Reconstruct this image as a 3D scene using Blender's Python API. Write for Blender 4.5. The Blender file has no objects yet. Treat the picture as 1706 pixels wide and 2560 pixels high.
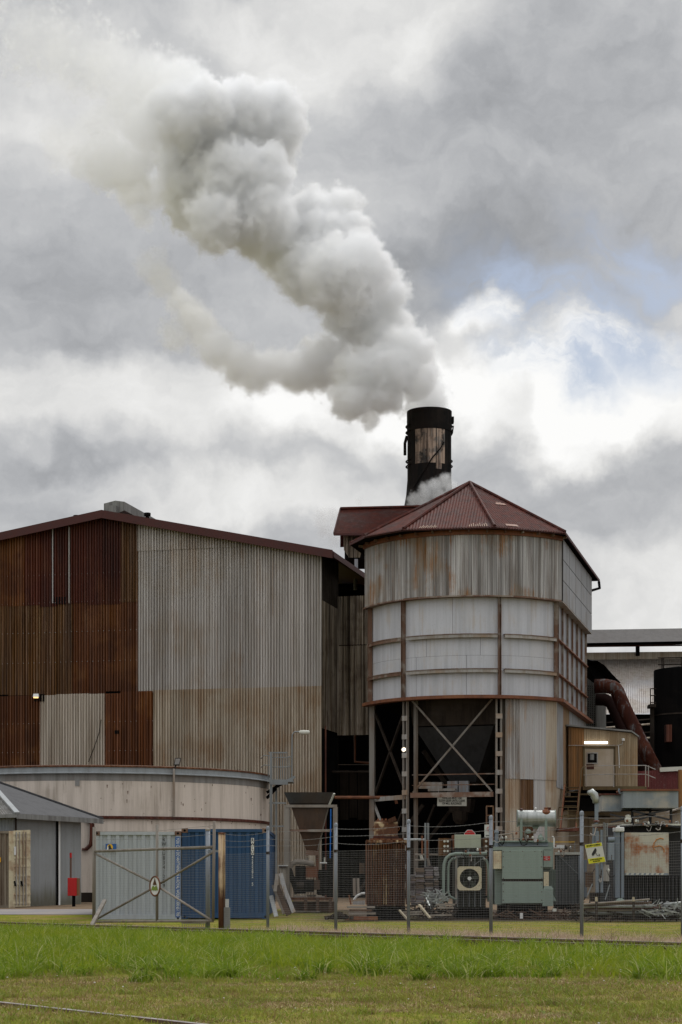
import bpy, math, random
import numpy as np
from mathutils import Vector, Matrix
random.seed(7); np.random.seed(7)
SC = bpy.context.scene
R = math.radians
# ---------------------------------------------------------------- camera, sky, sun, exposure
EYE = 0.94; F = 4900.0; CX = 853.0; HY = 2228.0           # eye height, focal length and horizon of the photograph in its own pixels
cd = bpy.data.cameras.new('camera'); cam = bpy.data.objects.new('camera', cd); SC.collection.objects.link(cam); SC.camera = cam
cam.location = (0, 0, EYE); cam.rotation_euler = (R(90), 0, 0)
cd.sensor_fit = 'HORIZONTAL'; cd.sensor_width = 24.0; cd.lens = 24.0*F/1706.0
cd.shift_x = 0.0; cd.shift_y = (HY-1280.0)/1706.0
cd.clip_start = 0.5; cd.clip_end = 3000
SUN_AZ, SUN_EL = 24.0, 48.0                                # degrees right of the view, above the horizon
sl = bpy.data.lights.new('sun', 'SUN'); sl.energy = 1.5; sl.angle = R(14); sl.color = (1.0, 0.975, 0.94)
so = bpy.data.objects.new('sun', sl); SC.collection.objects.link(so)
so.rotation_euler = (R(90-SUN_EL), 0, R(180-SUN_AZ))
so.location = (60, 60, 80)
SC.view_settings.view_transform = 'Standard'; SC.view_settings.look = 'None'
SC.view_settings.exposure = 0.08; SC.view_settings.gamma = 1.0; SC.view_settings.use_curve_mapping = False
SC.cycles.use_denoising = True
SC.cycles.volume_bounces = 12; SC.cycles.max_bounces = 16; SC.cycles.diffuse_bounces = 3; SC.cycles.glossy_bounces = 2
SC.cycles.transparent_max_bounces = 6; SC.cycles.volume_step_rate = 1.5; SC.cycles.volume_max_steps = 256
SC.cycles.sample_clamp_indirect = 4.0

class G:
    """small helper for building node trees"""
    def __init__(s, t): s.t = t; s.L = t.links
    def n(s, typ, **k):
        nd = s.t.nodes.new(typ)
        for a, b in k.items(): setattr(nd, a, b)
        return nd
    def put(s, sock, v):
        if v is None: return
        if isinstance(v, bpy.types.NodeSocket): s.L.new(v, sock)
        else:
            try: sock.default_value = v
            except Exception: sock.default_value = (v, v, v)
    def m(s, op, a, b=None, c=None, clamp=False):
        nd = s.n('ShaderNodeMath', operation=op, use_clamp=clamp)
        for i, v in enumerate((a, b, c)): s.put(nd.inputs[i], v)
        return nd.outputs[0]
    def v(s, op, a, b=None, scale=None):
        nd = s.n('ShaderNodeVectorMath', operation=op)
        s.put(nd.inputs[0], a); s.put(nd.inputs[1], b)
        if scale is not None: s.put(nd.inputs['Scale'], scale)
        return nd.outputs['Value'] if op in ('DISTANCE', 'LENGTH', 'DOT_PRODUCT') else nd.outputs['Vector']
    def noise(s, vec, scale, detail=4.0, rough=0.55, dist=0.0, col=False):
        nd = s.n('ShaderNodeTexNoise'); s.put(nd.inputs['Vector'], vec)
        nd.inputs['Scale'].default_value = scale; nd.inputs['Detail'].default_value = detail
        nd.inputs['Roughness'].default_value = rough; nd.inputs['Distortion'].default_value = dist
        return nd.outputs['Color' if col else 'Fac']
    def ramp(s, x, a, b, lo=0.0, hi=1.0, smooth=True):
        nd = s.n('ShaderNodeMapRange', interpolation_type='SMOOTHSTEP' if smooth else 'LINEAR')
        for i, v in zip(('Value', 'From Min', 'From Max', 'To Min', 'To Max'), (x, a, b, lo, hi)): s.put(nd.inputs[i], v)
        return nd.outputs['Result']
    def mix(s, f, a, b):
        nd = s.n('ShaderNodeMix', data_type='RGBA'); s.put(nd.inputs[0], f)
        for i, v in ((6, a), (7, b)):
            if not isinstance(v, bpy.types.NodeSocket) and len(v) == 3: v = (*v, 1)
            s.put(nd.inputs[i], v)
        return nd.outputs[2]

# world: Nishita sky behind a deck of broken cloud
W = bpy.data.worlds.new('World'); SC.world = W; W.use_nodes = True
W.node_tree.nodes.clear(); g = G(W.node_tree)
sky = g.n('ShaderNodeTexSky', sky_type='NISHITA', sun_disc=False, sun_elevation=R(SUN_EL), sun_rotation=R(SUN_AZ), altitude=20, air_density=1.0, dust_density=1.5)
tc = g.n('ShaderNodeTexCoord').outputs['Generated']
nv = g.v('NORMALIZE', tc)
w1 = g.noise(nv, 14.0, 6, 0.55, 0, True); w2 = g.noise(nv, 55.0, 4, 0.55, 0, True)
wv = g.v('ADD', nv, g.v('MULTIPLY', g.v('SUBTRACT', w1, (.5, .5, .5)), (.075, .075, .075)))
wv2 = g.v('ADD', wv, g.v('MULTIPLY', g.v('SUBTRACT', w2, (.5, .5, .5)), (.016, .016, .016)))
def sd(px, py):
    return Vector(((px-CX)/F, 1, (HY-py)/F)).normalized()
def skyblob(px, py, rx, ry, soft=1.0, ang=0.0, vec=None):
    c = sd(px, py)
    d = g.v('SUBTRACT', vec if vec is not None else wv2, tuple(c))
    if ang:
        rt = g.n('ShaderNodeVectorRotate', rotation_type='Y_AXIS'); g.put(rt.inputs['Vector'], d); rt.inputs['Angle'].default_value = ang; d = rt.outputs[0]
    d = g.v('MULTIPLY', d, (F/rx, F/max(rx, ry), F/ry))
    return g.ramp(g.v('LENGTH', d), 1.0-soft*0.6, 1.0+soft*0.6, 1.0, 0.0)
base = g.noise(g.v('MULTIPLY', wv, (1, 1, 1.7)), 7.0, 5, 0.5)
mid = g.noise(g.v('MULTIPLY', wv2, (1, 1, 1.6)), 24.0, 7, 0.58)
lum = g.m('ADD', 0.515, g.m('MULTIPLY', g.m('SUBTRACT', base, 0.5), 0.34))
lum = g.m('ADD', lum, g.m('MULTIPLY', g.m('SUBTRACT', mid, 0.5), 0.36))
for (px, py, rx, ry, s, a, amt) in (
    (1380, 420, 430, 330, .9, 0, -.10), (1130, 690, 260, 110, .8, .2, -.12), (1500, 560, 260, 60, .8, -.3, -.03),
    (900, 60, 260, 110, .9, .2, .20), (1060, 130, 110, 80, .9, 0, .10), (600, 40, 120, 60, .9, 0, .10),
    (150, 560, 330, 130, .9, .1, -.05), (250, 780, 420, 120, .9, 0, -.04), (80, 130, 260, 140, 1, 0, .06),
    (160, 400, 200, 110, .9, .2, .10), (330, 1000, 520, 110, .9, 0, .24), (650, 1250, 420, 70, .9, 0, .22), (150, 1130, 260, 60, .9, .1, -.06),
    (1240, 800, 90, 55, .9, 0, .40), (1560, 990, 250, 90, .9, -.3, .40), (1250, 1010, 290, 80, .9, 0, .28),
    (1440, 1110, 130, 90, .9, 0, .42), (1150, 920, 130, 120, .9, 0, .14), (1600, 870, 160, 60, .9, -.3, .30),
    (1580, 1230, 200, 130, .9, 0, -.03), (1500, 1350, 300, 90, 1, 0, .06), (1600, 1330, 150, 60, .8, 0, -.04), (1640, 1530, 260, 130, .9, 0, .20), (850, 1000, 200, 110, .9, 0, .25)):
    lum = g.m('ADD', lum, g.m('MULTIPLY', skyblob(px, py, rx, ry, s, a), amt))
lum = g.m('MAXIMUM', g.m('MINIMUM', lum, 0.93), 0.22)
blue = g.m('MAXIMUM', skyblob(1440, 790, 280, 100, 1.0, -.35), g.m('MULTIPLY', skyblob(1410, 935, 140, 60, 1.0, -.2), .9))
blue = g.m('MAXIMUM', blue, g.m('MULTIPLY', skyblob(1640, 650, 180, 70, 1.0, -.5), .9))
blue = g.m('MULTIPLY', blue, g.ramp(mid, .40, .70, 1.0, 0.12))
tint = g.mix(g.ramp(lum, .35, .75), (0.93, 0.955, 1.0), (1.0, 0.998, 0.985))
cloud = g.v('SCALE', tint, scale=lum)
# unseen sky overhead and behind the camera, brightened to light grass, walls and steam
sep = g.n('ShaderNodeSeparateXYZ'); g.put(sep.inputs[0], nv)
cloud = g.v('SCALE', cloud, scale=g.m('MULTIPLY', g.ramp(sep.outputs['Z'], .42, .95, 1.0, 2.3), g.ramp(sep.outputs['Y'], -.5, .5, 1.45, 1.0)))
bgc = g.n('ShaderNodeBackground'); g.put(bgc.inputs['Color'], cloud); bgc.inputs['Strength'].default_value = 1.0
bgs = g.n('ShaderNodeBackground'); g.put(bgs.inputs['Color'], sky.outputs[0]); bgs.inputs['Strength'].default_value = 0.075
mx = g.n('ShaderNodeMixShader'); g.put(mx.inputs[0], blue); g.L.new(bgc.outputs[0], mx.inputs[1]); g.L.new(bgs.outputs[0], mx.inputs[2])
wo = g.n('ShaderNodeOutputWorld'); g.L.new(mx.outputs[0], wo.inputs[0])

# ---------------------------------------------------------------- helpers
def gz(Y):
    return float(np.interp(Y, [0, 46, 56, 62, 66, 72, 90, 400], [0, 0, .12, .32, .39, .5, .6, .6]))
def at(px, py, Y):
    return Vector(((px-CX)/F*Y, Y, EYE+(HY-py)/F*Y))
def hit(px, P0, d):
    """ground point where the sight line of column px meets the vertical plane through P0 along d"""
    k = (px-CX)/F
    t = (k*P0[1]-P0[0])/(d[0]-k*d[1])
    return (P0[0]+d[0]*t, P0[1]+d[1]*t, t)
def onp(px, py, P0, d):
    x, y, t = hit(px, P0, d)
    return Vector((x, y, EYE+(HY-py)/F*y))
def wloc(o):
    v = Vector((0, 0, 0))
    while o is not None: v = v+o.location; o = o.parent
    return v
class MB:
    def __init__(s): s.V = []; s.Fc = []; s.sm = False
    def face(s, pts):
        i = len(s.V); s.V += [tuple(p) for p in pts]; s.Fc.append(tuple(range(i, i+len(pts)))); return s
    def hexa(s, b, t):
        """b, t: four bottom and four top corners, same order"""
        i = len(s.V); s.V += [tuple(p) for p in list(b)+list(t)]; n = len(b)
        s.Fc.append(tuple(range(i+n-1, i-1, -1))); s.Fc.append(tuple(range(i+n, i+2*n)))
        for k in range(n): k2 = (k+1) % n; s.Fc.append((i+k, i+k2, i+n+k2, i+n+k))
        return s
    def box(s, lo, hi):
        x0, y0, z0 = lo; x1, y1, z1 = hi
        return s.hexa([(x0, y0, z0), (x1, y0, z0), (x1, y1, z0), (x0, y1, z0)], [(x0, y0, z1), (x1, y0, z1), (x1, y1, z1), (x0, y1, z1)])
    def slab(s, pts, ext):
        """polygon extruded by a vector"""
        e = Vector(ext); return s.hexa(pts, [Vector(p)+e for p in pts])
    def bar(s, p, q, w, h=None, up=(0, 0, 1)):
        p = Vector(p); q = Vector(q); h = h or w; d = (q-p).normalized(); u = Vector(up)
        if abs(d.dot(u)) > .98: u = Vector((0, 1, 0))
        a = d.cross(u).normalized(); b = a.cross(d).normalized()
        c = [a*(-w/2)+b*(-h/2), a*(w/2)+b*(-h/2), a*(w/2)+b*(h/2), a*(-w/2)+b*(h/2)]
        return s.hexa([p+k for k in c], [q+k for k in c])
    def tube(s, pts, r, n=8, cap=True):
        pts = [Vector(p) for p in pts]; m = len(pts); rs = r if isinstance(r, (list, tuple)) else [r]*m
        i0 = len(s.V); pa = None
        for k, p in enumerate(pts):
            d = ((pts[k+1]-p) if k == 0 else (p-pts[k-1]) if k == m-1 else (pts[k+1]-p).normalized()+(p-pts[k-1]).normalized()).normalized()
            if pa is None:
                u = Vector((0, 0, 1)) if abs(d.z) < .9 else Vector((0, 1, 0)); pa = d.cross(u).normalized()
            else: pa = (pa-d*pa.dot(d)).normalized()
            b = d.cross(pa)
            for j in range(n):
                t = 2*math.pi*j/n; s.V.append(tuple(p+(pa*math.cos(t)+b*math.sin(t))*rs[k]))
        for k in range(m-1):
            for j in range(n):
                j2 = (j+1) % n; s.Fc.append((i0+k*n+j, i0+k*n+j2, i0+(k+1)*n+j2, i0+(k+1)*n+j))
        if cap: s.Fc.append(tuple(i0+j for j in reversed(range(n)))); s.Fc.append(tuple(i0+(m-1)*n+j for j in range(n)))
        return s
    def lathe(s, c, prof, n=32, a0=0.0, a1=2*math.pi):
        c = Vector(c); i0 = len(s.V); full = abs(a1-a0-2*math.pi) < 1e-6; N = n if full else n+1
        for r, z in prof:
            for j in range(N):
                t = a0+(a1-a0)*j/n; s.V.append((c.x+r*math.cos(t), c.y+r*math.sin(t), c.z+z))
        for k in range(len(prof)-1):
            for j in range(n):
                j2 = (j+1) % N if full else j+1
                s.Fc.append((i0+k*N+j, i0+k*N+j2, i0+(k+1)*N+j2, i0+(k+1)*N+j))
        return s
    def corr(s, path, zb, zt, amp=.02, back=.0):
        """upright sheet following path: list of (x, y, nx, ny, offset factor); zb, zt floats or functions of index"""
        i0 = len(s.V); n = len(path)
        for k, (x, y, nx, ny, o) in enumerate(path):
            b = zb(k) if callable(zb) else zb; t = zt(k) if callable(zt) else zt
            X = x+nx*(amp*o+back); Y = y+ny*(amp*o+back)
            s.V.append((X, Y, b)); s.V.append((X, Y, t))
        for k in range(n-1): s.Fc.append((i0+2*k, i0+2*k+2, i0+2*k+3, i0+2*k+1))
        return s
    def build(s, name, mat, parent=None, smooth=False, auto=None, bevel=0, col=None, **props):
        me = bpy.data.meshes.new(name); off = wloc(parent)
        o = bpy.data.objects.new(name, me); SC.collection.objects.link(o)
        if parent is not None: o.parent = parent; vs = [(x-off.x, y-off.y, z-off.z) for x, y, z in s.V]
        elif s.V:
            A = np.array(s.V); b = Vector((float(A[:, 0].mean()), float(A[:, 1].mean()), float(A[:, 2].min()))); o.location = b
            vs = [(x-b.x, y-b.y, z-b.z) for x, y, z in s.V]
        me.from_pydata(vs, [], s.Fc); me.materials.append(mat); me.update()
        if smooth: me.polygons.foreach_set('use_smooth', [True]*len(me.polygons))
        if auto:
            me.polygons.foreach_set('use_smooth', [True]*len(me.polygons))
            me.set_sharp_from_angle(angle=R(auto))
        if bevel:
            bv = o.modifiers.new('bevel', 'BEVEL'); bv.width = bevel; bv.segments = 2; bv.limit_method = 'ANGLE'
        for k, v in props.items(): o[k] = v
        return o
def tag(o, label, cat=None, group=None, kind=None):
    if label: o['label'] = label
    if cat: o['category'] = cat
    if group: o['group'] = group
    if kind: o['kind'] = kind
    return o
def thing(name, label, cat, loc, group=None, rz=0.0):
    o = bpy.data.objects.new(name, None); SC.collection.objects.link(o); o.location = loc; o.rotation_euler = (0, 0, rz)
    o.empty_display_size = .2
    return tag(o, label, cat, group)
def dup(root, loc, rz=None, label=None):
    r = root.copy(); SC.collection.objects.link(r); r.location = loc
    if rz is not None: r.rotation_euler = (0, 0, rz)
    if label: r['label'] = label
    for ch in list(root.children):
        c = ch.copy(); SC.collection.objects.link(c); c.parent = r
        for gg in ch.children:
            d = gg.copy(); SC.collection.objects.link(d); d.parent = c
    return r
def text(body, mat, parent, loc, size, rot=(R(90), 0, 0), name='lettering', align='CENTER', sx=1.0, spacing=1.0, line=1.0, bold=.0, **p):
    cu = bpy.data.curves.new(name, 'FONT'); cu.body = body; cu.size = size; cu.align_x = align; cu.align_y = 'CENTER'
    cu.extrude = .002; cu.space_character = spacing; cu.space_line = line; cu.offset = bold; cu.materials.append(mat)
    o = bpy.data.objects.new(name, cu); SC.collection.objects.link(o); o.parent = parent
    o.location = Vector(loc)-wloc(parent); o.rotation_euler = rot; o.scale = (sx, 1, 1)
    for k, v in p.items(): o[k] = v
    return o

# ---------------------------------------------------------------- materials
MATS = {}
def sheet(name, base, streak, amt=.5, rough=.6, metal=0.0, fine=(9, .25), blotch=None, bamt=.3, bscale=.6, vary=.12, speck=None, spamt=.2, bump=.15, third=None, tamt=0.0, axis='z', rib=0.0, spec=.3, moss=None):
    """weathered metal or paint: base colour with vertical runs, soft blotches, fine grain; every object a shade of its own"""
    if name in MATS: return MATS[name]
    m = bpy.data.materials.new(name); m.use_nodes = True; m.node_tree.nodes.clear(); g = G(m.node_tree)
    pos = g.n('ShaderNodeNewGeometry').outputs['Position']
    oi = g.n('ShaderNodeObjectInfo').outputs['Random']
    posr = g.v('ADD', pos, g.v('SCALE', (17.0, 31.0, 5.0), scale=oi))
    st = {'z': (1, 1, .06), 'x': (.06, 1, 1), 'n': (1, 1, 1)}[axis]
    s1 = g.noise(g.v('MULTIPLY', pos, st), fine[0]*.35, 5, .65)
    s2 = g.noise(g.v('MULTIPLY', posr, (st[0], st[1], st[2]*fine[1]*2)), fine[0], 3, .6)
    b1 = g.noise(pos, bscale, 5, .6); b2 = g.noise(posr, 14.0, 5, .7)
    c = g.mix(g.m('MULTIPLY', g.ramp(s1, .42, .66), amt), base, streak)
    c = g.mix(g.m('MULTIPLY', g.ramp(s2, .5, .72), amt*.7), c, streak)
    if blotch: c = g.mix(g.m('MULTIPLY', g.ramp(b1, .47, .66), bamt), c, blotch)
    if third: c = g.mix(g.m('MULTIPLY', g.ramp(g.m('MULTIPLY', g.noise(g.v('MULTIPLY', pos, (1.0, 1.0, .045)), 4.2, 6, .75), g.ramp(b1, .3, .7, .85, 1.15)), .53, .70), tamt), c, third)
    if speck: c = g.mix(g.m('MULTIPLY', g.ramp(b2, .58, .70), spamt), c, speck)
    if moss:
        sx = g.n('ShaderNodeSeparateXYZ'); g.put(sx.inputs[0], pos)
        c = g.mix(g.m('MULTIPLY', g.ramp(g.m('ADD', sx.outputs['Z'], g.m('MULTIPLY', g.m('SUBTRACT', s1, .5), 1.6)), moss[0], moss[1], 1.0, 0.0), .75), c, moss[2])
    hsv = g.n('ShaderNodeHueSaturation'); g.put(hsv.inputs['Color'], c)
    g.put(hsv.inputs['Value'], g.m('ADD', 1-vary, g.m('MULTIPLY', oi, 2*vary)))
    if rib:
        rn = g.noise(g.v('MULTIPLY', pos, (1, 1, .012)), 8.5, 3, .7)  # random rib-wide streaks, also painting in the light-dark contrast of the corrugation
        g.put(hsv.inputs['Saturation'], g.ramp(rn, .35, .65, 1.0+rib*.5, 1.0-rib*.35))
        hsv2 = g.v('SCALE', hsv.outputs[0], scale=g.ramp(rn, .36, .64, 1.0-rib, 1.0+rib*.55))
    else: hsv2 = hsv.outputs[0]
    vv = g.m('ADD', .88, g.m('MULTIPLY', g.noise(pos, 45.0, 3, .6), .24))
    c = g.v('SCALE', hsv2, scale=vv)
    bs = g.n('ShaderNodeBsdfPrincipled'); g.put(bs.inputs['Base Color'], c); bs.inputs['Metallic'].default_value = metal
    g.put(bs.inputs['Roughness'], g.m('ADD', rough-.1, g.m('MULTIPLY', b2, .25)))
    bs.inputs['Specular IOR Level'].default_value = spec
    if bump:
        bp = g.n('ShaderNodeBump'); bp.inputs['Strength'].default_value = bump; bp.inputs['Distance'].default_value = .02
        g.put(bp.inputs['Height'], b2); g.L.new(bp.outputs[0], bs.inputs['Normal'])
    o = g.n('ShaderNodeOutputMaterial'); g.L.new(bs.outputs[0], o.inputs[0]); MATS[name] = m
    return m
def emis(name, col, strength):
    m = bpy.data.materials.new(name); m.use_nodes = True; b = m.node_tree.nodes['Principled BSDF']
    b.inputs['Base Color'].default_value = (*col, 1); b.inputs['Emission Color'].default_value = (*col, 1); b.inputs['Emission Strength'].default_value = strength
    return m
M = {}
M['rust_maroon'] = sheet('rust_maroon', (.078, .017, .008), (.028, .010, .008), .7, blotch=(.12, .038, .014), bamt=.4, vary=.28, third=(.16, .07, .03), tamt=.25, rib=0.35)
M['rust_brown'] = sheet('rust_brown', (.125, .041, .012), (.045, .016, .008), .7, blotch=(.20, .075, .02), bamt=.6, vary=.25, third=(.17, .11, .06), tamt=.3, rib=0.35)
M['rust_ochre'] = sheet('rust_ochre', (.145, .070, .026), (.05, .026, .014), .9, blotch=(.10, .042, .016), bamt=.5, vary=.2, third=(.26, .18, .10), tamt=.5, rib=0.5)
M['galv_grey'] = sheet('galv_grey', (.45, .425, .40), (.27, .235, .20), .55, metal=.3, rough=.48, blotch=(.35, .29, .22), bamt=.45, bscale=.35, vary=.09, third=(.26, .15, .075), tamt=.35, rib=.2)
M['galv_tan'] = sheet('galv_tan', (.43, .375, .30), (.23, .165, .11), .65, metal=.3, rough=.5, blotch=(.29, .20, .12), bamt=.5, bscale=.4, vary=.10, third=(.25, .13, .055), tamt=.45, rib=.2)
M['galv_cream'] = sheet('galv_cream', (.44, .39, .33), (.30, .24, .18), .5, rough=.6, vary=.05, rib=0.32)
M['side_grey'] = sheet('side_grey', (.27, .275, .285), (.15, .145, .14), .6, metal=.1, rough=.6, vary=.08, blotch=(.19, .18, .17), bamt=.6, third=(.2, .12, .06), tamt=.3)  # darker galvanised tone, the right side's shade put into the colour
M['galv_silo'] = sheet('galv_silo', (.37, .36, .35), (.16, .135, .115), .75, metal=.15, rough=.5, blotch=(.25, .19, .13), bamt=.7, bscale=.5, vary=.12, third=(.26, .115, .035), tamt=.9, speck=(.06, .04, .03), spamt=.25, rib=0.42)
M['galv_white'] = sheet('galv_white', (.38, .37, .365), (.30, .27, .24), .4, metal=.1, rough=.55, vary=.05, third=(.30, .17, .07), tamt=.5, rib=0.12)
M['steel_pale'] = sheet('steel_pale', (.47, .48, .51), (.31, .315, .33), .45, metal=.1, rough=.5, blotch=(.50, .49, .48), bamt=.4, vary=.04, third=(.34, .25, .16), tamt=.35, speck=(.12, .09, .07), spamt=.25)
M['steel_side'] = sheet('steel_side', (.26, .275, .295), (.13, .12, .12), .6, metal=.1, rough=.5, blotch=(.28, .26, .25), bamt=.5, vary=.15, third=(.24, .12, .06), tamt=.5)  # darker copy of the pale plates, carrying the shade of the silo's right side
M['rust_frame'] = sheet('rust_frame', (.15, .085, .055), (.08, .04, .025), .6, blotch=(.25, .22, .185), bamt=.9, bscale=1.5, vary=.12, speck=(.2, .07, .02), spamt=.5)
M['rust_ring'] = sheet('rust_ring', (.17, .060, .026), (.07, .028, .016), .6, blotch=(.24, .10, .04), bamt=.5, bscale=1.2, vary=.1, speck=(.05, .03, .02), spamt=.5)
M['brace_steel'] = sheet('brace_steel', (.19, .175, .155), (.10, .065, .04), .7, blotch=(.15, .08, .035), bamt=.6, bscale=.6, vary=.08)
M['grey_frame'] = sheet('grey_frame', (.30, .29, .27), (.18, .13, .09), .6, blotch=(.23, .12, .04), bamt=.6, bscale=.5, vary=.1)
M['roof_red'] = sheet('roof_red', (.082, .018, .011), (.032, .011, .009), .75, rough=.7, spec=.15, blotch=(.045, .020, .017), bamt=.75, vary=.06, third=(.15, .11, .105), tamt=.3, speck=(.09, .03, .02), spamt=.3)
M['fascia_red'] = sheet('fascia_red', (.060, .016, .013), (.045, .018, .017), .5, vary=.05, axis='n')
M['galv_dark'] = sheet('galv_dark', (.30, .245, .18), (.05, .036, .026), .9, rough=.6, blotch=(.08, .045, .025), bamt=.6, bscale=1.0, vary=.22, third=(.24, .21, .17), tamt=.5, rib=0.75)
M['soot'] = sheet('soot', (.006, .0055, .0055), (.003, .003, .003), .5, rough=.95, spec=.04, vary=.2, blotch=(.012, .010, .009), bamt=.5)  # near-black; on mill walls and voids it also stands in for deep shade
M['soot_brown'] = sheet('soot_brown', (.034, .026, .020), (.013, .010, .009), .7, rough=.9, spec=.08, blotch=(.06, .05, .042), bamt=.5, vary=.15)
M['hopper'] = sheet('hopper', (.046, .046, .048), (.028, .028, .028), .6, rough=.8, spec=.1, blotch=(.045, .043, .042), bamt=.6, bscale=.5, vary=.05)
M['stack'] = sheet('stack', (.008, .0075, .0075), (.018, .013, .011), .6, rough=.85, spec=.08, blotch=(.022, .017, .014), bamt=.6, bscale=1.0, vary=.05)
M['stack_bare'] = sheet('stack_bare', (.42, .31, .24), (.05, .03, .022), .9, rough=.7, blotch=(.014, .012, .011), bamt=1.0, bscale=1.5, vary=.0, speck=(.20, .08, .025), spamt=.8, third=(.36, .33, .31), tamt=.6)
M['conc_weather'] = sheet('conc_weather', (.20, .20, .19), (.09, .085, .08), .7, rough=.9, vary=.05)
# ---------------------------------------------------------------- ground
def ground_mat():
    m = bpy.data.materials.new('ground_grass'); m.use_nodes = True; m.node_tree.nodes.clear(); g = G(m.node_tree)
    pos = g.n('ShaderNodeNewGeometry').outputs['Position']
    n1 = g.noise(pos, .75, 6, .7); n2 = g.noise(pos, 7.0, 5, .7); n3 = g.noise(pos, 60.0, 3, .6)
    c = g.mix(g.ramp(n2, .35, .7), (.12, .145, .018), (.23, .22, .042))
    c = g.mix(g.m('MULTIPLY', g.ramp(n1, .44, .58), .7), c, (.26, .18, .08))
    s = g.n('ShaderNodeSeparateXYZ'); g.put(s.inputs[0], pos)
    # worn dirt close to the near rail and under the yard equipment
    dirt = g.m('MULTIPLY', g.ramp(s.outputs['Y'], 52.5, 55.5), g.ramp(s.outputs['X'], -1.9, .4))
    c = g.mix(g.m('MULTIPLY', dirt, g.ramp(n1, .2, .5, .75, 1.0)), c, (.075, .058, .045))
    c = g.v('SCALE', c, scale=g.m('ADD', .6, g.m('MULTIPLY', n3, .8)))
    b = g.n('ShaderNodeBsdfPrincipled'); g.put(b.inputs['Base Color'], c); b.inputs['Roughness'].default_value = 1.0; b.inputs['Specular IOR Level'].default_value = 0.0
    bp = g.n('ShaderNodeBump'); bp.inputs['Distance'].default_value = .05; g.put(bp.inputs['Height'], n2); g.L.new(bp.outputs[0], b.inputs['Normal'])
    o = g.n('ShaderNodeOutputMaterial'); g.L.new(b.outputs[0], o.inputs[0]); return m
ys = [-300, 5, 20, 30, 40, 46, 48, 50, 52, 54, 56, 58, 60, 62, 64, 66, 69, 72, 80, 90, 150, 400, 1500, 2500]
xs = [-1500, -300, -60, -30, -15, 0, 15, 30, 60, 300, 1500]
mb = MB(); mb.V = [(x, y, gz(y)) for y in ys for x in xs]; nx = len(xs)
mb.Fc = [(j*nx+i, j*nx+i+1, (j+1)*nx+i+1, (j+1)*nx+i) for j in range(len(ys)-1) for i in range(nx-1)]
tag(mb.build('ground', ground_mat(), smooth=True), None, None, None, 'structure')
M['asphalt'] = sheet('asphalt', (.22, .205, .20), (.16, .15, .15), .3, rough=.9, spec=.05, vary=0, axis='x', blotch=(.27, .24, .21), bamt=.6)
M['gravel'] = sheet('gravel', (.17, .125, .085), (.09, .065, .045), .5, rough=.95, spec=.0, vary=0, axis='n', speck=(.28, .22, .17), spamt=.5)
def strip(name, x0, x1, y0, y1, lift, mat):
    mb = MB(); Y = [y for y in ys if y0 < y < y1]; Y = [y0]+Y+[y1]
    mb.V = [(x, y, gz(y)+lift) for y in Y for x in (x0, x1)]
    mb.Fc = [(2*i, 2*i+1, 2*i+3, 2*i+2) for i in range(len(Y)-1)]
    return tag(mb.build(name, mat), None, None, None, 'structure')
strip('road', -60, -3.4, 59.0, 63.2, .012, M['asphalt'])
strip('gravel_verge', -60, -2.0, 63.2, 100, .008, M['gravel'])
strip('yard_floor', -1.9, 40, 62.5, 100, .008, M['gravel'])

# ---------------------------------------------------------------- the big corrugated shed
U = Vector((.9711, -.2386, 0)); V_ = Vector((.2386, .9711, 0))       # along the mill fronts (to the right) and away from us
S0 = (-.9, 92.0); SD = (-U.x, -U.y)                                    # right front corner of the shed; s runs to the left
NX, NY = -V_.x, -V_.y                                                   # outward normal of the fronts
def ss(px): return hit(px, S0, SD)[2]
def prof(o):  # trapezoid-like rib profile, -1..1
    return max(-1, min(1, 1.6*math.sin(o)))
shed = thing('corrugated_shed', 'huge gabled shed of patched rusty and pale corrugated iron behind the round tank', 'shed', (-8.0, 93.5, .6))
PITCH = .1385
s_peak = ss(263); z_peak = EYE+(HY-1284)/F*(S0[1]+SD[1]*s_peak)
s_l = ss(-120)
zr = EYE+(HY-1384)/F*(S0[1]+SD[1]*ss(838)); slope_r = (z_peak-zr)/(s_peak-ss(838))
zl = EYE+(HY-1342)/F*(S0[1]+SD[1]*ss(0)); slope_l = (z_peak-zl)/(ss(0)-s_peak)
def roofz(s): return z_peak-(s_peak-s)*slope_r if s < s_peak else z_peak-(s-s_peak)*slope_l
def wall_sheet(s0, s1, zb, zt, mat, back=0.0, top=False, per=PITCH, amp=.05, P0=S0, D=SD, nrm=(NX, NY), parent=None, name='cladding_sheet', tilt=0):
    n = max(2, int(round((s1-s0)/per*8)))
    path = []; sv = []
    for k in range(n+1):
        s = s0+(s1-s0)*k/n; sv.append(s)
        path.append((P0[0]+D[0]*s, P0[1]+D[1]*s, nrm[0], nrm[1], prof(2*math.pi*s/per)))
    mb = MB(); mb.corr(path, zb, (lambda k: roofz(sv[k])-.10) if top else zt, amp, back)
    return mb.build(name, mat, parent)
SW = PITCH*6
s345 = ss(345)
Z1, Z2, Z3, Z4 = 10.52, 14.87, 17.35, .6
k0 = -int(s345/SW)-1
cols = []
s = s345
while s > 0.02: cols.append((max(0, s-SW), s)); s -= SW
for (a, b) in cols:                                                     # pale right-hand half: three rows
    c = (a+b)/2; px = CX+F*(S0[0]+SD[0]*c)/(S0[1]+SD[1]*c)
    if roofz(c) > Z3+.2: wall_sheet(a, b+.03, Z3-.08, 0, M['galv_grey'], .03, True, parent=shed)
    wall_sheet(a, b+.03, Z1-.05, Z3 if roofz(c) > Z3+.2 else 0, M['galv_grey'], random.choice((0, .006)), roofz(c) <= Z3+.2, parent=shed)
    if px > 384: wall_sheet(a, b+.03, Z4, Z1+.05, M['galv_tan'], .012+random.choice((0, .006)), parent=shed)
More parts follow.
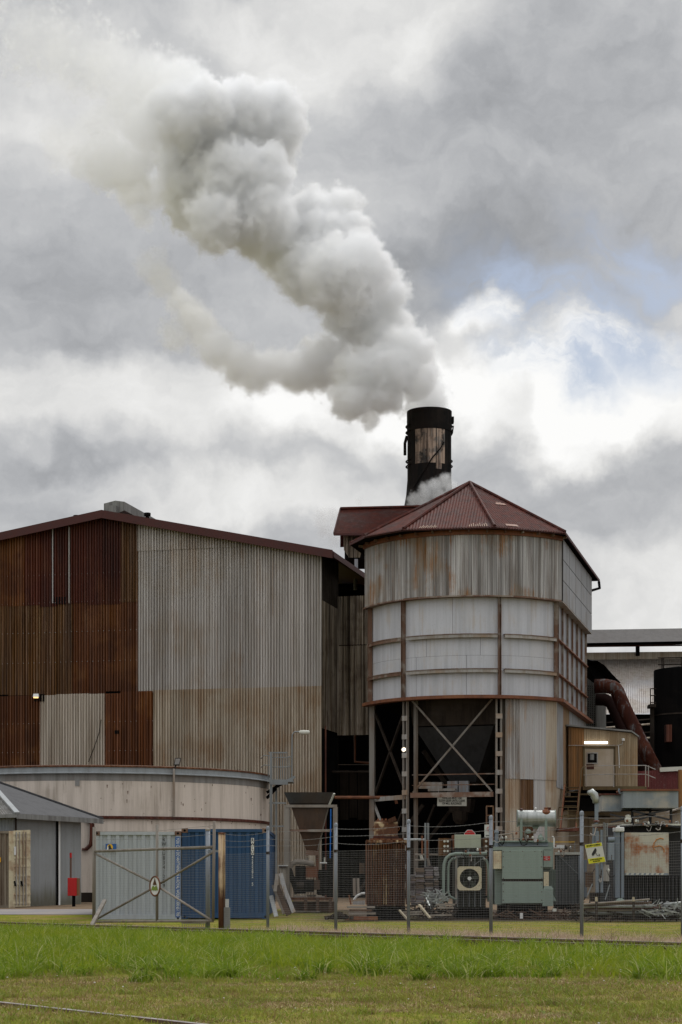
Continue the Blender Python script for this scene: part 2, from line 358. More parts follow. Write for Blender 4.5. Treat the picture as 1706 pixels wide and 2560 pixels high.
wall_sheet(ss(383), s345+.0, Z4, Z1+.02, M['rust_brown'], .03, parent=shed)
b = s345; i = 0
while b < s_l:
    a = b; b = a+SW; c = (a+b)/2; px = CX+F*(S0[0]+SD[0]*c)/(S0[1]+SD[1]*c)
    up = M['rust_maroon'] if px < 300 else M['rust_ochre']
    if px < 45: up = M['rust_brown']
    wall_sheet(a, b+.03, Z2+random.uniform(-.12, .04), 0, up, .03, True, parent=shed)
    if px > -5: wall_sheet(a, b+.03, Z1-.02+random.uniform(-.1, .1), Z2+.1, M['rust_ochre'] if px < 170 else M['rust_brown'], .012, parent=shed)
    lo = M['rust_brown'] if px > 255 or px < 83 else M['galv_cream']
    if px > -5: wall_sheet(a, b+.03, Z4, Z1+random.uniform(-.08, .02), lo, .02, parent=shed)
def spx(px, py, off): # point on the shed front, off metres proud of it
    p = onp(px, py, S0, SD); return p+Vector((NX, NY, 0))*off
for px in (134, 175):
    MB().bar(spx(px, 1318, .09), spx(px, 1509, .09), .11, .03, up=U).build('downpipe_strip', M['galv_white'], shed)
for (x0, x1, y0, y1) in ((137, 166, 1493, 1511), (86, 113, 1736, 1754), (288, 298, 1826, 1835)):
    MB().hexa([spx(x0, y1, .07), spx(x1, y1, .07), spx(x1, y1, .02), spx(x0, y1, .02)], [spx(x0, y0, .07), spx(x1, y0, .07), spx(x1, y0, .02), spx(x0, y0, .02)]).build('opening', M['soot'], shed)
# screws in rows, joined
mb = MB()
for zr_ in (12.05, 13.5, 14.95, 16.3, 9.1, 7.7):
    s = .05
    while s < s_l:
        p = Vector((S0[0]+SD[0]*s+NX*.05, S0[1]+SD[1]*s+NY*.05, zr_+random.uniform(-.01, .01)))
        if zr_ < roofz(s)-.5: mb.box((p.x-.011, p.y-.03, p.z-.014), (p.x+.011, p.y+.02, p.z+.014))
        s += PITCH*2
tag(mb.build('screw_heads', M['galv_white'], shed), None, kind='stuff')
# roof and barge board
def shed_roof():
    P = [(ss(838), zr), (s_peak, z_peak), (s_l, roofz(s_l))]
    def w(s, z, back): return Vector((S0[0]+SD[0]*s-NX*back, S0[1]+SD[1]*s-NY*back, z))
    for i, nm in ((0, 'right'), (1, 'left')):
        (a, za), (b, zb) = P[i], P[i+1]
        q = [w(a, za, -.45), w(b, zb, -.45), w(b, zb, 40), w(a, za, 40)]
        MB().slab(q, (0, 0, .06)).build('roof', M['fascia_red'], shed)
        q = [w(a, za-.30, -.45), w(b, zb-.30, -.45), w(b, zb+.09, -.45), w(a, za+.09, -.45)]
        MB().slab(q, Vector((NX, NY, 0))*.05).build('barge_board', M['fascia_red'], shed)
    # side eave trim and return walls
    MB().bar(w(ss(838), zr-.12, -.4), w(ss(838), zr-.12, 38), .12, .25).build('gutter', M['fascia_red'], shed)
shed_roof()
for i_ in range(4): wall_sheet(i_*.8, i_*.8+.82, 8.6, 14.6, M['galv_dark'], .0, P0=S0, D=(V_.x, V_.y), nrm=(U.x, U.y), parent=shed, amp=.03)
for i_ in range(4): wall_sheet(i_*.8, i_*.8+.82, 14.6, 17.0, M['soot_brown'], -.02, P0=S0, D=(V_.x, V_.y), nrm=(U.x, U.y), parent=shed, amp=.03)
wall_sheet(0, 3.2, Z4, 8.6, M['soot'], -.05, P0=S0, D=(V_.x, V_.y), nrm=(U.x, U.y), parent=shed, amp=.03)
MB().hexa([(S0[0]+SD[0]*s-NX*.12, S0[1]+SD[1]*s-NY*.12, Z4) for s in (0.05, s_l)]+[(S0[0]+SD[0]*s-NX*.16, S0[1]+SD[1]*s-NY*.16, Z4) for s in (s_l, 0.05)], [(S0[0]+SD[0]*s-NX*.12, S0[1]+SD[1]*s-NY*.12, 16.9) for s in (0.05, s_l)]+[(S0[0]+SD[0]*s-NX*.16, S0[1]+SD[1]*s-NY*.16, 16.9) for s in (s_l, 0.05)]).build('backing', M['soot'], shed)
for px, py in ((182, 1284), (360, 1278)):
    p = spx(px, py+10, -.5); MB().lathe(p-Vector((0, 0, .4)), [(.09, 0), (.09, .45), (.16, .46), (.16, .6), (0, .62)], 10).build('vent_pipe', M['soot'], shed)
# ridge ventilator on the shed roof
vent = thing('ridge_ventilator', 'long grey weathered ridge ventilator on the shed roof above the gable peak', 'roof vent', tuple(spx(270, 1262, -1.0)))
def rv(px_off, z, back):
    c = spx(263, 1284, 0); return Vector((c.x, c.y, 0))+U*px_off+V_*back+Vector((0, 0, z))
zt = z_peak+.12
q = [(-.55, .72), (-.55, .20), (-.38, .0), (.38, .0), (.55, .20), (.95, .05), (1.0, .62), (0, .98)]
q = [(-.52, .62), (-.52, .30), (-.22, .14), (-.22, -.05), (.28, -.05), (.28, .15), (.55, .24), (.55, .66), (.08, .74)]
MB().slab([rv(a, zt+b, 1.2) for a, b in q], V_*5).build('hood', M['conc_weather'], vent)
MB().hexa([rv(-.2, zt-.1, .9), rv(.2, zt-.1, .9), rv(.2, zt-.1, 1.2), rv(-.2, zt-.1, 1.2)], [rv(-.2, zt+.45, .9), rv(.2, zt+.45, .9), rv(.2, zt+.45, 1.2), rv(-.2, zt+.45, 1.2)]).build('end_panel', M['conc_weather'], vent)

# ---------------------------------------------------------------- round-fronted silo
A_ = Vector((1.41, 90.02, 0)); WS = 8.47                                 # left front corner and width
def L(a, b, z): return A_+U*a+V_*b+Vector((0, 0, z))
SAG = 2.45
RC = (WS*WS/4+SAG*SAG)/(2*SAG); cy = RC-SAG; cx_ = WS/2; th = math.asin((WS/2)/RC)
def front(t, off=0.0):
    """t 0..1 along the bowed front; returns local a, b and normal"""
    an = -th+2*th*t; na, nb = math.sin(an), -math.cos(an)
    return cx_+(RC+off)*na, cy+(RC+off)*nb, na, nb
arc_len = 2*th*RC
silo = thing('round_fronted_silo', 'tall bulging silo of rusty corrugated iron and pale steel plates under a red pyramid roof', 'silo', tuple(L(4.2, 4, .6)))
silo['label'] = 'tall bow-fronted silo with pale steel band and red faceted roof, standing on lattice legs'
ZB, ZC, ZR = 9.55, 13.95, 16.5                                          # bottom ring, foot of the corrugated band, eave
DEPTH = 11.3
def arc_path(t0, t1, per=.09, n8=6, off=0.0):
    n = max(2, int((t1-t0)*arc_len/per*n8)); out = []
    for k in range(n+1):
        t = t0+(t1-t0)*k/n; a, b, na, nb = front(t, off); p = L(a, b, 0); nn = U*na+V_*nb
        out.append((p.x, p.y, nn.x, nn.y, math.sin(2*math.pi*t*arc_len/per)))
    return out
NS = 14
for k in range(NS):                                                      # corrugated upper band
    MB().corr(arc_path(k/NS, (k+1)/NS+.002, .095), ZC+random.uniform(-.03, .03), ZR+.25, .016, .33+random.choice((0, .006))).build('cladding_sheet', M['galv_silo'], silo)
def facet_wall(a0, b0, a1, b1, zb, zt, mat, name, off=0.0, per=None, parent=silo, amp=.012):
    p0 = L(a0, b0, 0); p1 = L(a1, b1, 0); d = (p1-p0); ln = d.length; d.normalize(); nr = Vector((d.y, -d.x, 0))
    if per:
        n = int(ln/per*6); path = []
        for k in range(n+1):
            s = ln*k/n; path.append((p0.x+d.x*s, p0.y+d.y*s, nr.x, nr.y, math.sin(2*math.pi*s/per)))
        return MB().corr(path, zb, zt, amp, off).build(name, mat, parent)
    q = [p0+nr*off+Vector((0, 0, zb)), p1+nr*off+Vector((0, 0, zb)), p1+nr*(off-.02)+Vector((0, 0, zb)), p0+nr*(off-.02)+Vector((0, 0, zb))]
    return MB().hexa(q, [x+Vector((0, 0, zt-zb)) for x in q]).build(name, mat, parent)
# right side, upper: flat sheets in a grid, ribs between
nb_ = 5
for i in range(nb_):
    for j in range(3):
        z0 = ZC+(ZR+.25-ZC)*j/3; z1 = ZC+(ZR+.25-ZC)*(j+1)/3
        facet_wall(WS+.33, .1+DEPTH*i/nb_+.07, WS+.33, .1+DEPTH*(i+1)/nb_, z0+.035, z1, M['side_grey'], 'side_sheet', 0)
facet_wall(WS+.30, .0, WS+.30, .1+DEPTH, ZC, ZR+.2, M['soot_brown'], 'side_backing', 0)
# pale steel band, front plates in rows and columns
def plate(t0, t1, z0, z1, mat, off=0.0, name='steel_plate'):
    n = max(3, int((t1-t0)*36)); pa = []
    for k in range(n+1):
        t = t0+(t1-t0)*k/n; a, b, na, nb = front(t, 0); p = L(a, b, 0); nn = U*na+V_*nb; pa.append((p.x, p.y, nn.x, nn.y, 0))
    return MB().corr(pa, z0, z1, 0, off).build(name, mat, silo, smooth=True)
def tpx(px):
    """t on the bowed front seen in column px"""
    lo, hi = 0.0, 1.0
    for _ in range(40):
        mm = (lo+hi)/2; a, b, _n, _m = front(mm); p = L(a, b, 0)
        if CX+F*p.x/p.y < px: lo = mm
        else: hi = mm
    return (lo+hi)/2
zs = [ZB+.05, 10.78, 11.35, 12.30, ZC+.05]
seams = {0: (0, .155, .33, .56, .79, 1), 1: (0, .155, .33, .56, .79, 1), 2: (0, .155, .38, .62, .79, 1), 3: (0, .155, .50, .79, 1)}
t1_, t2_ = tpx(1013), tpx(1248)
for r_ in range(4):
    for a, b in ((0, t1_), (t1_, t2_), (t2_, 1.0)):
        cuts = [a]+[c for c in (seams[r_][2:-2] if a == t1_ else ())]+[b]
        for c0, c1 in zip(cuts[:-1], cuts[1:]): plate(c0+.0006, c1-.0006, zs[r_]+.004, zs[r_+1]-.004, M['steel_pale'])
plate(0, 1, ZB, ZC+.1, M['soot_brown'], -.03, 'plate_backing')
def ring(t0, t1, z, h, off0, off1, mat, name):
    n = max(3, int((t1-t0)*44)); mb = MB(); i0 = 0
    for k in range(n+1):
        t = t0+(t1-t0)*k/n; a, b, na, nb = front(t, 0); p = L(a, b, 0); nn = U*na+V_*nb
        for o, zz in ((off0, z), (off1, z), (off1, z+h), (off0, z+h)): q = p+nn*o; mb.V.append((q.x, q.y, zz))
    for k in range(n):
        for j in range(4): j2 = (j+1) % 4; mb.Fc.append((4*k+j, 4*k+j2, 4*k+4+j2, 4*k+4+j))
    mb.Fc += [(0, 1, 2, 3), (4*n+3, 4*n+2, 4*n+1, 4*n)]
    return mb.build(name, mat, silo)
for (a, b) in ((-.01, t1_-.004), (t1_+.02, t2_-.01), (t2_+.02, .985)):
    for z in (10.72, 12.26):
        ring(a, b, z, .03, .0, .22, M['rust_frame'], 'angle_ring'); ring(a, b, z-.14, .14, .17, .2, M['grey_frame' if a > .05 else 'rust_frame'], 'angle_ring')
ring(-.03, 1.0, ZB-.12, .14, -.05, .38, M['rust_ring'], 'bottom_ring')
ring(-.03, 1.0, ZC-.05, .07, .0, .34, M['rust_frame'], 'drip_edge')
ring(0, 1.0, ZR+.12, .22, .34, .42, M['rust_ring'], 'eave_channel')
ring(0, 1.0, ZR-.1, .5, -.2, .2, M['soot'], 'eave_shade_board')  # near-black strip standing in for the shadow under the eave
for t in (t1_, t2_, .992, .012):
    a, b, na, nb = front(t, .12); p = L(a, b, 0); nn = U*na+V_*nb; tt = Vector((-nn.y, nn.x, 0))
    for k, w in ((-.05, .06), (.05, .06)):
        MB().bar(p+tt*k+Vector((0, 0, ZB)), p+tt*k+Vector((0, 0, ZC)), .20, .02, up=tt).build('stiffener', M['rust_frame'], silo)
    MB().bar(p-nn*.02+Vector((0, 0, ZB)), p-nn*.02+Vector((0, 0, ZC)), .10, .02, up=nn).build('stiffener', M['rust_frame'], silo)
# steel band, right side: cells between upright studs
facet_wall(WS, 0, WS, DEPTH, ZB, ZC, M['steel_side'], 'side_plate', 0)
nst = 6
for i in range(nst+1):
    bb = .15+(DEPTH-.3)*i/nst
    MB().bar(L(WS+.06, bb, ZB), L(WS+.06, bb, ZC), .10, .03, up=V_).build('stud', M['rust_frame'], silo)
for z in (10.72, 12.26):
    MB().bar(L(WS+.08, 0, z), L(WS+.08, DEPTH, z), .16, .05).build('side_rail', M['rust_ring'], silo)
MB().bar(L(WS+.15, 0, ZB-.05), L(WS+.15, DEPTH+.4, ZB-.05), .45, .14).build('side_rail', M['rust_ring'], silo)
MB().bar(L(WS+.17, 0, ZC-.02), L(WS+.17, DEPTH, ZC-.02), .34, .05).build('side_rail', M['grey_frame'], silo)
MB().slab([L(0, 0, ZB), L(WS, 0, ZB), L(WS, DEPTH, ZB), L(0, DEPTH, ZB)], (0, 0, .05)).build('floor_plate', M['soot'], silo)
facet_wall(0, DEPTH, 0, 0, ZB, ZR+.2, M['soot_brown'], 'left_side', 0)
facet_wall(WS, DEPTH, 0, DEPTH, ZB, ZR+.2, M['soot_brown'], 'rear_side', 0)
M['sign_pale'] = sheet('sign_pale', (.26, .17, .12), (.18, .11, .08), .4, vary=.2)
M['rust_bright'] = sheet('rust_bright', (.17, .055, .02), (.11, .035, .015), .6, vary=.2)
# faceted red roof
ZE = 16.88; APEX = L(4.32, 1.4, 19.75)
eav = [(-.95, DEPTH+.6), (-.95, -.35), (.15, -2.1), (2.2, -3.35), (6.2, -3.0), (9.02, -.85), (9.02, DEPTH+1.6)]
for i in range(len(eav)-1):
    if i == 1: continue
    p = L(*eav[i], ZE); q = L(*eav[i+1], ZE)
    if i in (0, 5):
        rr = L(4.32, DEPTH+.6, 19.75)
        poly = [p, q, APEX, rr] if i == 0 else [p, q, rr, APEX]
    else: poly = [p, q, APEX]
    # ribbed sheet: strips between eave and ridge line
    d = q-p; ln = d.length; nn = (q-p).cross(APEX-p).normalized()
    if nn.z < 0: nn = -nn
    if i in (0, 5):
        MB().slab(poly, nn*.03).build('roof_slope', M['roof_red'], silo); continue
    mb = MB(); n = int(ln/.13*4); h = None
    e = d.normalized(); foot = (APEX-p).dot(e)
    for k in range(n+1):
        s = ln*k/n; f = s/foot if s < foot else (ln-s)/(ln-foot); f = max(0, min(1, f))
        up = (APEX-p-e*foot); o = nn*(.014*math.sin(2*math.pi*s/.13))
        mb.V.append(tuple(p+e*s+o-up*.02)); mb.V.append(tuple(p+e*s+up*f+o))
    mb.Fc = [(2*k, 2*k+2, 2*k+3, 2*k+1) for k in range(n)]
    mb.build('roof_slope', M['roof_red'], silo)
for i in (2, 3, 4, 5):
    p = L(*eav[i], ZE+.03)
    MB().tube([p, APEX+Vector((0, 0, .05))], .075, 6).build('ridge_cap', M['roof_red'], silo)
def scrape(i, f0, f1, h0, h1, mat, nm):
    p = L(*eav[i], ZE); q = L(*eav[i+1], ZE); nn = (q-p).cross(APEX-p).normalized(); nn = nn if nn.z > 0 else -nn
    def c(f, h): e = p+(q-p)*f; return e+(APEX-e)*h+nn*.022
    MB().slab([c(f0, h0), c(f1, h0), c(f1, h1), c(f0, h1)], nn*.004).build(nm, mat, silo)
for k in range(9): scrape(3, .17+k*.022, .18+k*.022, .0, .035+.02*(k % 2), M['sign_pale'], 'bare_patch')
for k in range(9): scrape(3, .72+k*.024, .73+k*.024, .0, .04+.015*(k % 3), M['sign_pale'], 'bare_patch')
for k, (a_, b_, c1_, c2_) in enumerate(((.45, .75, .52, .55), (.52, .68, .56, .57), (.18, .36, .03, .07))): scrape(4, a_, b_, c1_, c2_, M['rust_bright'], 'rust_patch')
# the missing facet 1-2 merges into the slope at the left
p = L(*eav[1], ZE); q = L(*eav[2], ZE); MB().face([p, q, APEX]).build('roof_slope', M['roof_red'], silo)
MB().tube([L(*eav[1], ZE+.03), APEX], .06, 6).build('ridge_cap', M['roof_red'], silo)
for i in range(1, 6):
    MB().bar(L(*eav[i], ZE-.05), L(*eav[i+1], ZE-.05), .05, .10).build('fascia', M['fascia_red'], silo)
for k in range(15):                                                      # rafters and struts under the eave
    a, b, na, nb = front(k/14, 0); a2, b2, _, _ = front(k/14, .62)
    MB().bar(L(a, b, ZR+.2), L(a2, b2, ZE-.12), .06, .1).build('rafter', M['rust_frame'], silo)
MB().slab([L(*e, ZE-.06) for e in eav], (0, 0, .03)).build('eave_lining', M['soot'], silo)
MB().tube([L(9.0, DEPTH+1.5, ZE-.1), L(9.05, DEPTH+1.4, ZE-.45), L(8.7, DEPTH+.8, ZE-.65)], .07, 8).build('gutter_outlet', M['soot'], silo)

# ---- under the silo: legs, bracing, hopper, cladding
def zat(px, py, p): return EYE+(HY-py)/F*p.y
legs = []
for t, nm in ((t1_, 0), (t2_, 0)):
    a, b, na, nb = front(t, -.05); p = L(a, b, 0); nn = U*na+V_*nb; tt = Vector((-nn.y, nn.x, 0)); legs.append((p, nn, tt))
    for k in (-.105, .105):
        MB().bar(p+tt*k+Vector((0, 0, .6)), p+tt*k+Vector((0, 0, ZB-.1)), .075, .12, up=nn).build('leg_channel', M['brace_steel'], silo)
    z = 1.2
    while z < ZB-.2:
        MB().bar(p+nn*.075-tt*.15+Vector((0, 0, z)), p+nn*.075+tt*.15+Vector((0, 0, z)), .02, .22, up=(0, 0, 1)).build('batten_plate', M['grey_frame'], silo); z += .83
    MB().bar(p-nn*.35+tt*.30+Vector((0, 0, .6)), p-nn*.35+tt*.30+Vector((0, 0, ZB-.1)), .14, .14, up=nn).build('rear_flange', M['brace_steel'], silo)
p = L(.0, .15, 0); MB().bar(p+Vector((0, 0, .6)), p+Vector((0, 0, ZB-.1)), .28, .24, up=U).build('leg_channel', M['brace_steel'], silo)
PA, PB = legs[0][0]+U*.3, legs[1][0]-U*.3
def lp(f, z, back=0.0): q = PA+(PB-PA)*f; return Vector((q.x, q.y, z))+V_*back
zA, zB_ = 9.45, 5.35
MB().bar(lp(0, zA), lp(1, zB_, .05), .08, .08).build('cross_brace', M['brace_steel'], silo)
MB().bar(lp(1, zA, .12), lp(0, zB_, .17), .08, .08).build('cross_brace', M['brace_steel'], silo)
MB().bar(lp(-.02, 5.22), lp(1.02, 5.22), .16, .22).build('tie_beam', M['rust_frame'], silo)
MB().bar(lp(-.02, 6.15, .3), lp(1.02, 6.15, .3), .05, .05).build('rail', M['rust_frame'], silo)
MB().bar(lp(-.02, 5.68, .3), lp(1.02, 5.68, .3), .04, .04).build('rail', M['rust_frame'], silo)
LB = L(.05, .2, 0); LQ = legs[0][0]
for (za, zb2, m_) in ((9.3, 5.3, 'soot_brown'), (5.2, 9.3, 'soot_brown'), (5.0, 1.0, 'grey_frame'), (1.2, 5.0, 'soot_brown')):
    MB().bar(LB+Vector((0, 0, za)), LQ+Vector((0, 0, zb2))+V_*.2, .1, .08).build('cross_brace', M[m_], silo)
MB().bar(LB+Vector((0, 0, 5.15)), LQ+Vector((0, 0, 5.15)), .1, .2).build('tie_beam', M['grey_frame'], silo)
for (f0, z0, f1, z1, w) in ((.0, 4.9, -.9, .8, .16), (.15, 4.9, -.35, .8, .1), (.0, 7.4, .45, 4.9, .2), (.0, 3.0, .4, 5.0, .14)):
    MB().bar(lp(f0, z0, 2.5), lp(f1, z1, 3.0), w, w).build('inner_strut', M['soot_brown'], silo)
# hopper: skirt then dark funnel
def hop(f, z, back): q = lp(f, z, back); return q
b = [hop(-.02, 8.35, .45), hop(1.02, 8.35, .45), hop(1.3, 8.35, 6), hop(-.3, 8.35, 6)]
t = [hop(-.05, 9.5, .35), hop(1.05, 9.5, .35), hop(1.35, 9.5, 6.2), hop(-.35, 9.5, 6.2)]
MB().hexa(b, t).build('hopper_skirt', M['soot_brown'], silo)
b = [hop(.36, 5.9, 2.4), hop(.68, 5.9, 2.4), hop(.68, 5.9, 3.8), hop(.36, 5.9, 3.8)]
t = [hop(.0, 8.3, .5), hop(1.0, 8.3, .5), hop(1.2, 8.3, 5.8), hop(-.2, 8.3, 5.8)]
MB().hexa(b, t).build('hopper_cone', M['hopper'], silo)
MB().hexa([hop(.38, 5.2, 1.2), hop(.51, 5.2, 1.2), hop(.51, 5.2, 1.5), hop(.38, 5.2, 1.5)], [hop(.38, 5.9, 1.2), hop(.51, 5.9, 1.2), hop(.51, 5.9, 1.5), hop(.38, 5.9, 1.5)]).build('hatch_door', M['steel_side'], silo)
MB().hexa([hop(.525, 5.2, 1.2), hop(.65, 5.2, 1.2), hop(.65, 5.2, 1.5), hop(.525, 5.2, 1.5)], [hop(.525, 5.9, 1.2), hop(.65, 5.9, 1.2), hop(.65, 5.9, 1.5), hop(.525, 5.9, 1.5)]).build('hatch_door', M['steel_side'], silo)
MB().hexa([hop(.4, 4.5, 1.3), hop(.66, 4.5, 1.3), hop(.66, 4.5, 2.3), hop(.4, 4.5, 2.3)], [hop(.38, 5.1, 1.2), hop(.68, 5.1, 1.2), hop(.68, 5.1, 2.4), hop(.38, 5.1, 2.4)]).build('chute', M['soot_brown'], silo)
MB().lathe(hop(.53, 3.95, 1.5), [(.0, .0), (.2, .02), (.33, .2), (.38, .6)], 14).build('chute_mouth', M['soot_brown'], silo)
MB().bar(hop(.0, 5.75, 1.6), hop(.3, 5.72, 1.6), .28, .3).build('duct', M['grey_frame'], silo)
MB().bar(hop(.15, 5.5, 1.0), hop(.5, 5.5, 1.0), .2, .12).build('duct', M['grey_frame'], silo)
M['hut_tan'] = sheet('hut_tan', (.22, .15, .085), (.14, .08, .04), .6, rough=.7, vary=.1, third=(.2, .085, .03), tamt=.7)
# lower cladding at the right: bowed corrugated front then flat side
tc0 = tpx(1263)
nsh = 4; cols_ = ['galv_white', 'galv_white', 'galv_white', 'galv_tan']
low_ = ['galv_tan', 'galv_silo', 'galv_white', 'galv_tan']
for k in range(nsh):
    a, b = tc0+(1-tc0)*k/nsh, tc0+(1-tc0)*(k+1)/nsh
    MB().corr(arc_path(a, b+.002, .095), 5.9, ZB-.1, .012, .05).build('cladding_sheet', M[cols_[k] if k else 'galv_silo'], silo)
    MB().corr(arc_path(a, b+.002, .095), .6, 5.95, .012, .02).build('cladding_sheet', M[low_[k]] if k != 1 else M['rust_ochre'], silo)
for i in range(5):
    b0, b1 = DEPTH*i/5, DEPTH*(i+1)/5
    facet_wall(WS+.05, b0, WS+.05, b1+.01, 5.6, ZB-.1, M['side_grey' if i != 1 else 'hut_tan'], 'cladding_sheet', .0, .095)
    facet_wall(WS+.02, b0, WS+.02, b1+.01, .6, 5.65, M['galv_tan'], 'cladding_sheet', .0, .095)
# warning sign hung from the tie beam
M['sign_white'] = sheet('sign_white', (.50, .50, .44), (.40, .39, .33), .3, rough=.6, vary=0)
M['black_paint'] = sheet('black_paint', (.02, .02, .02), (.03, .03, .03), .2, rough=.6, vary=0)
M['white_paint'] = sheet('white_paint', (.62, .62, .60), (.45, .44, .42), .4, rough=.6, vary=.04)
M['red_paint'] = sheet('red_paint', (.42, .012, .012), (.25, .01, .01), .4, rough=.5, vary=0)
c = at(1130.5, 2003, 87.6)
sg = thing('warning_sign', 'white sign hanging below the silo beam telling vehicles to use slow gear', 'sign', tuple(c-Vector((0, 0, .22))))
MB().box((c.x-.66, c.y, c.z-.225), (c.x+.66, c.y+.03, c.z+.225)).build('panel', M['sign_white'], sg, bevel=.01)
text('VEHICLES MUST USE\nSLOW GEAR UNTIL CLEAR\nOF MILL BUILDINGS', M['black_paint'], sg, c+Vector((0, -.012, .01)), .135, sx=.72, line=.92, bold=.003)
for dx in (-.6, .6): MB().tube([c+Vector((dx, .015, .22)), c+Vector((dx, .015, .70))], .012, 6).build('hanger', M['grey_frame'], sg)
# lit floodlight on the left leg
M['lamp_on'] = emis('lamp_on', (1.0, .86, .68), 2.2)
M['lamp_warm'] = emis('lamp_warm', (1.0, .62, .25), 1.2)
M['tube_on'] = emis('tube_on', (1.0, .93, .84), 2.2)
c = at(1010, 1874, 86.6)
fl = thing('round_floodlight', 'small round lit floodlight on the left lattice leg of the silo', 'light', tuple(c))
d = Vector((.25, -.9, -.45)).normalized()
MB().tube([c-d*.12, c], [.06, .12], 14).build('housing', M['grey_frame'], fl)
MB().tube([c+d*.001, c+d*.02], .09, 14).build('lens', M['lamp_on'], fl)
MB().bar(c-d*.1, c-d*.1+Vector((.05, .3, .1)), .03).build('bracket', M['grey_frame'], fl)
# ---------------------------------------------------------------- mill buildings behind
mill = thing('mill_building', 'black sooty mill building seen in the gap between the shed and the silo', 'mill', (3.5, 108, .6))
x0 = at(828, 0, 104).x
MB().box((x0, 104, .6), (12.3, 126, 16.9)).build('wall', M['soot'], mill)  # painted near-black so the void beside and under the silo looks unlit
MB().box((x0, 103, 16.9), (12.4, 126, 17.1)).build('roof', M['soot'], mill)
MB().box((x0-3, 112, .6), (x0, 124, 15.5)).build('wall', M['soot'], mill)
cw = thing('connecting_wall', 'dark streaked corrugated wall joining the shed to the silo', 'wall', (0, 97.5, 7))
P0 = (-.18, 94.9); D0 = (U.x, U.y)
s1 = 1.75
def lin(mbn, sa, sb, zb, zt, per, amp, mat, parent, P, D, back=0.0, name='cladding_sheet'):
    n = max(3, int((sb-sa)/per*8)); nr = (D[1], -D[0]); path = []
    for k in range(n+1):
        s = sa+(sb-sa)*k/n; path.append((P[0]+D[0]*s, P[1]+D[1]*s, nr[0], nr[1], prof(2*math.pi*s/per)))
    return MB().corr(path, zb, zt, amp, back).build(name, mat, parent)
for k in range(3):
    a, b = s1*k/3, s1*(k+1)/3
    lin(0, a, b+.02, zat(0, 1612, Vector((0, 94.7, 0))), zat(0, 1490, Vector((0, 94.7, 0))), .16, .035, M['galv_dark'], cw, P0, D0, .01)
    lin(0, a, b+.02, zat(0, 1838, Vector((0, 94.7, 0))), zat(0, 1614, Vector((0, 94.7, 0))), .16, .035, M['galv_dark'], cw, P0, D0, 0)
# the shed's own return with a pale downpipe, and pipes in the gap
MB().bar(Vector((-.72, 91.9, .6)), Vector((-.72, 91.9, 8.7)), .07, .07).build('corner_post', M['rust_maroon'], shed)
dp = MB().tube([at(891, 1398, 101), at(891, 1440, 101), at(889, 1455, 101), at(889, 1475, 101)], .09, 8).build('downpipe', M['steel_side'])
tag(dp, 'grey downpipe hanging in the black gap left of the silo roof', 'downpipe')
gp = thing('gap_pipework', 'rusty pipes and posts in the dark bay below the connecting wall', 'pipework', tuple(at(870, 2100, 96)))
MB().tube([at(888, 1830, 96), at(888, 1905, 96), at(925, 1908, 96)], .06, 8).build('pipe', M['rust_ring'], gp)
MB().tube([at(816, 1930, 94), at(930, 1930, 94)], .05, 8).build('pipe', M['soot_brown'], gp)
MB().tube([at(838, 1994, 90.5), at(975, 1994, 89.5), at(990, 2000, 89.5), at(992, 2010, 89.5)], .075, 8).build('pipe', M['rust_ring'], gp)
MB().bar(at(833, 1845, 95), at(833, 2240, 95), .22, .2).build('post', M['soot_brown'], gp)
MB().bar(at(843, 1845, 95.5), at(843, 2240, 95.5), .12, .2).build('post', M['soot_brown'], gp)
for i, (a, b, y0, y1) in enumerate(((850, 872, 1925, 2050), (874, 893, 1930, 2045), (895, 922, 1925, 2050))):
    MB().hexa([at(a, y1, 97), at(b, y1, 97), at(b, y1, 97.2), at(a, y1, 97.2)], [at(a, y0, 97), at(b, y0, 97), at(b, y0, 97.2), at(a, y0, 97.2)]).build('hung_sheet', M['soot_brown'], gp)
MB().bar(at(845, 1912, 97), at(925, 1912, 97), .03, .03).build('pipe', M['grey_frame'], gp)
# red roofed head house
hh = thing('head_house', 'small red roofed head house with grey corrugated wall between shed and chimney', 'building', tuple(at(880, 1400, 112)))
a, b, c_, d_ = at(835, 1334, 110.5), at(1060, 1333, 110.5), at(1060, 1268, 114), at(851, 1273, 114)
n = 90; mb = MB()
for k in range(n*4+1):
    f = k/(n*4); o = Vector((0, -.3, .9)).normalized()*(.018*math.sin(2*math.pi*k/4.0)); mb.V += [tuple(a+(b-a)*f+o), tuple(d_+(c_-d_)*f+o)]
mb.Fc = [(2*k, 2*k+2, 2*k+3, 2*k+1) for k in range(n*4)]
mb.build('roof', M['roof_red'], hh)
MB().bar(d_+Vector((0, 0, .05)), c_+Vector((0, 0, .05)), .3, .1).build('ridge_cap', M['roof_red'], hh)
MB().bar(a, d_, .06, .14).build('barge_board', M['fascia_red'], hh)
MB().bar(a-Vector((0, 0, .05)), b-Vector((0, 0, .05)), .1, .12).build('gutter', M['fascia_red'], hh)
MB().slab([d_, c_, c_+Vector((0, 3.5, -1.6)), d_+Vector((0, 3.5, -1.6))], (0, 0, .04)).build('roof', M['roof_red'], hh)
P1 = at(860, 1336, 111.5); P2 = at(905, 1336, 111.2)
MB().corr([(P1.x+(P2.x-P1.x)*k/60, P1.y, 0, -1, prof(2*math.pi*k/6)) for k in range(61)], lambda k: zat(0, 1394 if 18 < k < 54 else (1375+(k)*1.1 if k <= 18 else 1394-(k-54)*3), P1), P1.z, .02).build('cladding_sheet', M['galv_dark'], hh)
MB().box((P1.x+.05, 111.6, P1.z-1.4), (P2.x+3, 115, P1.z)).build('body', M['soot'], hh)

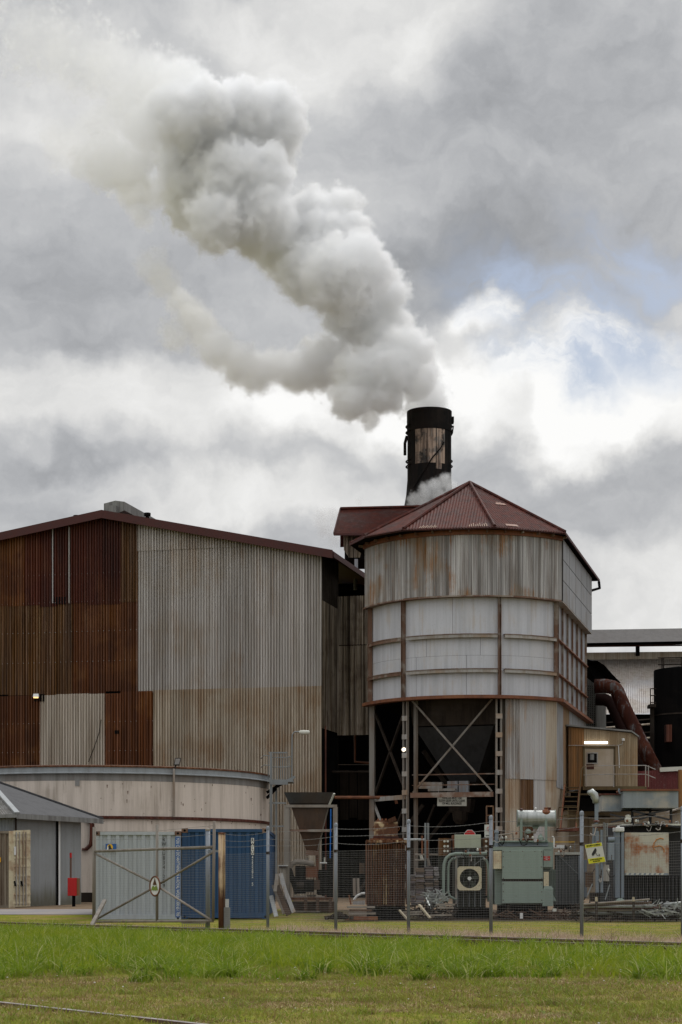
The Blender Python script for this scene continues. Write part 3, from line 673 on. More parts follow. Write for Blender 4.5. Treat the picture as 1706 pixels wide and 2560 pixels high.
# ---------------------------------------------------------------- chimney
CY = 118.0; cc = at(1074, 0, CY); ch = thing('mill_chimney', 'fat soot black steel chimney with a bare tan patch, steaming at its top', 'chimney', (cc.x, CY, .6))
def cz(py): return EYE+(HY-py)/F*CY
RCH = 55.0/F*CY; base = (cc.x, CY, 0)
MB().lathe(base, [(1.55, .6), (1.50, cz(1262)), (RCH*1.06, cz(1240)), (RCH, cz(1200)), (RCH, cz(1082))], 48).build('shaft', M['stack'], ch, smooth=True)
MB().lathe(base, [(RCH+.03, cz(1082)), (RCH+.03, cz(1030)), (RCH-.10, cz(1030)), (RCH-.12, cz(1060))], 48).build('rim_band', M['stack'], ch, auto=40)
MB().lathe(base, [(RCH+.012, cz(1168)), (RCH+.012, cz(1083))], 24, R(229), R(311)).build('bare_plate', M['stack_bare'], ch, smooth=True)
MB().lathe(base, [(RCH+.02, cz(1183)), (RCH+.02, cz(1168))], 12, R(284), R(300)).build('bare_plate', M['stack_bare'], ch, smooth=True)
for py in (1068, 1083, 1155, 1168):
    MB().lathe(base, [(RCH+.03, cz(py)), (RCH+.12, cz(py-1)), (RCH+.03, cz(py-3))], 24, R(150), R(215)).build('clip_ring', M['stack'], ch)
    MB().lathe(base, [(RCH+.02, cz(py)), (RCH+.09, cz(py-1)), (RCH+.02, cz(py-3))], 8, R(-20), R(15)).build('clip_ring', M['stack'], ch)
for ang in (262, 285, 330, 205):
    q0 = Vector(base)+Vector((math.cos(R(ang))*(RCH+.03), math.sin(R(ang))*(RCH+.03), 0))
    MB().bar(q0+Vector((0, 0, cz(1240))), q0+Vector((0, 0, cz(1032))), .035, .02).build('seam_strip', M['stack'], ch)
def cs(px, py, r=RCH+.08):
    dx = (px-1074)/F*CY; dx = max(-r, min(r, dx)); return Vector((cc.x+dx, CY-math.sqrt(max(0, r*r-dx*dx)), cz(py)))
MB().tube([cs(1108, 1116), cs(1098, 1134), cs(1080, 1155), cs(1062, 1182), cs(1045, 1208), cs(1032, 1230)], .04, 6).build('cable', M['stack'], ch)
MB().tube([at(1018, 1090, CY), at(1013, 1108, CY), at(1013, 1138, CY)], .09, 6).build('bent_strip', M['stack'], ch)
MB().box(tuple(at(1129, 1058, CY)-Vector((0, .3, 0))), tuple(at(1135, 1044, CY)+Vector((0, .3, 0)))).build('bracket_box', M['stack'], ch)
MB().tube([at(1128, 1068, CY), at(1134, 1066, CY), at(1131, 1082, CY), at(1128, 1088, CY)], .07, 6).build('bracket_box', M['stack'], ch)

# ---------------------------------------------------------------- steam
def steam(name, label, blobs, Y0, pad, vox, dens, K, A, fine, col=(.980, .982, .986), aniso=.1, sc=0.5):
    """clouds of steam: a density grid made from puffs along the drift path, torn by noise"""
    pts = [(at(px, py, Y0+dy), rp/F*Y0, dn) for px, py, rp, dy, dn in blobs]
    lo = [min(p[i]-r for p, r, _ in pts)-pad for i in range(3)]; hi = [max(p[i]+r for p, r, _ in pts)+pad for i in range(3)]
    me = bpy.data.meshes.new(name); o = bpy.data.objects.new(name, me); SC.collection.objects.link(o)
    ng = bpy.data.node_groups.new(name+'_grid', 'GeometryNodeTree')
    ng.interface.new_socket('Geometry', in_out='INPUT', socket_type='NodeSocketGeometry')
    ng.interface.new_socket('Geometry', in_out='OUTPUT', socket_type='NodeSocketGeometry')
    g = G(ng); pos = g.n('GeometryNodeInputPosition').outputs[0]
    n1 = g.noise(pos, .42*sc*2, 5, .6, 0, True); n2 = g.noise(pos, 1.7*sc*2, 4, .6, 0, True)
    wp = g.v('ADD', pos, g.v('SCALE', g.v('SUBTRACT', n1, (.5, .5, .5)), scale=A))
    wp = g.v('ADD', wp, g.v('SCALE', g.v('SUBTRACT', n2, (.5, .5, .5)), scale=A*.55))
    f = None; fd = None
    for p, r, dn in pts:
        v = g.m('MULTIPLY', g.m('SUBTRACT', 1.0, g.m('DIVIDE', g.v('DISTANCE', wp, tuple(p)), r)), 1.0)
        v = g.m('MAXIMUM', v, 0.0 if False else -1.0); vd = g.m('MULTIPLY', g.m('MAXIMUM', v, 0.001), dn)
        f = v if f is None else g.m('MAXIMUM', f, v); fd = vd if fd is None else g.m('MAXIMUM', fd, vd)
    wt = g.m('DIVIDE', fd, g.m('MAXIMUM', f, .001)); wt = g.m('POWER', wt, 1.35)
    n3 = g.noise(pos, fine, 6, .72, .4); n4 = g.noise(pos, fine*.3, 3, .5)
    f = g.m('ADD', f, g.m('MULTIPLY', g.m('SUBTRACT', n3, .5), g.ramp(n4, .35, .65, .7, 2.1)))
    d = g.m('MULTIPLY', g.m('MULTIPLY', g.m('MAXIMUM', f, 0.0), K), 1.0, clamp=True)
    d = g.m('MULTIPLY', g.m('MULTIPLY', g.m('MULTIPLY', d, d), dens), wt)
    vc = g.n('GeometryNodeVolumeCube'); g.put(vc.inputs['Density'], d); vc.inputs['Min'].default_value = lo; vc.inputs['Max'].default_value = hi
    for i, ax in enumerate('XYZ'): vc.inputs['Resolution '+ax].default_value = max(8, int((hi[i]-lo[i])/vox))
    m = bpy.data.materials.new(name); m.use_nodes = True; m.node_tree.nodes.clear(); h = G(m.node_tree)
    pv = h.n('ShaderNodeVolumePrincipled'); pv.inputs['Color'].default_value = (*col, 1); pv.inputs['Density'].default_value = 1.0
    pv.inputs['Anisotropy'].default_value = aniso
    oo = h.n('ShaderNodeOutputMaterial'); h.L.new(pv.outputs[0], oo.inputs['Volume'])
    sm = g.n('GeometryNodeSetMaterial'); sm.inputs['Material'].default_value = m; g.L.new(vc.outputs[0], sm.inputs[0])
    go = g.n('NodeGroupOutput'); g.L.new(sm.outputs[0], go.inputs[0])
    md = o.modifiers.new('grid', 'NODES'); md.node_group = ng
    m.cycles.volume_step_rate = 1.0
    return tag(o, label, 'steam', None, 'stuff')
k_ = 1/.919
B = []
for (x, y, r, dn) in ((400, 270, 75, .9), (480, 240, 62, 1), (560, 250, 72, 1), (640, 252, 62, 1), (665, 300, 50, 1), (590, 320, 95, 1), (480, 340, 115, 1), (425, 390, 68, .9),
    (445, 460, 72, 1), (540, 430, 105, 1), (622, 400, 62, 1), (500, 510, 74, 1), (600, 500, 92, 1), (655, 560, 82, 1), (722, 485, 58, 1), (785, 478, 50, 1), (805, 520, 44, 1),
    (740, 560, 90, 1), (705, 620, 78, 1), (830, 590, 58, 1), (868, 622, 48, 1), (785, 640, 92, 1), (880, 680, 58, 1), (820, 722, 80, 1), (905, 745, 52, 1), (865, 792, 62, 1),
    (925, 800, 55, .9), (905, 855, 56, .9), (962, 812, 34, .9), (960, 870, 46, .75), (985, 905, 46, .62), (962, 930, 40, .55), (1004, 935, 36, .6), (975, 955, 34, .6), (998, 958, 32, .6),
    (745, 835, 66, .85), (825, 865, 66, .9), (690, 850, 55, .8), (805, 920, 44, .8), (848, 955, 30, .7), (640, 845, 45, .6), (590, 860, 50, .6), (545, 835, 52, .6), (498, 800, 52, .55),
    (455, 745, 48, .5), (425, 700, 42, .45), (885, 905, 50, .8), (870, 850, 60, .85),
    (250, 370, 62, .36), (300, 430, 55, .42), (200, 370, 42, .36), (320, 490, 34, .34), (330, 300, 60, .42), (350, 190, 80, .28), (420, 195, 66, .42), (300, 230, 70, .22), (230, 290, 60, .18), (150, 330, 60, .16), (270, 160, 80, .16), (180, 130, 90, .13), (80, 90, 90, .12), (380, 650, 40, .35), (350, 610, 40, .3), (400, 770, 36, .35), (300, 380, 60, .4), (360, 440, 44, .45)):
    B.append((x*k_, y*k_, r*k_*1.07, 2.2*math.sin(x*.013+y*.021)-1.0+(0 if x < 930 else 0.8), dn))
steam('steam_plume', 'great billowing plume of white steam drifting up and left from the mill chimney', B, CY, .3, .1, 2.6, 4.0, 1.9, 1.5)
B2 = [(1040, 1250, 26, 0, .6), (1065, 1230, 26, 0, .7), (1090, 1212, 25, 0, .7), (1113, 1200, 22, 0, .6), (1125, 1215, 22, 0, .6), (1095, 1235, 28, 0, .6), (1060, 1255, 28, 0, .6), (1030, 1265, 18, 0, .6)]
steam('steam_wisp', 'small white wisp of steam rising in front of the foot of the chimney behind the red roof', B2, 115.8, .2, .07, 2.6, 3.0, .9, 3.5, sc=1.2)
B3 = [(805, 1300, 26, 0, .6), (830, 1290, 24, 0, .6), (815, 1325, 26, 0, .6), (835, 1350, 26, 0, .5), (905, 1255, 14, 0, .45), (905, 1280, 12, 0, .45)]
steam('steam_wisp', 'grey wisp of steam left of the red roofed head house', B3, 122, .2, .09, 1.3, 3.0, 1.2, 3.0, col=(.9, .9, .91), sc=1.0)

# ---------------------------------------------------------------- right background
far = thing('sloping_roof_shed', 'far mill shed with a long sloping silvery corrugated roof at the right edge', 'shed', tuple(at(1600, 2230, 128)))
M['galv_far'] = sheet('galv_far', (.30, .27, .24), (.17, .13, .10), .6, metal=.3, rough=.42, blotch=(.34, .34, .36), bamt=.6, bscale=.3, vary=.04)
a, b, c_, d_ = at(1420, 1786, 124), at(1800, 1782, 124), at(1800, 1646, 133), at(1420, 1650, 133)
mb = MB(); n = 70
for k in range(n*4+1):
    f = k/(n*4); o = Vector((0, -.6, .8))*(.02*math.sin(2*math.pi*k/4)); mb.V += [tuple(a+(b-a)*f+o), tuple(d_+(c_-d_)*f+o)]
mb.Fc = [(2*k, 2*k+2, 2*k+3, 2*k+1) for k in range(n*4)]; mb.build('roof', M['galv_far'], far)
MB().bar(at(1420, 1642, 133.2), at(1800, 1638, 133.2), .3, .5).build('ridge_cap', M['galv_tan'], far)
MB().box((at(1430, 0, 125.5).x, 125.5, .6), (at(1800, 0, 125.5).x, 134, zat(0, 1786, Vector((0, 125.5, 0))))).build('wall', M['soot'], far)
for i, y in enumerate((1800, 1812, 1832, 1846, 1858, 1874)):
    MB().tube([at(1505+i*4, y+8, 123.5), at(1660, y-4, 123.5)], .05+.02*(i % 2), 6).build('pipe', M['galv_tan' if i % 2 else 'soot_brown'], far)
cb = thing('conveyor_gallery', 'long covered conveyor gallery crossing the sky on a dark post at the right', 'conveyor', tuple(at(1590, 1635, 133)))
M['gallery'] = sheet('gallery', (.085, .078, .075), (.05, .045, .042), .5, rough=.7, blotch=(.06, .05, .045), bamt=.5, vary=.04, speck=(.3, .26, .2), spamt=.25)
MB().hexa([at(1400, 1609, 131), at(1820, 1601, 131), at(1820, 1601, 135), at(1400, 1609, 135)], [at(1400, 1576, 132.5), at(1820, 1569, 132.5), at(1820, 1569, 133.5), at(1400, 1576, 133.5)]).build('cover', M['gallery'], cb)
MB().bar(at(1400, 1611, 133), at(1820, 1603, 133), .6, .25).build('girder', M['soot'], cb)
MB().bar(at(1400, 1617, 132.6), at(1820, 1612, 132.6), .1, .1).build('girder', M['rust_maroon'], cb)
for px in (1595, 1780): MB().bar(at(px, 1613, 133), at(px, 1640, 133), .24, .3).build('post', M['soot'], cb)
dt = thing('black_tank', 'tall black round tank with a handrail on top at the right edge', 'tank', tuple(at(1722, 2230, 106)))
c = at(1722, 0, 106); rr = 86/F*106
MB().lathe((c.x, 106, 0), [(rr, .6), (rr, zat(0, 1678, c)), (rr-.02, zat(0, 1676, c)), (0, zat(0, 1672, c)+.2)], 48).build('shell', M['soot'], dt, auto=40)
MB().lathe((c.x, 106, zat(0, 1792, c)), [(rr+.03, 0), (rr+.03, .08)], 48).build('band', M['soot_brown'], dt)
MB().box((at(1662, 0, 104.5).x, 103.9, zat(0, 1862, c)), (at(1676, 0, 104.5).x, 104.5, zat(0, 1820, c))).build('hatch', M['rust_maroon'], dt)
for y in (1645, 1662): MB().tube([at(1646, y, 106), at(1720, y-1, 105)], .035, 6).build('handrail', M['soot_brown'], dt)
for px in (1656, 1660, 1705): MB().tube([at(px, 1644, 106), at(px, 1676, 106)], .035, 6).build('rail_post', M['soot_brown'], dt)
for y in (1722, 1739, 1757): MB().tube([at(1627, y, 105), at(1641, y, 105)], .03, 6).build('handrail', M['soot_brown'], dt)
MB().tube([at(1627, 1722, 105), at(1627, 1760, 105)], .03, 6).build('rail_post', M['soot_brown'], dt)
MB().box(tuple(at(1626, 1768, 105)), tuple(at(1641, 1760, 105)+Vector((0, 1, 0)))).build('platform', M['soot_brown'], dt)
MB().bar(at(1631, 1765, 105.5), at(1631, 1900, 105.5), .2).build('post', M['soot_brown'], dt)
# louvre block panel, awning, ducts
lb = thing('louvre_screen', 'pale screen wall pierced by rows of dark square openings beside the silo', 'screen', tuple(at(1480, 1840, 101)))
a, b = at(1462, 1838, 103), at(1493, 1838, 100.5)
MB().hexa([a, b, b+Vector((0, .3, 0)), a+Vector((0, .3, 0))], [at(1462, 1690, 103), at(1491, 1712, 100.5), at(1491, 1712, 100.8), at(1462, 1690, 103.3)]).build('panel', M['conc_weather'], lb)
mb = MB()
for i in range(5):
    for j in range(22):
        f = (i+.6)/5.4; px = 1466+f*26; y = 1715+j*5.6+(f*2)
        if y > 1834: continue
        Y = 103-2.5*(px-1462)/31; p = at(px, y, Y-.03); mb.box((p.x-.04, p.y-.03, p.z-.035), (p.x+.04, p.y+.01, p.z+.035))
tag(mb.build('openings', M['soot'], lb), None, kind='stuff')
MB().hexa([at(1490, 1838, 101.5), at(1516, 1838, 101.5), at(1516, 1838, 102), at(1490, 1838, 102)], [at(1490, 1728, 101.5), at(1516, 1733, 101.5), at(1516, 1733, 102), at(1490, 1728, 102)]).build('side_panel', M['conc_weather'], lb)
aw = thing('torn_awning', 'black sagging awning over the ducts at the right of the silo', 'awning', tuple(at(1500, 1700, 101)))
MB().slab([at(1462, 1646, 103), at(1480, 1652, 101), at(1494, 1652, 101), at(1513, 1664, 101), at(1532, 1686, 100), at(1553, 1707, 99), at(1520, 1702, 101), at(1496, 1712, 101), at(1462, 1700, 103)], (0, 1.2, .05)).build('sheet', M['soot'], aw)
M['duct_rust'] = sheet('duct_rust', (.045, .014, .009), (.022, .009, .008), .6, rough=.85, blotch=(.10, .036, .022), bamt=.6, bscale=.8, vary=.05, third=(.13, .14, .145), tamt=.8, spec=.05)
M['duct_dark'] = sheet('duct_dark', (.018, .010, .009), (.03, .012, .01), .5, rough=.85, spec=.05, vary=.05)
du = thing('long_rusty_duct', 'long thick duct, rust red with bare grey patches, slanting down beside the hut', 'duct', tuple(at(1650, 1935, 97)))
pp = [at(1488, 1716, 99), at(1515, 1715, 99)]+[at(1527+18*math.sin(t), 1716+16*(1-math.cos(t))+2, 98.6) for t in (.3, .8, 1.3)]+[at(1562, 1772, 98), at(1600, 1850, 97.5), at(1645, 1937, 97)]
MB().tube(pp, .36, 20).build('pipe', M['duct_rust'], du, smooth=True)
MB().tube([at(1586, 1821, 97.75), at(1588, 1825, 97.7)], .40, 20).build('flange', M['duct_rust'], du, smooth=True)
du2 = thing('short_dark_duct', 'shorter dark maroon duct bending down behind the hut', 'duct', tuple(at(1575, 1850, 99)))
MB().tube([at(1490, 1749, 100.5), at(1515, 1750, 100.4), at(1528, 1757, 100.2), at(1537, 1775, 100), at(1570, 1850, 99.5), at(1610, 1935, 99)], .31, 20).build('pipe', M['duct_dark'], du2, smooth=True)
# hut on its platform
M['hut_paint'] = sheet('hut_paint', (.29, .225, .145), (.17, .115, .06), .75, rough=.7, blotch=(.23, .12, .045), bamt=.65, bscale=.55, vary=.05, third=(.07, .06, .04), tamt=.5)
M['hut_orange'] = sheet('hut_orange', (.21, .10, .032), (.11, .055, .022), .7, rough=.7, vary=.1, third=(.06, .045, .025), tamt=.5)
M['door_paint'] = sheet('door_paint', (.36, .30, .235), (.24, .19, .12), .35, rough=.7, blotch=(.20, .14, .06), bamt=.4, vary=0)
M['moss_metal'] = sheet('moss_metal', (.085, .055, .022), (.04, .03, .016), .6, rough=.8, blotch=(.15, .12, .06), bamt=.4, vary=.1)
YH = 91.0
hut = thing('control_hut', 'ochre stained metal control hut on a raised platform with a lit tube over its door', 'hut', tuple(at(1508, 1975, YH)))
wx = [at(1422, 0, YH).x, at(1466, 0, YH).x, at(1595, 0, YH).x]
zb = zat(0, 1975, Vector((0, YH, 0)))
def hz(px): return zat(0, 1818+(px-1422)/158*15 if px < 1580 else 1833+(px-1580)/15*10, Vector((0, YH, 0)))
edges = [1422, 1440, 1461]+[1461+i*(1595-1461)/8 for i in range(1, 9)]
for i, (a, b) in enumerate(zip(edges[:-1], edges[1:])):
    A2, B2_ = at(a, 0, YH), at(b, 0, YH); n = 24
    path = [(A2.x+(B2_.x-A2.x)*k/n, YH, 0, -1, max(-1, min(1, 3*math.sin(2*math.pi*k/8)))) for k in range(n+1)]
    zsp = zat(0, 1864, Vector((0, YH, 0)))
    if b <= 1462:
        MB().corr(path, zsp, lambda k: hz(a+(b-a)*k/n), .006).build('cladding_sheet', M['hut_orange'], hut); MB().corr(path, zb, zsp-.01, .006).build('cladding_sheet', M['hut_orange'], hut)
    else: MB().corr(path, zb, lambda k: hz(a+(b-a)*k/n), .006).build('cladding_sheet', M['hut_paint'], hut)
MB().hexa([(wx[2]-.01, YH, zb), (wx[2], YH, zb), (wx[2], YH+2.5, zb), (wx[2]-.01, YH+2.5, zb)], [(wx[2]-.01, YH, hz(1595)), (wx[2], YH, hz(1595)), (wx[2], YH+2.5, hz(1595)), (wx[2]-.01, YH+2.5, hz(1595))]).build('side_wall', M['hut_paint'], hut)
q = [at(1417, 1815, YH-.15), at(1580, 1830, YH-.15), at(1598, 1843, YH-.15)]
MB().slab([q[0], q[1], q[1]+Vector((0, 2.8, 0)), q[0]+Vector((0, 2.8, 0))], (0, 0, .07)).build('roof', M['conc_weather'], hut)
MB().slab([q[1], q[2], q[2]+Vector((0, 2.8, 0)), q[1]+Vector((0, 2.8, 0))], (0, 0, .07)).build('roof', M['conc_weather'], hut)
def rect(x0, x1, y0, y1, Y, th): # front face at Y, thickness th behind
    return MB().hexa([at(x0, y1, Y), at(x1, y1, Y), at(x1, y1, Y)+Vector((0, th, 0)), at(x0, y1, Y)+Vector((0, th, 0))], [at(x0, y0, Y), at(x1, y0, Y), at(x1, y0, Y)+Vector((0, th, 0)), at(x0, y0, Y)+Vector((0, th, 0))])
door = rect(1463, 1535, 1872, 1970, YH-.05, .04).build('door', M['door_paint'], hut)
for x0_, x1_, y0_, y1_ in ((1459, 1462.5, 1869, 1970), (1535.5, 1539, 1869, 1970), (1459, 1539, 1866, 1871)):
    rect(x0_, x1_, y0_, y1_, YH-.08, .07).build('door_frame', M['moss_metal'], hut)
rect(1467, 1496, 1881, 1910, YH-.08, .03).build('window_frame', M['grey_frame'], door)
rect(1470, 1493, 1884, 1907, YH-.09, .02).build('pane', M['soot'], door)
rect(1476, 1486, 1886, 1900, YH-.10, .01).build('paper_notice', M['conc_weather'], door)
rect(1467, 1486, 1911, 1923, YH-.08, .03).build('door_sign', M['rust_maroon'], door)
MB().tube([at(1462, 1857, YH-.10), at(1520, 1857, YH-.10)], .058, 10).build('light_tube', M['tube_on'], hut)
MB().tube([at(1422, 1864, YH-.05), at(1545, 1864, YH-.05), at(1556, 1861, YH-.05), at(1559, 1850, YH-.05)], .02, 6).build('conduit', M['grey_frame'], hut)
MB().tube([at(1547, 1864, YH-.05), at(1549, 1905, YH-.05), at(1549, 1920, YH-.05)], .02, 6).build('conduit', M['white_paint'], hut)
MB().lathe(at(1559, 1852, YH-.12), [(0, -.02), (.07, 0), (.07, .09), (0, .12)], 10).build('bulkhead_lamp', M['white_paint'], hut)
pf = thing('hut_platform', 'rusty platform with handrails and stair in front of the hut', 'platform', tuple(at(1530, 2000, YH-1.2)))
YP = YH-1.3
MB().hexa([at(1458, 1975, YP), at(1618, 1975, YP), at(1618, 1975, YP)+Vector((0, 1.6, 0)), at(1458, 1975, YP)+Vector((0, 1.6, 0))], [at(1458, 1966, YP), at(1618, 1966, YP), at(1618, 1966, YP)+Vector((0, 1.6, 0)), at(1458, 1966, YP)+Vector((0, 1.6, 0))]).build('deck', M['moss_metal'], pf)
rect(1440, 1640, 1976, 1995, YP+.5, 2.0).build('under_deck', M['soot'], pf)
rect(1450, 1700, 1984, 1988, YP-.02, .1).build('beam', M['moss_metal'], pf)
rect(1400, 1760, 1992, 2028, YP+.5, .3).build('shadow_gap_board', M['soot'], pf)  # near-black panel standing in for the shade below the deck
for y in (1914, 1936): MB().tube([at(1460, y+2, YP), at(1522, y, YP), at(1615, y, YP), at(1640, y+10, YP)], .022, 6).build('handrail', M['grey_frame'], pf)
for px in (1535, 1615, 1622, 1466): MB().tube([at(px, 1914, YP), at(px, 1968, YP)], .025, 6).build('rail_post', M['grey_frame'], pf)
MB().tube([at(1462, 1914, YP), at(1454, 1925, YP-.3), at(1449, 1995, YP-1.2), at(1440, 2080, YP-2.4)], .03, 6).build('handrail', M['moss_metal'], pf)
for k in range(8):
    y = 1968+k*11.5; rect(1415-k*.6, 1449-k*.7, y, y+2.2, YP-.1-k*.27, .26).build('stair_tread', M['moss_metal'], pf)
for a, b in ((1413, 1402), (1451, 1441)): MB().bar(at(a, 1965, YP), at(b, 2075, YP-2.3), .06, .22).build('stringer', M['rust_ring'], pf)
rect(1398, 1449, 2070, 2078, YP-2.6, 1.2).build('landing', M['rust_maroon'], pf)
for y in (2019, 2041): MB().tube([at(1398, y, YP-2.5), at(1445, y, YP-2.5)], .022, 6).build('handrail', M['moss_metal'], pf)
for px in (1398, 1421, 1445): MB().tube([at(px, 2019, YP-2.5), at(px, 2071, YP-2.5)], .022, 6).build('rail_post', M['moss_metal'], pf)
M['tan_wall'] = sheet('tan_wall', (.30, .245, .18), (.20, .15, .10), .5, rough=.8, blotch=(.24, .18, .12), bamt=.5, vary=.0)
tw = thing('tan_lower_building', 'low tan building under the hut platform behind the switchyard', 'building', tuple(at(1560, 2240, 92.5)))
rect(1400, 1800, 2020, 2245, 92.5, 1.5).build('wall', M['tan_wall'], tw)
rect(1474, 1524, 2044, 2120, 92.44, .06).build('door', M['door_paint'], tw)
rect(1472, 1526, 2041, 2044, 92.38, .1).build('door_lintel', M['soot_brown'], tw)
rect(1398, 1415, 2080, 2240, 92.3, .2).build('dark_opening', M['soot'], tw)
mf = thing('maroon_panel_fence', 'maroon corrugated panels with peeling white lines behind the platform rail', 'fence', tuple(at(1650, 1975, YH+1)))
M['maroon_sheet'] = sheet('maroon_sheet', (.12, .025, .024), (.075, .02, .02), .5, rough=.6, vary=.08, speck=(.4, .35, .32), spamt=.35)
for i in range(6):
    a = at(1590+i*20, 1978, YH+1); b = at(1610+i*20, 1978, YH+1)
    MB().corr([(a.x+(b.x-a.x)*k/32, a.y, 0, -1, math.sin(2*math.pi*k/6.4)) for k in range(33)], a.z, zat(0, 1928-i*.8, a), .01).build('panel', M['maroon_sheet'], mf)
MB().bar(at(1650, 1925, YH+1), at(1712, 1922, YH+1), .3, .2).build('cap_pipe', M['sign_white'], mf)
MB().tube([at(1703, 1925, YH-2), at(1703, 2110, YH-2)], .12, 10).build('orange_post', M['hut_orange'], mf)
# ---------------------------------------------------------------- round concrete tank in front of the shed
M['tank_paint'] = sheet('tank_paint', (.57, .50, .435), (.36, .31, .26), .6, rough=.85, blotch=(.44, .38, .32), bamt=.5, bscale=.5, vary=.01, third=(.24, .20, .16), tamt=.55, speck=(.40, .33, .28), spamt=.25)
M['tank_band'] = sheet('tank_band', (.25, .27, .28), (.17, .17, .17), .5, rough=.7, vary=.02)
M['tank_bare'] = sheet('tank_bare', (.22, .215, .205), (.13, .125, .115), .7, rough=.9, blotch=(.17, .14, .12), bamt=.5, vary=.02)
TX, TY, TR = -9.85, 80.5, 6.85
tk = thing('round_concrete_tank', 'wide low round tank of stained off-white concrete with a grey rim', 'tank', (TX, TY, .55))
def tz(py): return EYE+(HY-py)/F*(TY-TR)
bs = (TX, TY, 0); A0, A1 = R(180), R(360)
rim = [(TR+.10, tz(1916)), (TR+.10, tz(1921)), (TR+.03, tz(1922))]
npl = 22
for k in range(npl):
    a0 = A0+(A1-A0)*k/npl; a1 = A0+(A1-A0)*(k+1)/npl
    MB().lathe(bs, [(TR+.03, tz(1950)), (TR+.03, tz(2044))], 4, a0, a1).build('wall_panel', M['tank_paint'], tk, smooth=True)
MB().lathe(bs, [(TR+.032, tz(1933)), (TR+.034, tz(1952))], 96, A0, A1).build('bare_band', M['tank_bare'], tk, smooth=True)
MB().lathe(bs, [(TR+.03, .6), (TR+.03, tz(2044))], 96, A0, A1).build('lower_wall', M['tank_paint'], tk, smooth=True)
MB().lathe(bs, [(TR+.035, .3), (TR+.035, tz(2232)), (TR, tz(2231))], 96, A0, A1).build('base_band', M['soot_brown'], tk)  # dark band painted as the shadow along the tank foot
MB().lathe(bs, [(TR+.03, tz(1934)), (TR+.16, tz(1934)), (TR+.16, tz(1932)), (TR+.10, tz(1930)), (TR+.10, tz(1918)), (TR-.1, tz(1917))], 96, A0, A1).build('rim_band', M['tank_band'], tk, auto=40)
MB().lathe(bs, [(TR+.14, tz(1918)), (TR+.14, tz(1914)), (TR-.1, tz(1912)), (0, tz(1905))], 96).build('roof', M['rust_brown'], tk, auto=40)
MB().lathe(bs, [(TR-.1, .3), (TR-.1, tz(1918))], 64, 0, R(180)).build('rear_wall', M['tank_bare'], tk, smooth=True)
MB().lathe(bs, [(TR+.05, tz(2048)), (TR+.12, tz(2047)), (TR+.12, tz(2041)), (TR+.05, tz(2040))], 96, A0, A1).build('pipe_ring', M['rust_maroon'], tk)
def tpt(px, py, off=.06):
    k = (px-CX)/F; lo, hi = -TR, TR       # intersection with the cylinder
    a = k*k+1; b = -2*(k*TX+TY); c = TX*TX+TY*TY-(TR+off)**2; D = b*b-4*a*c; Y = (-b-math.sqrt(max(0, D)))/(2*a)
    return at(px, py, Y)
MB().tube([tpt(435, 1922, .2), tpt(435, 2041, .1)], .045, 8).build('conduit', M['grey_frame'], tk)
rngs = [(px, py) for px, py in ((268, 1962), (378, 1965), (487, 2028), (487, 1998), (655, 1968), (620, 1965), (615, 1980), (660, 2020), (632, 2010), (360, 2033))]
random.seed(11); st = MB()
for px, py in rngs+[(random.uniform(240, 660), random.uniform(1958, 2038)) for _ in range(16)]+[(random.uniform(260, 640), random.uniform(2050, 2062)) for _ in range(10)]:
    w = random.uniform(.6, 1.6); h = random.uniform(1, 9) if random.random() < .6 else 2
    p, q, r_, s_ = tpt(px-w, py, .034), tpt(px+w, py, .034), tpt(px+w*.4, py+h, .034), tpt(px-w*.4, py+h, .034); st.face([s_, r_, q, p])
M['rust_stain'] = sheet('rust_stain', (.12, .07, .05), (.07, .04, .03), .5, vary=0)
tag(st.build('rust_stains', M['rust_stain'], tk), None, kind='stuff')
MB().hexa([tpt(188, 1965), tpt(199, 1965), tpt(199, 1965, .04), tpt(188, 1965, .04)], [tpt(188, 1951), tpt(199, 1951), tpt(199, 1951, .04), tpt(188, 1951, .04)]).build('patch', M['tank_bare'], tk)
for k, (dx, off) in enumerate(((0, .1), (5, .16))):
    MB().tube([tpt(214-dx*.3, 2055, off), tpt(226-dx, 2050, off), tpt(233-dx, 2062, off), tpt(232-dx, 2100, off), tpt(230-dx, 2112, off), tpt(218-dx, 2124, off), tpt(205, 2124, off)], .05, 8).build('cable_loop', M['rust_maroon'], tk)
c = tpt(443, 1904, .25); fl = thing('square_floodlight', 'grey square floodlight tilted up on the rim of the round tank', 'light', tuple(c-Vector((0, 0, .2))))
MB().slab([c+Vector((-.13, 0, -.14)), c+Vector((.09, 0, -.14)), c+Vector((.15, .08, .14)), c+Vector((-.08, .08, .14))], (0, .06, -.01)).build('housing', M['soot_brown'], fl)
MB().slab([c+Vector((-.10, -.006, -.11)), c+Vector((.07, -.006, -.11)), c+Vector((.12, .064, .11)), c+Vector((-.06, .064, .11))], (0, .004, 0)).build('lens', M['tank_bare'], fl)
MB().bar(c+Vector((-.04, .05, -.1)), tpt(436, 1925, .2), .04).build('bracket', M['soot_brown'], fl)
c = at(95, 1743, 95); wl = thing('wall_lamp', 'small lamp glowing warm in a dark opening of the rusty shed wall', 'light', tuple(spx(95, 1746, .25)))
q = spx(95, 1743, .25)
MB().hexa([q+Vector((-.14, -.1, -.02)), q+Vector((.14, -.1, -.02)), q+Vector((.14, .2, -.02)), q+Vector((-.14, .2, -.02))], [q+Vector((-.12, 0, .14)), q+Vector((.12, 0, .14)), q+Vector((.12, .2, .14)), q+Vector((-.12, .2, .14))]).build('hood', M['white_paint'], wl)
MB().box((q.x-.11, q.y-.10, q.z-.075), (q.x+.11, q.y+.05, q.z-.022)).build('lens', M['lamp_warm'], wl)
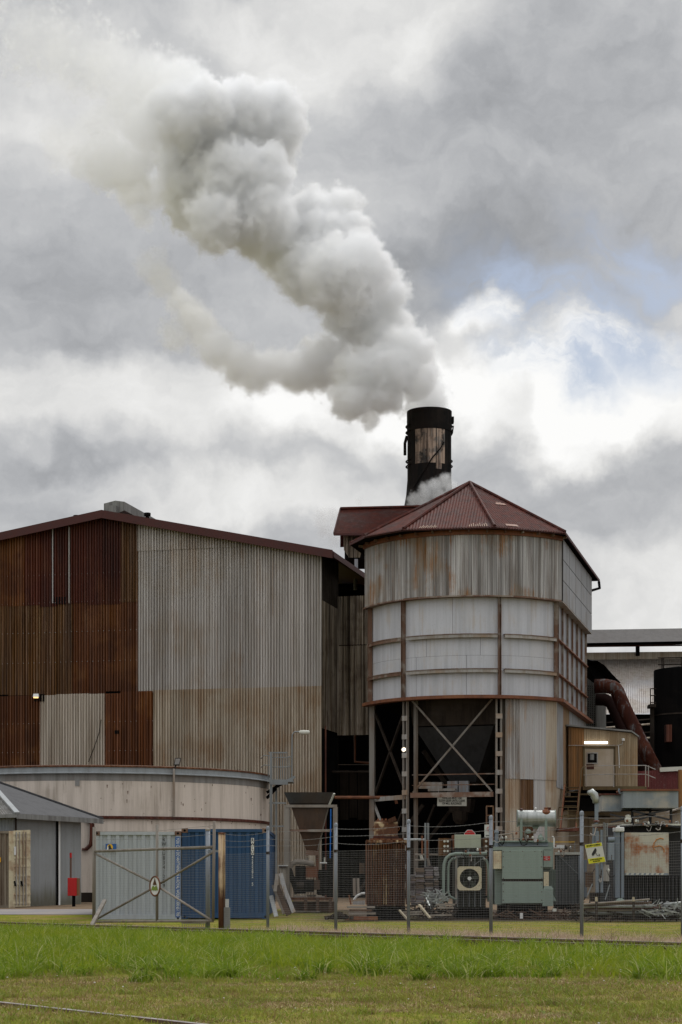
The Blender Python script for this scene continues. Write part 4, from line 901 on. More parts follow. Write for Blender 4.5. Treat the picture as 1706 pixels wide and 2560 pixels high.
cb_ = MB().tube([spx(256, 1800, .15), spx(250, 1835, .15), spx(238, 1870, .15), spx(224, 1906, .15)], .018, 6).build('hanging_cable', M['soot_brown'])
tag(cb_, 'thin dark cable slanting down over the cream sheets of the shed', 'cable')
# platform and ladder beside the tank, with a lamp pole
M['galv_steel'] = sheet('galv_steel', (.20, .215, .22), (.13, .13, .125), .5, rough=.55, metal=.3, vary=.06)
YL = 79.0
lp_ = thing('access_platform', 'grey steel access platform with caged handrail at the right edge of the round tank', 'platform', tuple(at(690, 2240, YL)))
def bx(x0, x1, y0, y1, Y, th, nm, m, par, **k): return rect(x0, x1, y0, y1, Y, th).build(nm, M[m], par, **k)
bx(668, 733, 1949, 1955, YL-.6, 1.3, 'deck', 'galv_steel', lp_); bx(674, 720, 1955, 1962, YL-.6, .1, 'kick_plate', 'galv_steel', lp_)
MB().bar(at(718, 1953, YL-.5), at(738, 1942, YL-.5), .05, .1).build('deck_lip', M['galv_steel'], lp_)
MB().bar(at(678, 1882, YL-.5), at(678, 2240, YL-.5), .11, .11).build('post', M['galv_steel'], lp_)
MB().bar(at(672, 1882, YL-.5), at(719, 1882, YL-.5), .06, .06).build('top_rail', M['galv_steel'], lp_)
for y in (1894, 1918): MB().tube([at(653, y+1-(y > 1900)*2+2, YL-.3), at(660, y-5, YL-.45), at(675, y-4, YL-.5), at(680, y, YL-.5), at(718, y, YL-.5), at(731, y-3, YL-.2)], .02, 6).build('handrail', M['galv_steel'], lp_)
for i in range(8): MB().tube([at(680+i*5.4, 1884, YL-.5), at(680+i*5.4, 1950, YL-.5)], .014, 5).build('cage_bar', M['galv_steel'], lp_)
for px in (671, 718, 723, 730): MB().tube([at(px, 1890, YL-.3), at(px, 1950, YL-.3)], .02, 5).build('rail_post', M['galv_steel'], lp_)
for a, b in (((667, 1982), (704, 1960)), ((667, 1996), (690, 1972))): MB().bar(at(*a, YL), at(*b, YL), .1, .12).build('stair_stringer', M['soot'], lp_)
for px, y in ((690, 1970), (698, 1965)): MB().bar(at(px, y-8, YL), at(px, y+12, YL), .04).build('brace', M['galv_steel'], lp_)
for y in (2008, 2066): MB().bar(at(673, y, YL-.5), at(716, y, YL-.5), .06).build('tie_bar', M['galv_steel'], lp_)
MB().bar(at(691, 1962, YL+.3), at(691, 2240, YL+.3), .08).build('post', M['galv_steel'], lp_)
sl_ = thing('street_lamp', 'slim curved-arm lamp standing over the access platform against the pale shed wall', 'lamp', tuple(at(730, 1950, YL)))
MB().tube([at(730, 1950, YL), at(730.5, 1850, YL), at(731, 1838, YL), at(735, 1831, YL), at(742, 1829.5, YL), at(750, 1829.5, YL)], .028, 8).build('pole', M['galv_steel'], sl_)
MB().tube([at(748, 1830.5, YL), at(752, 1831, YL), at(762, 1831.5, YL), at(772, 1831.5, YL), at(775, 1832.5, YL)], [.05, .085, .10, .09, .03], 10).build('lamp_head', M['sign_white'], sl_, smooth=True)

# ---------------------------------------------------------------- tin shed at the left
M['tin_grey'] = sheet('tin_grey', (.27, .285, .29), (.20, .205, .20), .5, rough=.55, metal=.1, vary=.02, blotch=(.22, .225, .22), bamt=.5, bscale=.6, moss=(.5, 1.3, (.085, .075, .035)))
M['tin_roof'] = sheet('tin_roof', (.075, .075, .078), (.05, .05, .053), .5, spec=.1, rough=.7, vary=.03)
ts = thing('tin_shed', 'grey corrugated tin shed with a dark hipped roof at the left edge', 'shed', (-10.5, 68.5, .4))
Q = Vector((-11.04, 66.0, 0)); DB = Vector((.4104, .9119, 0)); DA = Vector((-.9119, .4104, 0)); ZT = 3.45
def tin(P, D, s0, s1, per, amp, mat, nm, z0=.35, z1=ZT):
    n = int((s1-s0)/per*6); nn = Vector((D.y, -D.x, 0)); path = []
    if nn.y > 0: nn = -nn
    for k in range(n+1):
        s = s0+(s1-s0)*k/n; path.append((P.x+D.x*s, P.y+D.y*s, nn.x, nn.y, math.sin(2*math.pi*s/per)))
    return MB().corr(path, z0, z1, amp, 0).build(nm, mat, ts)
for i in range(5): tin(Q, DB, i*.86, (i+1)*.86, .086, .008, M['tin_grey'], 'cladding_sheet')
for i in range(9): tin(Q, DA, i*.8, (i+1)*.8+.02, .12, .02, M['tin_grey'], 'cladding_sheet')
back = Q+DB*4.3
MB().hexa([back, back+DA*7, back+DA*7-DB*.05, back-DB*.05], [p+Vector((0, 0, ZT)) for p in (back, back+DA*7, back+DA*7-DB*.05, back-DB*.05)]).build('rear_wall', M['tin_grey'], ts)
nB = Vector((DB.y, -DB.x, 0))
if nB.dot(Vector((0, -1, 0))) < 0: nB = -nB
w = Q+DB*2.75+nB*.05
MB().bar(w+Vector((0, 0, .4)), w+Vector((0, 0, ZT-.05)), .10, .06, up=nB).build('post', M['white_paint'], ts)
MB().bar(w-DB*.09+Vector((0, 0, .4)), w-DB*.09+Vector((0, 0, ZT-.05)), .07, .04, up=nB).build('post', M['soot'], ts)
MB().tube([Q+nB*.1+Vector((0, 0, 2.7)), Q+nB*.1+Vector((0, 0, ZT))], .035, 6).build('downpipe', M['soot_brown'], ts)
oh = .45
e0 = Q-DB*oh-DA*oh; e1 = Q+DB*(4.3+oh+.3)-DA*oh; ap = Q+DB*2.15+DA*2.6; ap2 = ap+DA*6
z0, z1 = ZT+.05, ZT+1.45
def zz(p, z): return Vector((p.x, p.y, z))
def ribbed(p, q, a, b, per, mat, nm): # eave p->q, ridge b..a (a above q)
    n = int((q-p).length/per)*4; nn = (q-p).cross(a-p).normalized(); nn = nn if nn.z > 0 else -nn; mb = MB()
    for k in range(n+1):
        f = k/n; o = nn*(.016*math.sin(2*math.pi*k/4)); mb.V += [tuple(p+(q-p)*f+o), tuple(b+(a-b)*f+o)]
    mb.Fc = [(2*k, 2*k+2, 2*k+3, 2*k+1) for k in range(n)]; return mb.build(nm, mat, ts)
MB().slab([zz(e0, z0), zz(e1, z0), zz(ap, z1)], (0, 0, .03)).build('roof', M['tin_roof'], ts)
ribbed(zz(e0+DA*7, z0), zz(e0, z0), zz(ap, z1), zz(ap2, z1), .1, M['tank_bare'], 'roof')
MB().slab([zz(e1, z0), zz(e1+DA*7, z0), zz(ap2, z1), zz(ap, z1)], (0, 0, .03)).build('roof', M['tin_roof'], ts)
MB().bar(zz(e0, z0+.05), zz(ap, z1+.05), .18, .05).build('hip_cap', M['tin_grey'], ts)
MB().bar(zz(e1, z0+.05), zz(ap, z1+.05), .16, .05).build('hip_cap', M['tin_roof'], ts)
MB().bar(zz(e0, z0-.06), zz(e1, z0-.06), .05, .17).build('fascia', M['conc_weather'], ts)
MB().bar(zz(e0, z0-.05), zz(e0+DA*7, z0-.05), .05, .12).build('fascia', M['conc_weather'], ts)
# red post box and its post
c = at(183, 2218, 66.6); rb = thing('red_box', 'red metal box on a short post in front of the tin shed', 'box', (c.x, c.y, gz(66.6)))
MB().box((c.x-.19, c.y, c.z-.30), (c.x+.12, c.y+.3, c.z+.31)).build('body', M['red_paint'], rb, bevel=.01)
MB().box((c.x+.122, c.y+.02, c.z-.29), (c.x+.20, c.y+.3, c.z+.30)).build('side_panel', M['rust_ochre'], rb)
MB().bar((c.x, c.y+.15, gz(66.6)-.02), (c.x, c.y+.15, c.z-.3), .1).build('post', M['soot'], rb)
mk = MB().tube([at(177, 2196, 67.2), at(177, 2132, 67.2)], .035, 8).build('marker_pole', M['rust_stain']); tag(mk, 'thin faded red and brown marker pole rising behind the red box', 'pole')
MB().tube([at(177, 2145, 67.2)-Vector((0, .01, 0)), at(177, 2133, 67.2)-Vector((0, .01, 0))], .038, 8).build('red_tip', M['red_paint'], mk)

# ---------------------------------------------------------------- shipping containers
M['cont_grey'] = sheet('cont_grey', (.335, .36, .38), (.25, .265, .275), .4, rough=.6, vary=0, speck=(.2, .17, .15), spamt=.12)
M['cont_blue'] = sheet('cont_blue', (.017, .055, .125), (.012, .035, .08), .5, rough=.6, vary=0, blotch=(.022, .06, .12), bamt=.4)
M['cont_cream'] = sheet('cont_cream', (.56, .50, .35), (.30, .22, .12), .5, rough=.7, vary=.03, blotch=(.22, .09, .04), bamt=.55, bscale=1.8, speck=(.12, .06, .03), spamt=.5)
M['cont_brown'] = sheet('cont_brown', (.19, .16, .12), (.08, .05, .03), .9, rough=.8, vary=.1)
def container(name, label, x0, x1, ytop, ybot, Y, depth, mat, seams=9, rot=0.0):
    a, b = at(x0, ybot, Y), at(x1, ytop, Y); w = b.x-a.x; h = b.z-a.z; t = thing(name, label, 'container', ((a.x+b.x)/2, Y+depth/2, a.z))
    X0, X1, Z0, Z1 = a.x, b.x, a.z, b.z
    # corner posts, rails, castings, corrugated walls
    for x in (X0, X1-.14):
        MB().box((x, Y, Z0+.12), (x+.14, Y+.12, Z1-.12)).build('corner_post', mat, t)
    for x in (X0-.01, X1-.17):
        for z in (Z0-.01, Z1-.12):
            cst = MB().box((x, Y-.012, z), (x+.18, Y+.15, z+.13)).build('corner_casting', M['rust_frame'] if z > Z0+1 else mat, t, bevel=.008)
            MB().tube([(x+.09, Y-.014, z+.065), (x+.09, Y+.02, z+.065)], .035, 10).build('casting_hole', M['soot'], cst)
    MB().box((X0+.14, Y+.01, Z1-.10), (X1-.14, Y+.1, Z1-.01)).build('top_rail', mat, t)
    MB().box((X0+.14, Y+.01, Z0+.02), (X1-.14, Y+.1, Z0+.16)).build('bottom_rail', mat, t)
    def wall(P, D, nn, L_, z0, z1, n):
        path = []
        for k in range(n):
            for f, o in ((0, 0), (.36, 0), (.50, -1), (.86, -1)): s = (k+f)/n*L_; path.append((P[0]+D[0]*s, P[1]+D[1]*s, nn[0], nn[1], o))
        path.append((P[0]+D[0]*L_, P[1]+D[1]*L_, nn[0], nn[1], 0)); return path
    MB().corr(wall((X0+.14, Y+.03), (1, 0), (0, -1), w-.28, 0, 0, seams), Z0+.1, Z1-.1, .045, 0).build('end_wall', mat, t)
    for x, nn in ((X0, -1), (X1, 1)):
        MB().corr(wall((x-nn*.02, Y+.12), (0, 1), (nn, 0), depth-.24, 0, 0, int(depth/.28)), Z0+.12, Z1-.1, .036, 0).build('side_wall', mat, t)
        MB().box((min(x, x-nn*.1), Y+.12, Z1-.10), (max(x, x-nn*.1), Y+depth, Z1-.01)).build('side_rail', mat, t)
    MB().box((X0, Y+.12, Z1-.05), (X1, Y+depth, Z1-.03)).build('roof', mat, t)
    MB().box((X0, Y+depth-.1, Z0), (X1, Y+depth, Z1-.01)).build('rear_wall', mat, t)
    return t, X0, X1, Z0, Z1
gc, X0, X1, Z0, Z1 = container('grey_container', 'light grey shipping container behind the gate with a blue banner down its right edge', 235, 452, 2079, 2301, 56, 6.06, M['cont_grey'])
M['banner_blue'] = sheet('banner_blue', (.02, .085, .26), (.018, .07, .21), .3, rough=.5, vary=0)
bn = MB().box((X1-.155, 55.985, Z0+.08), (X1-.01, 55.995, Z1-.15)).build('banner', M['banner_blue'], gc)
zc = (Z0+Z1)/2-.035
text('YOU CAN DO ANYTHING IN A ROYAL WOLF   1300 651 700', M['white_paint'], bn, (X1-.082, 55.98, zc), .125, rot=(R(90), R(90), 0), sx=.66, bold=.002)
def vtext(s, mat, par, px, ptop, pbot, Y, size, sx=.8, bold=.001):
    n = len(s)
    for i, chx in enumerate(s):
        if chx == ' ': continue
        p = at(px, ptop+(pbot-ptop)*(i+.5)/n, Y); text(chx, mat, par, p, size, sx=sx, bold=bold, name='letter')
vtext('RWLU834 1289'.replace(' ', ''), M['black_paint'], gc, 410, 2094, 2221, 55.975, .15, bold=.003)
lg = MB().box(tuple(at(264, 2126, 55.96)), tuple(at(291, 2110, 55.96)+Vector((0, .01, 0)))).build('logo_panel', M['banner_blue'], gc)
M['yellow_paint'] = sheet('yellow_paint', (.62, .36, .02), (.5, .3, .02), .3, rough=.5, vary=0)
p = at(275, 2118.5, 55.955); n = 24
MB().slab([p+Vector((.085*math.cos(2*math.pi*k/n), 0, .092*math.sin(2*math.pi*k/n))) for k in range(n)][::-1], (0, .004, 0)).build('yellow_disc', M['yellow_paint'], lg)
wolf = [(-.05, -.09), (-.035, -.03), (-.05, .02), (-.02, .05), (-.045, .085), (-.005, .07), (.02, .045), (.03, 0), (.06, -.05), (.07, -.09)]
MB().slab([p+Vector((x, -.003, z)) for x, z in wolf], (0, .002, 0)).build('animal_emblem', M['black_paint'], lg)
wolf2 = [(-.085, -.09), (-.09, -.06), (-.075, .0), (-.06, .05), (-.05, .02), (-.04, -.03), (-.052, -.09)]
MB().slab([p+Vector((x, -.0035, z)) for x, z in wolf2], (0, .002, 0)).build('animal_emblem', M['white_paint'], lg)
bc, X0, X1, Z0, Z1 = container('blue_container', 'deep blue shipping container standing right of the grey one', 455, 671, 2072, 2297, 56.1, 6.06, M['cont_blue'])
idp = MB().box(tuple(at(628, 2137.5, 56.075)), tuple(at(635.5, 2095.5, 56.075)+Vector((0, .006, 0)))).build('number_patch', M['white_paint'], bc)
vtext('RWLU', M['black_paint'], bc, 631.7, 2096, 2137, 56.07, .13, bold=.002)
vtext('422292 5', M['white_paint'], bc, 631.7, 2139, 2216, 56.07, .13, bold=.001)
# cream container with open door at the far left
cc_ = thing('cream_container', 'old cream shipping container, rust streaked, its door leaf swung open', 'container', tuple(at(-30, 2272, 65.2)))
a, b = at(-160, 2270, 65), at(24, 2078, 65)
n = 14; path = []
for k in range(n):
    for f, o in ((0, 0), (.36, 0), (.5, -1), (.86, -1)): path.append((a.x+(b.x-a.x)*(k+f)/n, 65.0, 0, -1, o))
path.append((b.x, 65, 0, -1, 0)); MB().corr(path, a.z, b.z, .045, 0).build('side_wall', M['cont_brown'], cc_)
MB().box((a.x, 65.05, a.z), (b.x, 67.4, b.z-.02)).build('body', M['cont_brown'], cc_)
MB().box((b.x-.02, 64.96, a.z), (b.x+.16, 65.1, b.z)).build('corner_post', M['cont_cream'], cc_)
MB().box((a.x, 64.97, b.z-.08), (b.x-.02, 65.1, b.z)).build('top_rail', M['cont_brown'], cc_)
MB().box((a.x, 64.97, a.z-.03), (b.x-.02, 65.1, a.z+.08)).build('bottom_rail', M['cont_brown'], cc_)
MB().hexa([at(-3, 2156, 64.95), at(2, 2156, 64.95), at(2, 2156, 64.96), at(-3, 2156, 64.96)], [at(-3, 2144, 64.95), at(2, 2144, 64.95), at(2, 2144, 64.96), at(-3, 2144, 64.96)]).build('yellow_sticker', M['yellow_paint'], cc_)
dl = MB().hexa([at(34, 2268, 64.6), at(76, 2266, 65.3), at(76, 2266, 65.36), at(34, 2268, 64.66)], [at(34, 2077, 64.6), at(76, 2075, 65.3), at(76, 2075, 65.36), at(34, 2077, 64.66)]).build('door', M['cont_cream'], cc_)
for px in (41, 49, 58, 65):
    Y = 64.55+(px-34)/60; MB().tube([at(px, 2080, Y), at(px, 2264, Y)], .022, 6).build('locking_bar', M['grey_frame'], dl)
for y in (2085, 2100, 2145, 2166, 2190, 2211, 2236, 2258):
    MB().bar(at(34, y, 64.585), at(76, y-1, 65.285), .02, .06).build('hinge_plate', M['cont_cream'], dl)
MB().hexa([at(35, 2138, 64.5), at(40, 2138, 64.6), at(40, 2138, 64.62), at(35, 2138, 64.52)], [at(35, 2117, 64.5), at(40, 2117, 64.6), at(40, 2117, 64.62), at(35, 2117, 64.52)]).build('placard', M['white_paint'], dl)
for px in (36, 53): MB().bar(at(px, 2203, 64.55+(px-34)/60), at(px+3, 2216, 64.55+(px-34)/60), .05).build('handle', M['soot'], dl)

# ---------------------------------------------------------------- feed hopper on its frame, pump and skid below
M['hop_steel'] = sheet('hop_steel', (.060, .058, .056), (.042, .036, .030), .6, rough=.75, vary=.05, blotch=(.075, .05, .032), bamt=.5)
M['hop_rust'] = sheet('hop_rust', (.095, .055, .035), (.05, .034, .024), .7, rough=.8, vary=.05, blotch=(.07, .055, .045), bamt=.6)
M['frame_pale'] = sheet('frame_pale', (.22, .195, .165), (.14, .10, .07), .5, rough=.75, vary=.06)
YF = 61.5
fh = thing('feed_hopper', 'steel feed hopper with a flared tray and long funnel on a pale frame', 'hopper', tuple(at(775, 2262, YF)))
def frust(x0, x1, y0, X0_, X1_, y1, Y, d0, d1, nm, m, par): # top width x0..x1 at y0, bottom X0..X1 at y1, depths d0/d1
    t = [at(x0, y0, Y)+Vector((0, -d0, 0)), at(x1, y0, Y)+Vector((0, -d0, 0)), at(x1, y0, Y)+Vector((0, d0, 0)), at(x0, y0, Y)+Vector((0, d0, 0))]
    b = [at(X0_, y1, Y)+Vector((0, -d1, 0)), at(X1_, y1, Y)+Vector((0, -d1, 0)), at(X1_, y1, Y)+Vector((0, d1, 0)), at(X0_, y1, Y)+Vector((0, d1, 0))]
    return MB().hexa(b, t).build(nm, M[m], par)
frust(712, 833, 1984, 724, 822, 2011, YF, .75, .55, 'tray', 'hop_steel', fh)
MB().bar(at(824, 2012, YF-.55), at(836, 1984, YF-.76), .06, .03).build('tray_edge', M['sign_white'], fh)
frust(729, 820, 2018, 766, 794, 2126, YF, .55, .18, 'funnel', 'hop_rust', fh)
MB().bar(at(821, 2020, YF-.5), at(795, 2126, YF-.2), .035, .03).build('funnel_edge', M['frame_pale'], fh)
bx(716, 836, 2012, 2019, YF-.62, .14, 'top_beam', 'frame_pale', fh); bx(722, 830, 2074, 2080, YF-.5, .1, 'cross_beam', 'rust_frame', fh)
for x0_, x1_ in ((710, 724), (833, 843)): bx(x0_, x1_, 2012, 2262, YF-.6, .2, 'leg', 'frame_pale', fh); bx(x0_+1, x1_+2, 2018, 2258, YF+.7, .2, 'leg', 'frame_pale', fh)
bx(764, 796, 2127, 2139, YF-.25, .5, 'collar', 'rust_frame', fh); bx(772, 789, 2139, 2158, YF-.25, .4, 'spout', 'galv_tan', fh); bx(764, 772, 2145, 2158, YF-.2, .3, 'spout_box', 'frame_pale', fh)
bx(790, 797, 2120, 2215, YF-.1, .2, 'rust_post', 'rust_ring', fh)
M['blue_rope'] = sheet('blue_rope', (.01, .12, .42), (.01, .1, .35), .2, vary=0)
tag(MB().tube([at(827.5, 2023, YF-.7), at(827, 2080, YF-.7), at(826, 2146, YF-.7)], .018, 6).build('blue_rope', M['blue_rope']), 'bright blue rope hanging beside the feed hopper', 'rope')
pu = thing('screw_pump', 'dark pump machine with a curved pipe and orange rusty housing under the feed hopper', 'pump', tuple(at(775, 2262, YF-.2)))
MB().tube([at(725, 2170, YF-.4), at(730, 2161, YF-.4), at(740, 2155, YF-.4), at(760, 2156, YF-.4), at(785, 2160, YF-.4)], .085, 10).build('elbow_pipe', M['frame_pale'], pu)
MB().tube([at(722, 2170, YF-.4), at(727, 2190, YF-.4), at(735, 2205, YF-.4), at(745, 2235, YF-.4)], .10, 10).build('hose', M['soot'], pu)
bx(765, 792, 2166, 2194, YF-.4, .5, 'housing', 'rust_ring', pu); bx(738, 765, 2165, 2235, YF-.2, .6, 'motor', 'soot', pu, bevel=.04)
MB().tube([at(735, 2215, YF-.5), at(785, 2215, YF-.5)], .2, 16).build('drum', M['soot'], pu); bx(792, 818, 2175, 2238, YF-.1, .5, 'gearbox', 'soot', pu, bevel=.04)
bx(780, 800, 2200, 2225, YF-.4, .3, 'bracket', 'hop_rust', pu); MB().tube([at(742, 2215, YF-.75), at(760, 2215, YF-.75)], .12, 12).build('pulley', M['soot_brown'], pu)
MB().tube([at(800, 2158, YF-.3), at(818, 2158, YF-.3)], .03, 6).build('pipe', M['white_paint'], pu); MB().tube([at(812, 2158, YF-.3), at(812, 2144, YF-.3)], .025, 6).build('pipe', M['sign_white'], pu)
sk = thing('rusty_skid', 'low rusty steel skid with loose boards on it under the feed hopper', 'skid', tuple(at(780, 2283, YF-1.2)))
bx(716, 832, 2244, 2252, YF-1.2, 1.2, 'deck', 'rust_brown', sk); bx(720, 836, 2254, 2280, YF-1.0, .2, 'side_beam', 'hop_rust', sk)
for px in (722, 760, 790, 822): bx(px, px+8, 2246, 2284, YF-1.25, .2, 'strut', 'hop_rust', sk)
bx(728, 800, 2278, 2281, YF-1.4, .15, 'pale_board', 'frame_pale', sk); bx(700, 730, 2262, 2266, YF-1.3, .15, 'lower_beam', 'hop_rust', sk)
for i, (a, b, y) in enumerate(((735, 765, 2240), (768, 790, 2238), (792, 812, 2241))): tag(bx(a, b, y, y+4, YF-1.1, .4, 'loose_board', ('frame_pale', 'soot_brown', 'grey_frame')[i], None), ('pale board lying at the left of the rusty skid', 'dark board lying in the middle of the rusty skid', 'grey board lying at the right of the rusty skid')[i], 'board', 'loose boards on the skid')
# leaning scrap beside the blue container
for i, (x0_, y0_, x1_, y1_, w, m_, lab) in enumerate(((678, 2240, 691, 2292, .12, 'white_paint', 'short whitewashed board leaning at the foot of the blue container'), (682, 2214, 710, 2286, .07, 'frame_pale', 'thin pale bar leaning right of the blue container'),
    (692, 2216, 722, 2288, .16, 'hop_rust', 'broad rusty plank leaning among the scrap by the blue container'), (702, 2184, 735, 2282, .12, 'galv_white', 'long bent galvanised strip leaning right of the other scrap'), (693, 2186, 688, 2230, .1, 'frame_pale', 'upright pale offcut behind the leaning scrap'))):
    pts = [at(x0_, y0_, 57.6), at((x0_*.6+x1_*.4)-(3 if i == 3 else 0), y0_*.6+y1_*.4, 57.4), at(x1_, y1_, 57.1)]
    mb = MB(); mb.bar(pts[0], pts[1], w, .03, up=(0, 1, 0)); mb.bar(pts[1], pts[2], w, .03, up=(0, 1, 0)); tag(mb.build('leaning_board' if i in (0, 2) else 'leaning_strip', M[m_]), lab, 'scrap', 'scrap leaning by the blue container')
bx(695, 720, 2163, 2166, 60.5, .8, 'table_top', 'white_paint', thing('pale_cabinet', 'small pale cabinet with a white top half hidden behind the hopper leg', 'cabinet', tuple(at(708, 2255, 60.7))))
cab = bpy.data.objects['pale_cabinet']; bx(700, 714, 2170, 2210, 60.6, .6, 'body', 'galv_cream', cab); bx(698, 716, 2166, 2170, 60.55, .7, 'drawer', 'rust_maroon', cab)
# ---------------------------------------------------------------- switchyard: transformers and what stands round them
M['trafo_rust'] = sheet('trafo_rust', (.12, .046, .02), (.035, .016, .012), .7, rib=.4, rough=.8, vary=.05, blotch=(.13, .055, .025), bamt=.5, bscale=1.5, third=(.44, .32, .19), tamt=1.0)
M['trafo_patch'] = sheet('trafo_patch', (.10, .04, .02), (.05, .022, .014), .5, rough=.8, vary=0, blotch=(.48, .38, .24), bamt=.9, bscale=3.2, speck=(.2, .07, .02), spamt=.8)
M['trafo_green'] = sheet('trafo_green', (.20, .25, .215), (.15, .18, .16), .35, rough=.6, vary=.03, speck=(.09, .07, .05), spamt=.2)
M['box_green'] = sheet('box_green', (.30, .32, .25), (.24, .25, .19), .3, rough=.6, vary=0, speck=(.12, .1, .07), spamt=.2)
M['dark_green'] = sheet('dark_green', (.030, .036, .026), (.02, .02, .016), .5, rough=.8, vary=.1)
M['dark_steel'] = sheet('dark_steel', (.022, .023, .026), (.035, .03, .028), .5, rough=.7, vary=.1)
M['blue_grey'] = sheet('blue_grey', (.17, .20, .23), (.12, .135, .15), .4, rough=.6, vary=.06, speck=(.07, .05, .05), spamt=.3)
M['pale_rusty'] = sheet('pale_rusty', (.40, .385, .32), (.33, .28, .2), .4, rough=.7, vary=0, blotch=(.27, .088, .022), bamt=1.0, bscale=1.5, third=(.20, .065, .02), tamt=.8, speck=(.2, .08, .03), spamt=.3)
M['silver'] = sheet('silver', (.34, .35, .34), (.16, .17, .16), .8, rough=.35, metal=.5, vary=.03, blotch=(.24, .27, .24), bamt=.5, bscale=3)
M['tank_galv'] = sheet('tank_galv', (.20, .225, .24), (.13, .145, .16), .5, rough=.6, vary=.02, blotch=(.36, .32, .26), bamt=.7, bscale=1.1)
M['fan_cream'] = sheet('fan_cream', (.52, .46, .32), (.4, .33, .22), .4, rough=.6, vary=0, speck=(.14, .07, .03), spamt=.7)
M['wood'] = sheet('wood', (.34, .29, .21), (.2, .17, .12), .5, rough=.9, vary=.2, axis='x')
def post_at(px, y0, y1, Y, w, nm, m, par): return MB().bar(at(px, y0, Y), at(px, y1, Y), w, w).build(nm, M[m], par)
# 1: rusty transformer
Y = 55.5; t = thing('rusty_transformer', 'old fully rusted transformer with a finned body and a stained box on top', 'transformer', tuple(at(964, 2302, Y)))
a, b = at(914, 2266, Y), at(1018, 2106, Y)
MB().box((a.x+.05, Y+.05, a.z), (b.x-.05, Y+1.3, b.z-.05)).build('body', M['trafo_rust'], t)
nf = 17
for k in range(nf):
    x = a.x+.02+(b.x-a.x-.04)*k/(nf-1); MB().box((x-.014, Y-.14, a.z+.05), (x+.014, Y+.08, b.z-.02-.03*(k % 2))).build('fin', M['trafo_rust'], t)
bx(916, 1018, 2100, 2107, Y-.05, 1.3, 'top_plate', 'trafo_rust', t); bx(926, 1010, 2096, 2100, Y+.1, .8, 'flange', 'rust_brown', t)
bx(936, 995, 2055, 2094, Y+.15, .7, 'top_box', 'trafo_patch', t, bevel=.02); bx(934, 997, 2091, 2096, Y+.1, .8, 'box_flange', 'rust_maroon', t)
bx(940, 992, 2051, 2055, Y+.2, .6, 'lid', 'rust_brown', t)
MB().bar(at(972, 2054, Y+.2), at(990, 2046, Y+.2), .2, .12).build('lid_arm', M['rust_brown'], t)
for px in (946, 956, 965, 982): MB().tube([at(px, 2052, Y+.3), at(px, 2047, Y+.3)], .03, 6).build('bolt', M['rust_ring'], t)
for px in (935, 996): MB().tube([at(px, 2066, Y+.3), at(px+(3 if px > 950 else -3), 2072, Y+.3), at(px, 2078, Y+.3)], .015, 5).build('lug', M['rust_brown'], t)
for px in (930, 943, 957, 972, 986, 1000): MB().tube([at(px, 2101, Y-.02), at(px, 2098, Y-.02)], .05, 8).build('bolt', M['rust_ring'], t)
bx(918, 1014, 2266, 2300, Y+.2, .8, 'base', 'soot', t)
for px in (925, 1003): bx(px, px+10, 2266, 2302, Y-.02, .3, 'foot', 'soot_brown', t)
bx(1018, 1034, 2104, 2170, Y+.6, .4, 'side_box', 'soot_brown', t); bx(899, 912, 2158, 2185, Y+.5, .3, 'side_panel', 'hop_rust', t)
# sleepers, beam, bits at its foot
for i, (x0_, x1_, y, m_) in enumerate(((868, 938, 2266, 'frame_pale'), (874, 930, 2274, 'hop_rust'), (872, 940, 2282, 'frame_pale'), (866, 900, 2290, 'hop_rust'))):
    tag(bx(x0_, x1_, y, y+5, 54.8-i*.1, .5, 'timber', m_, None), ('topmost pale timber of the pile left of the rusty transformer', 'brown timber second in the pile left of the rusty transformer', 'pale timber third in the pile left of the rusty transformer', 'short brown timber at the bottom of the pile by the rusty transformer')[i], 'timber', 'timbers piled left of the rusty transformer')
tag(bx(863, 945, 2292, 2301, 54.2, .2, 'rust_beam', 'rust_ring', None), 'orange rusty steel beam lying on the ground left of the rusty transformer', 'beam')
tag(MB().bar(at(878, 2262, 58), at(873, 2238, 58), .13, .05).build('orange_post', M['rust_ring']), 'short orange rusty post leaning behind the timbers', 'post')
wb = thing('steel_pan', 'white-edged metal pan propped left of the rusty transformer', 'pan', tuple(at(896, 2262, 58)))
MB().slab([at(882, 2262, 58), at(913, 2262, 58), at(913, 2252, 58), at(882, 2254, 58)], (0, .05, 0)).build('body', M['galv_white'], wb)
MB().tube([at(885, 2250, 58), at(893, 2240, 58), at(905, 2234, 58), at(913, 2234, 58)], .04, 6).build('rim', M['white_paint'], wb)
# dirt heap of dark stones
random.seed(5); mb = MB()
for i in range(120):
    px = random.gauss(848, 12); y = 2296-max(0, 14-abs(px-848)*.5)*random.random(); p = at(px, y, 53.2+random.random()*.8); r_ = random.uniform(.03, .09)
    mb.hexa([p+Vector((random.uniform(-1, 1)*r_, random.uniform(-1, 1)*r_, -r_*.5)) for _ in range(4)], [p+Vector((random.uniform(-1, 1)*r_, random.uniform(-1, 1)*r_, r_*.6)) for _ in range(4)])
tag(mb.build('rubble_heap', M['soot_brown']), 'small dark heap of rubble on the grass beside the fence post', 'rubble', None, 'stuff')
for px in (886, 895): tag(MB().tube([at(px, 2196, 66), at(px+1, 2240, 66)], .05, 8).build('bollard', M['frame_pale']), 'left of two slim pale bollards in the bay behind the transformer' if px < 890 else 'right of two slim pale bollards in the bay behind the transformer', 'bollard', 'slim bollards in the dark bay')
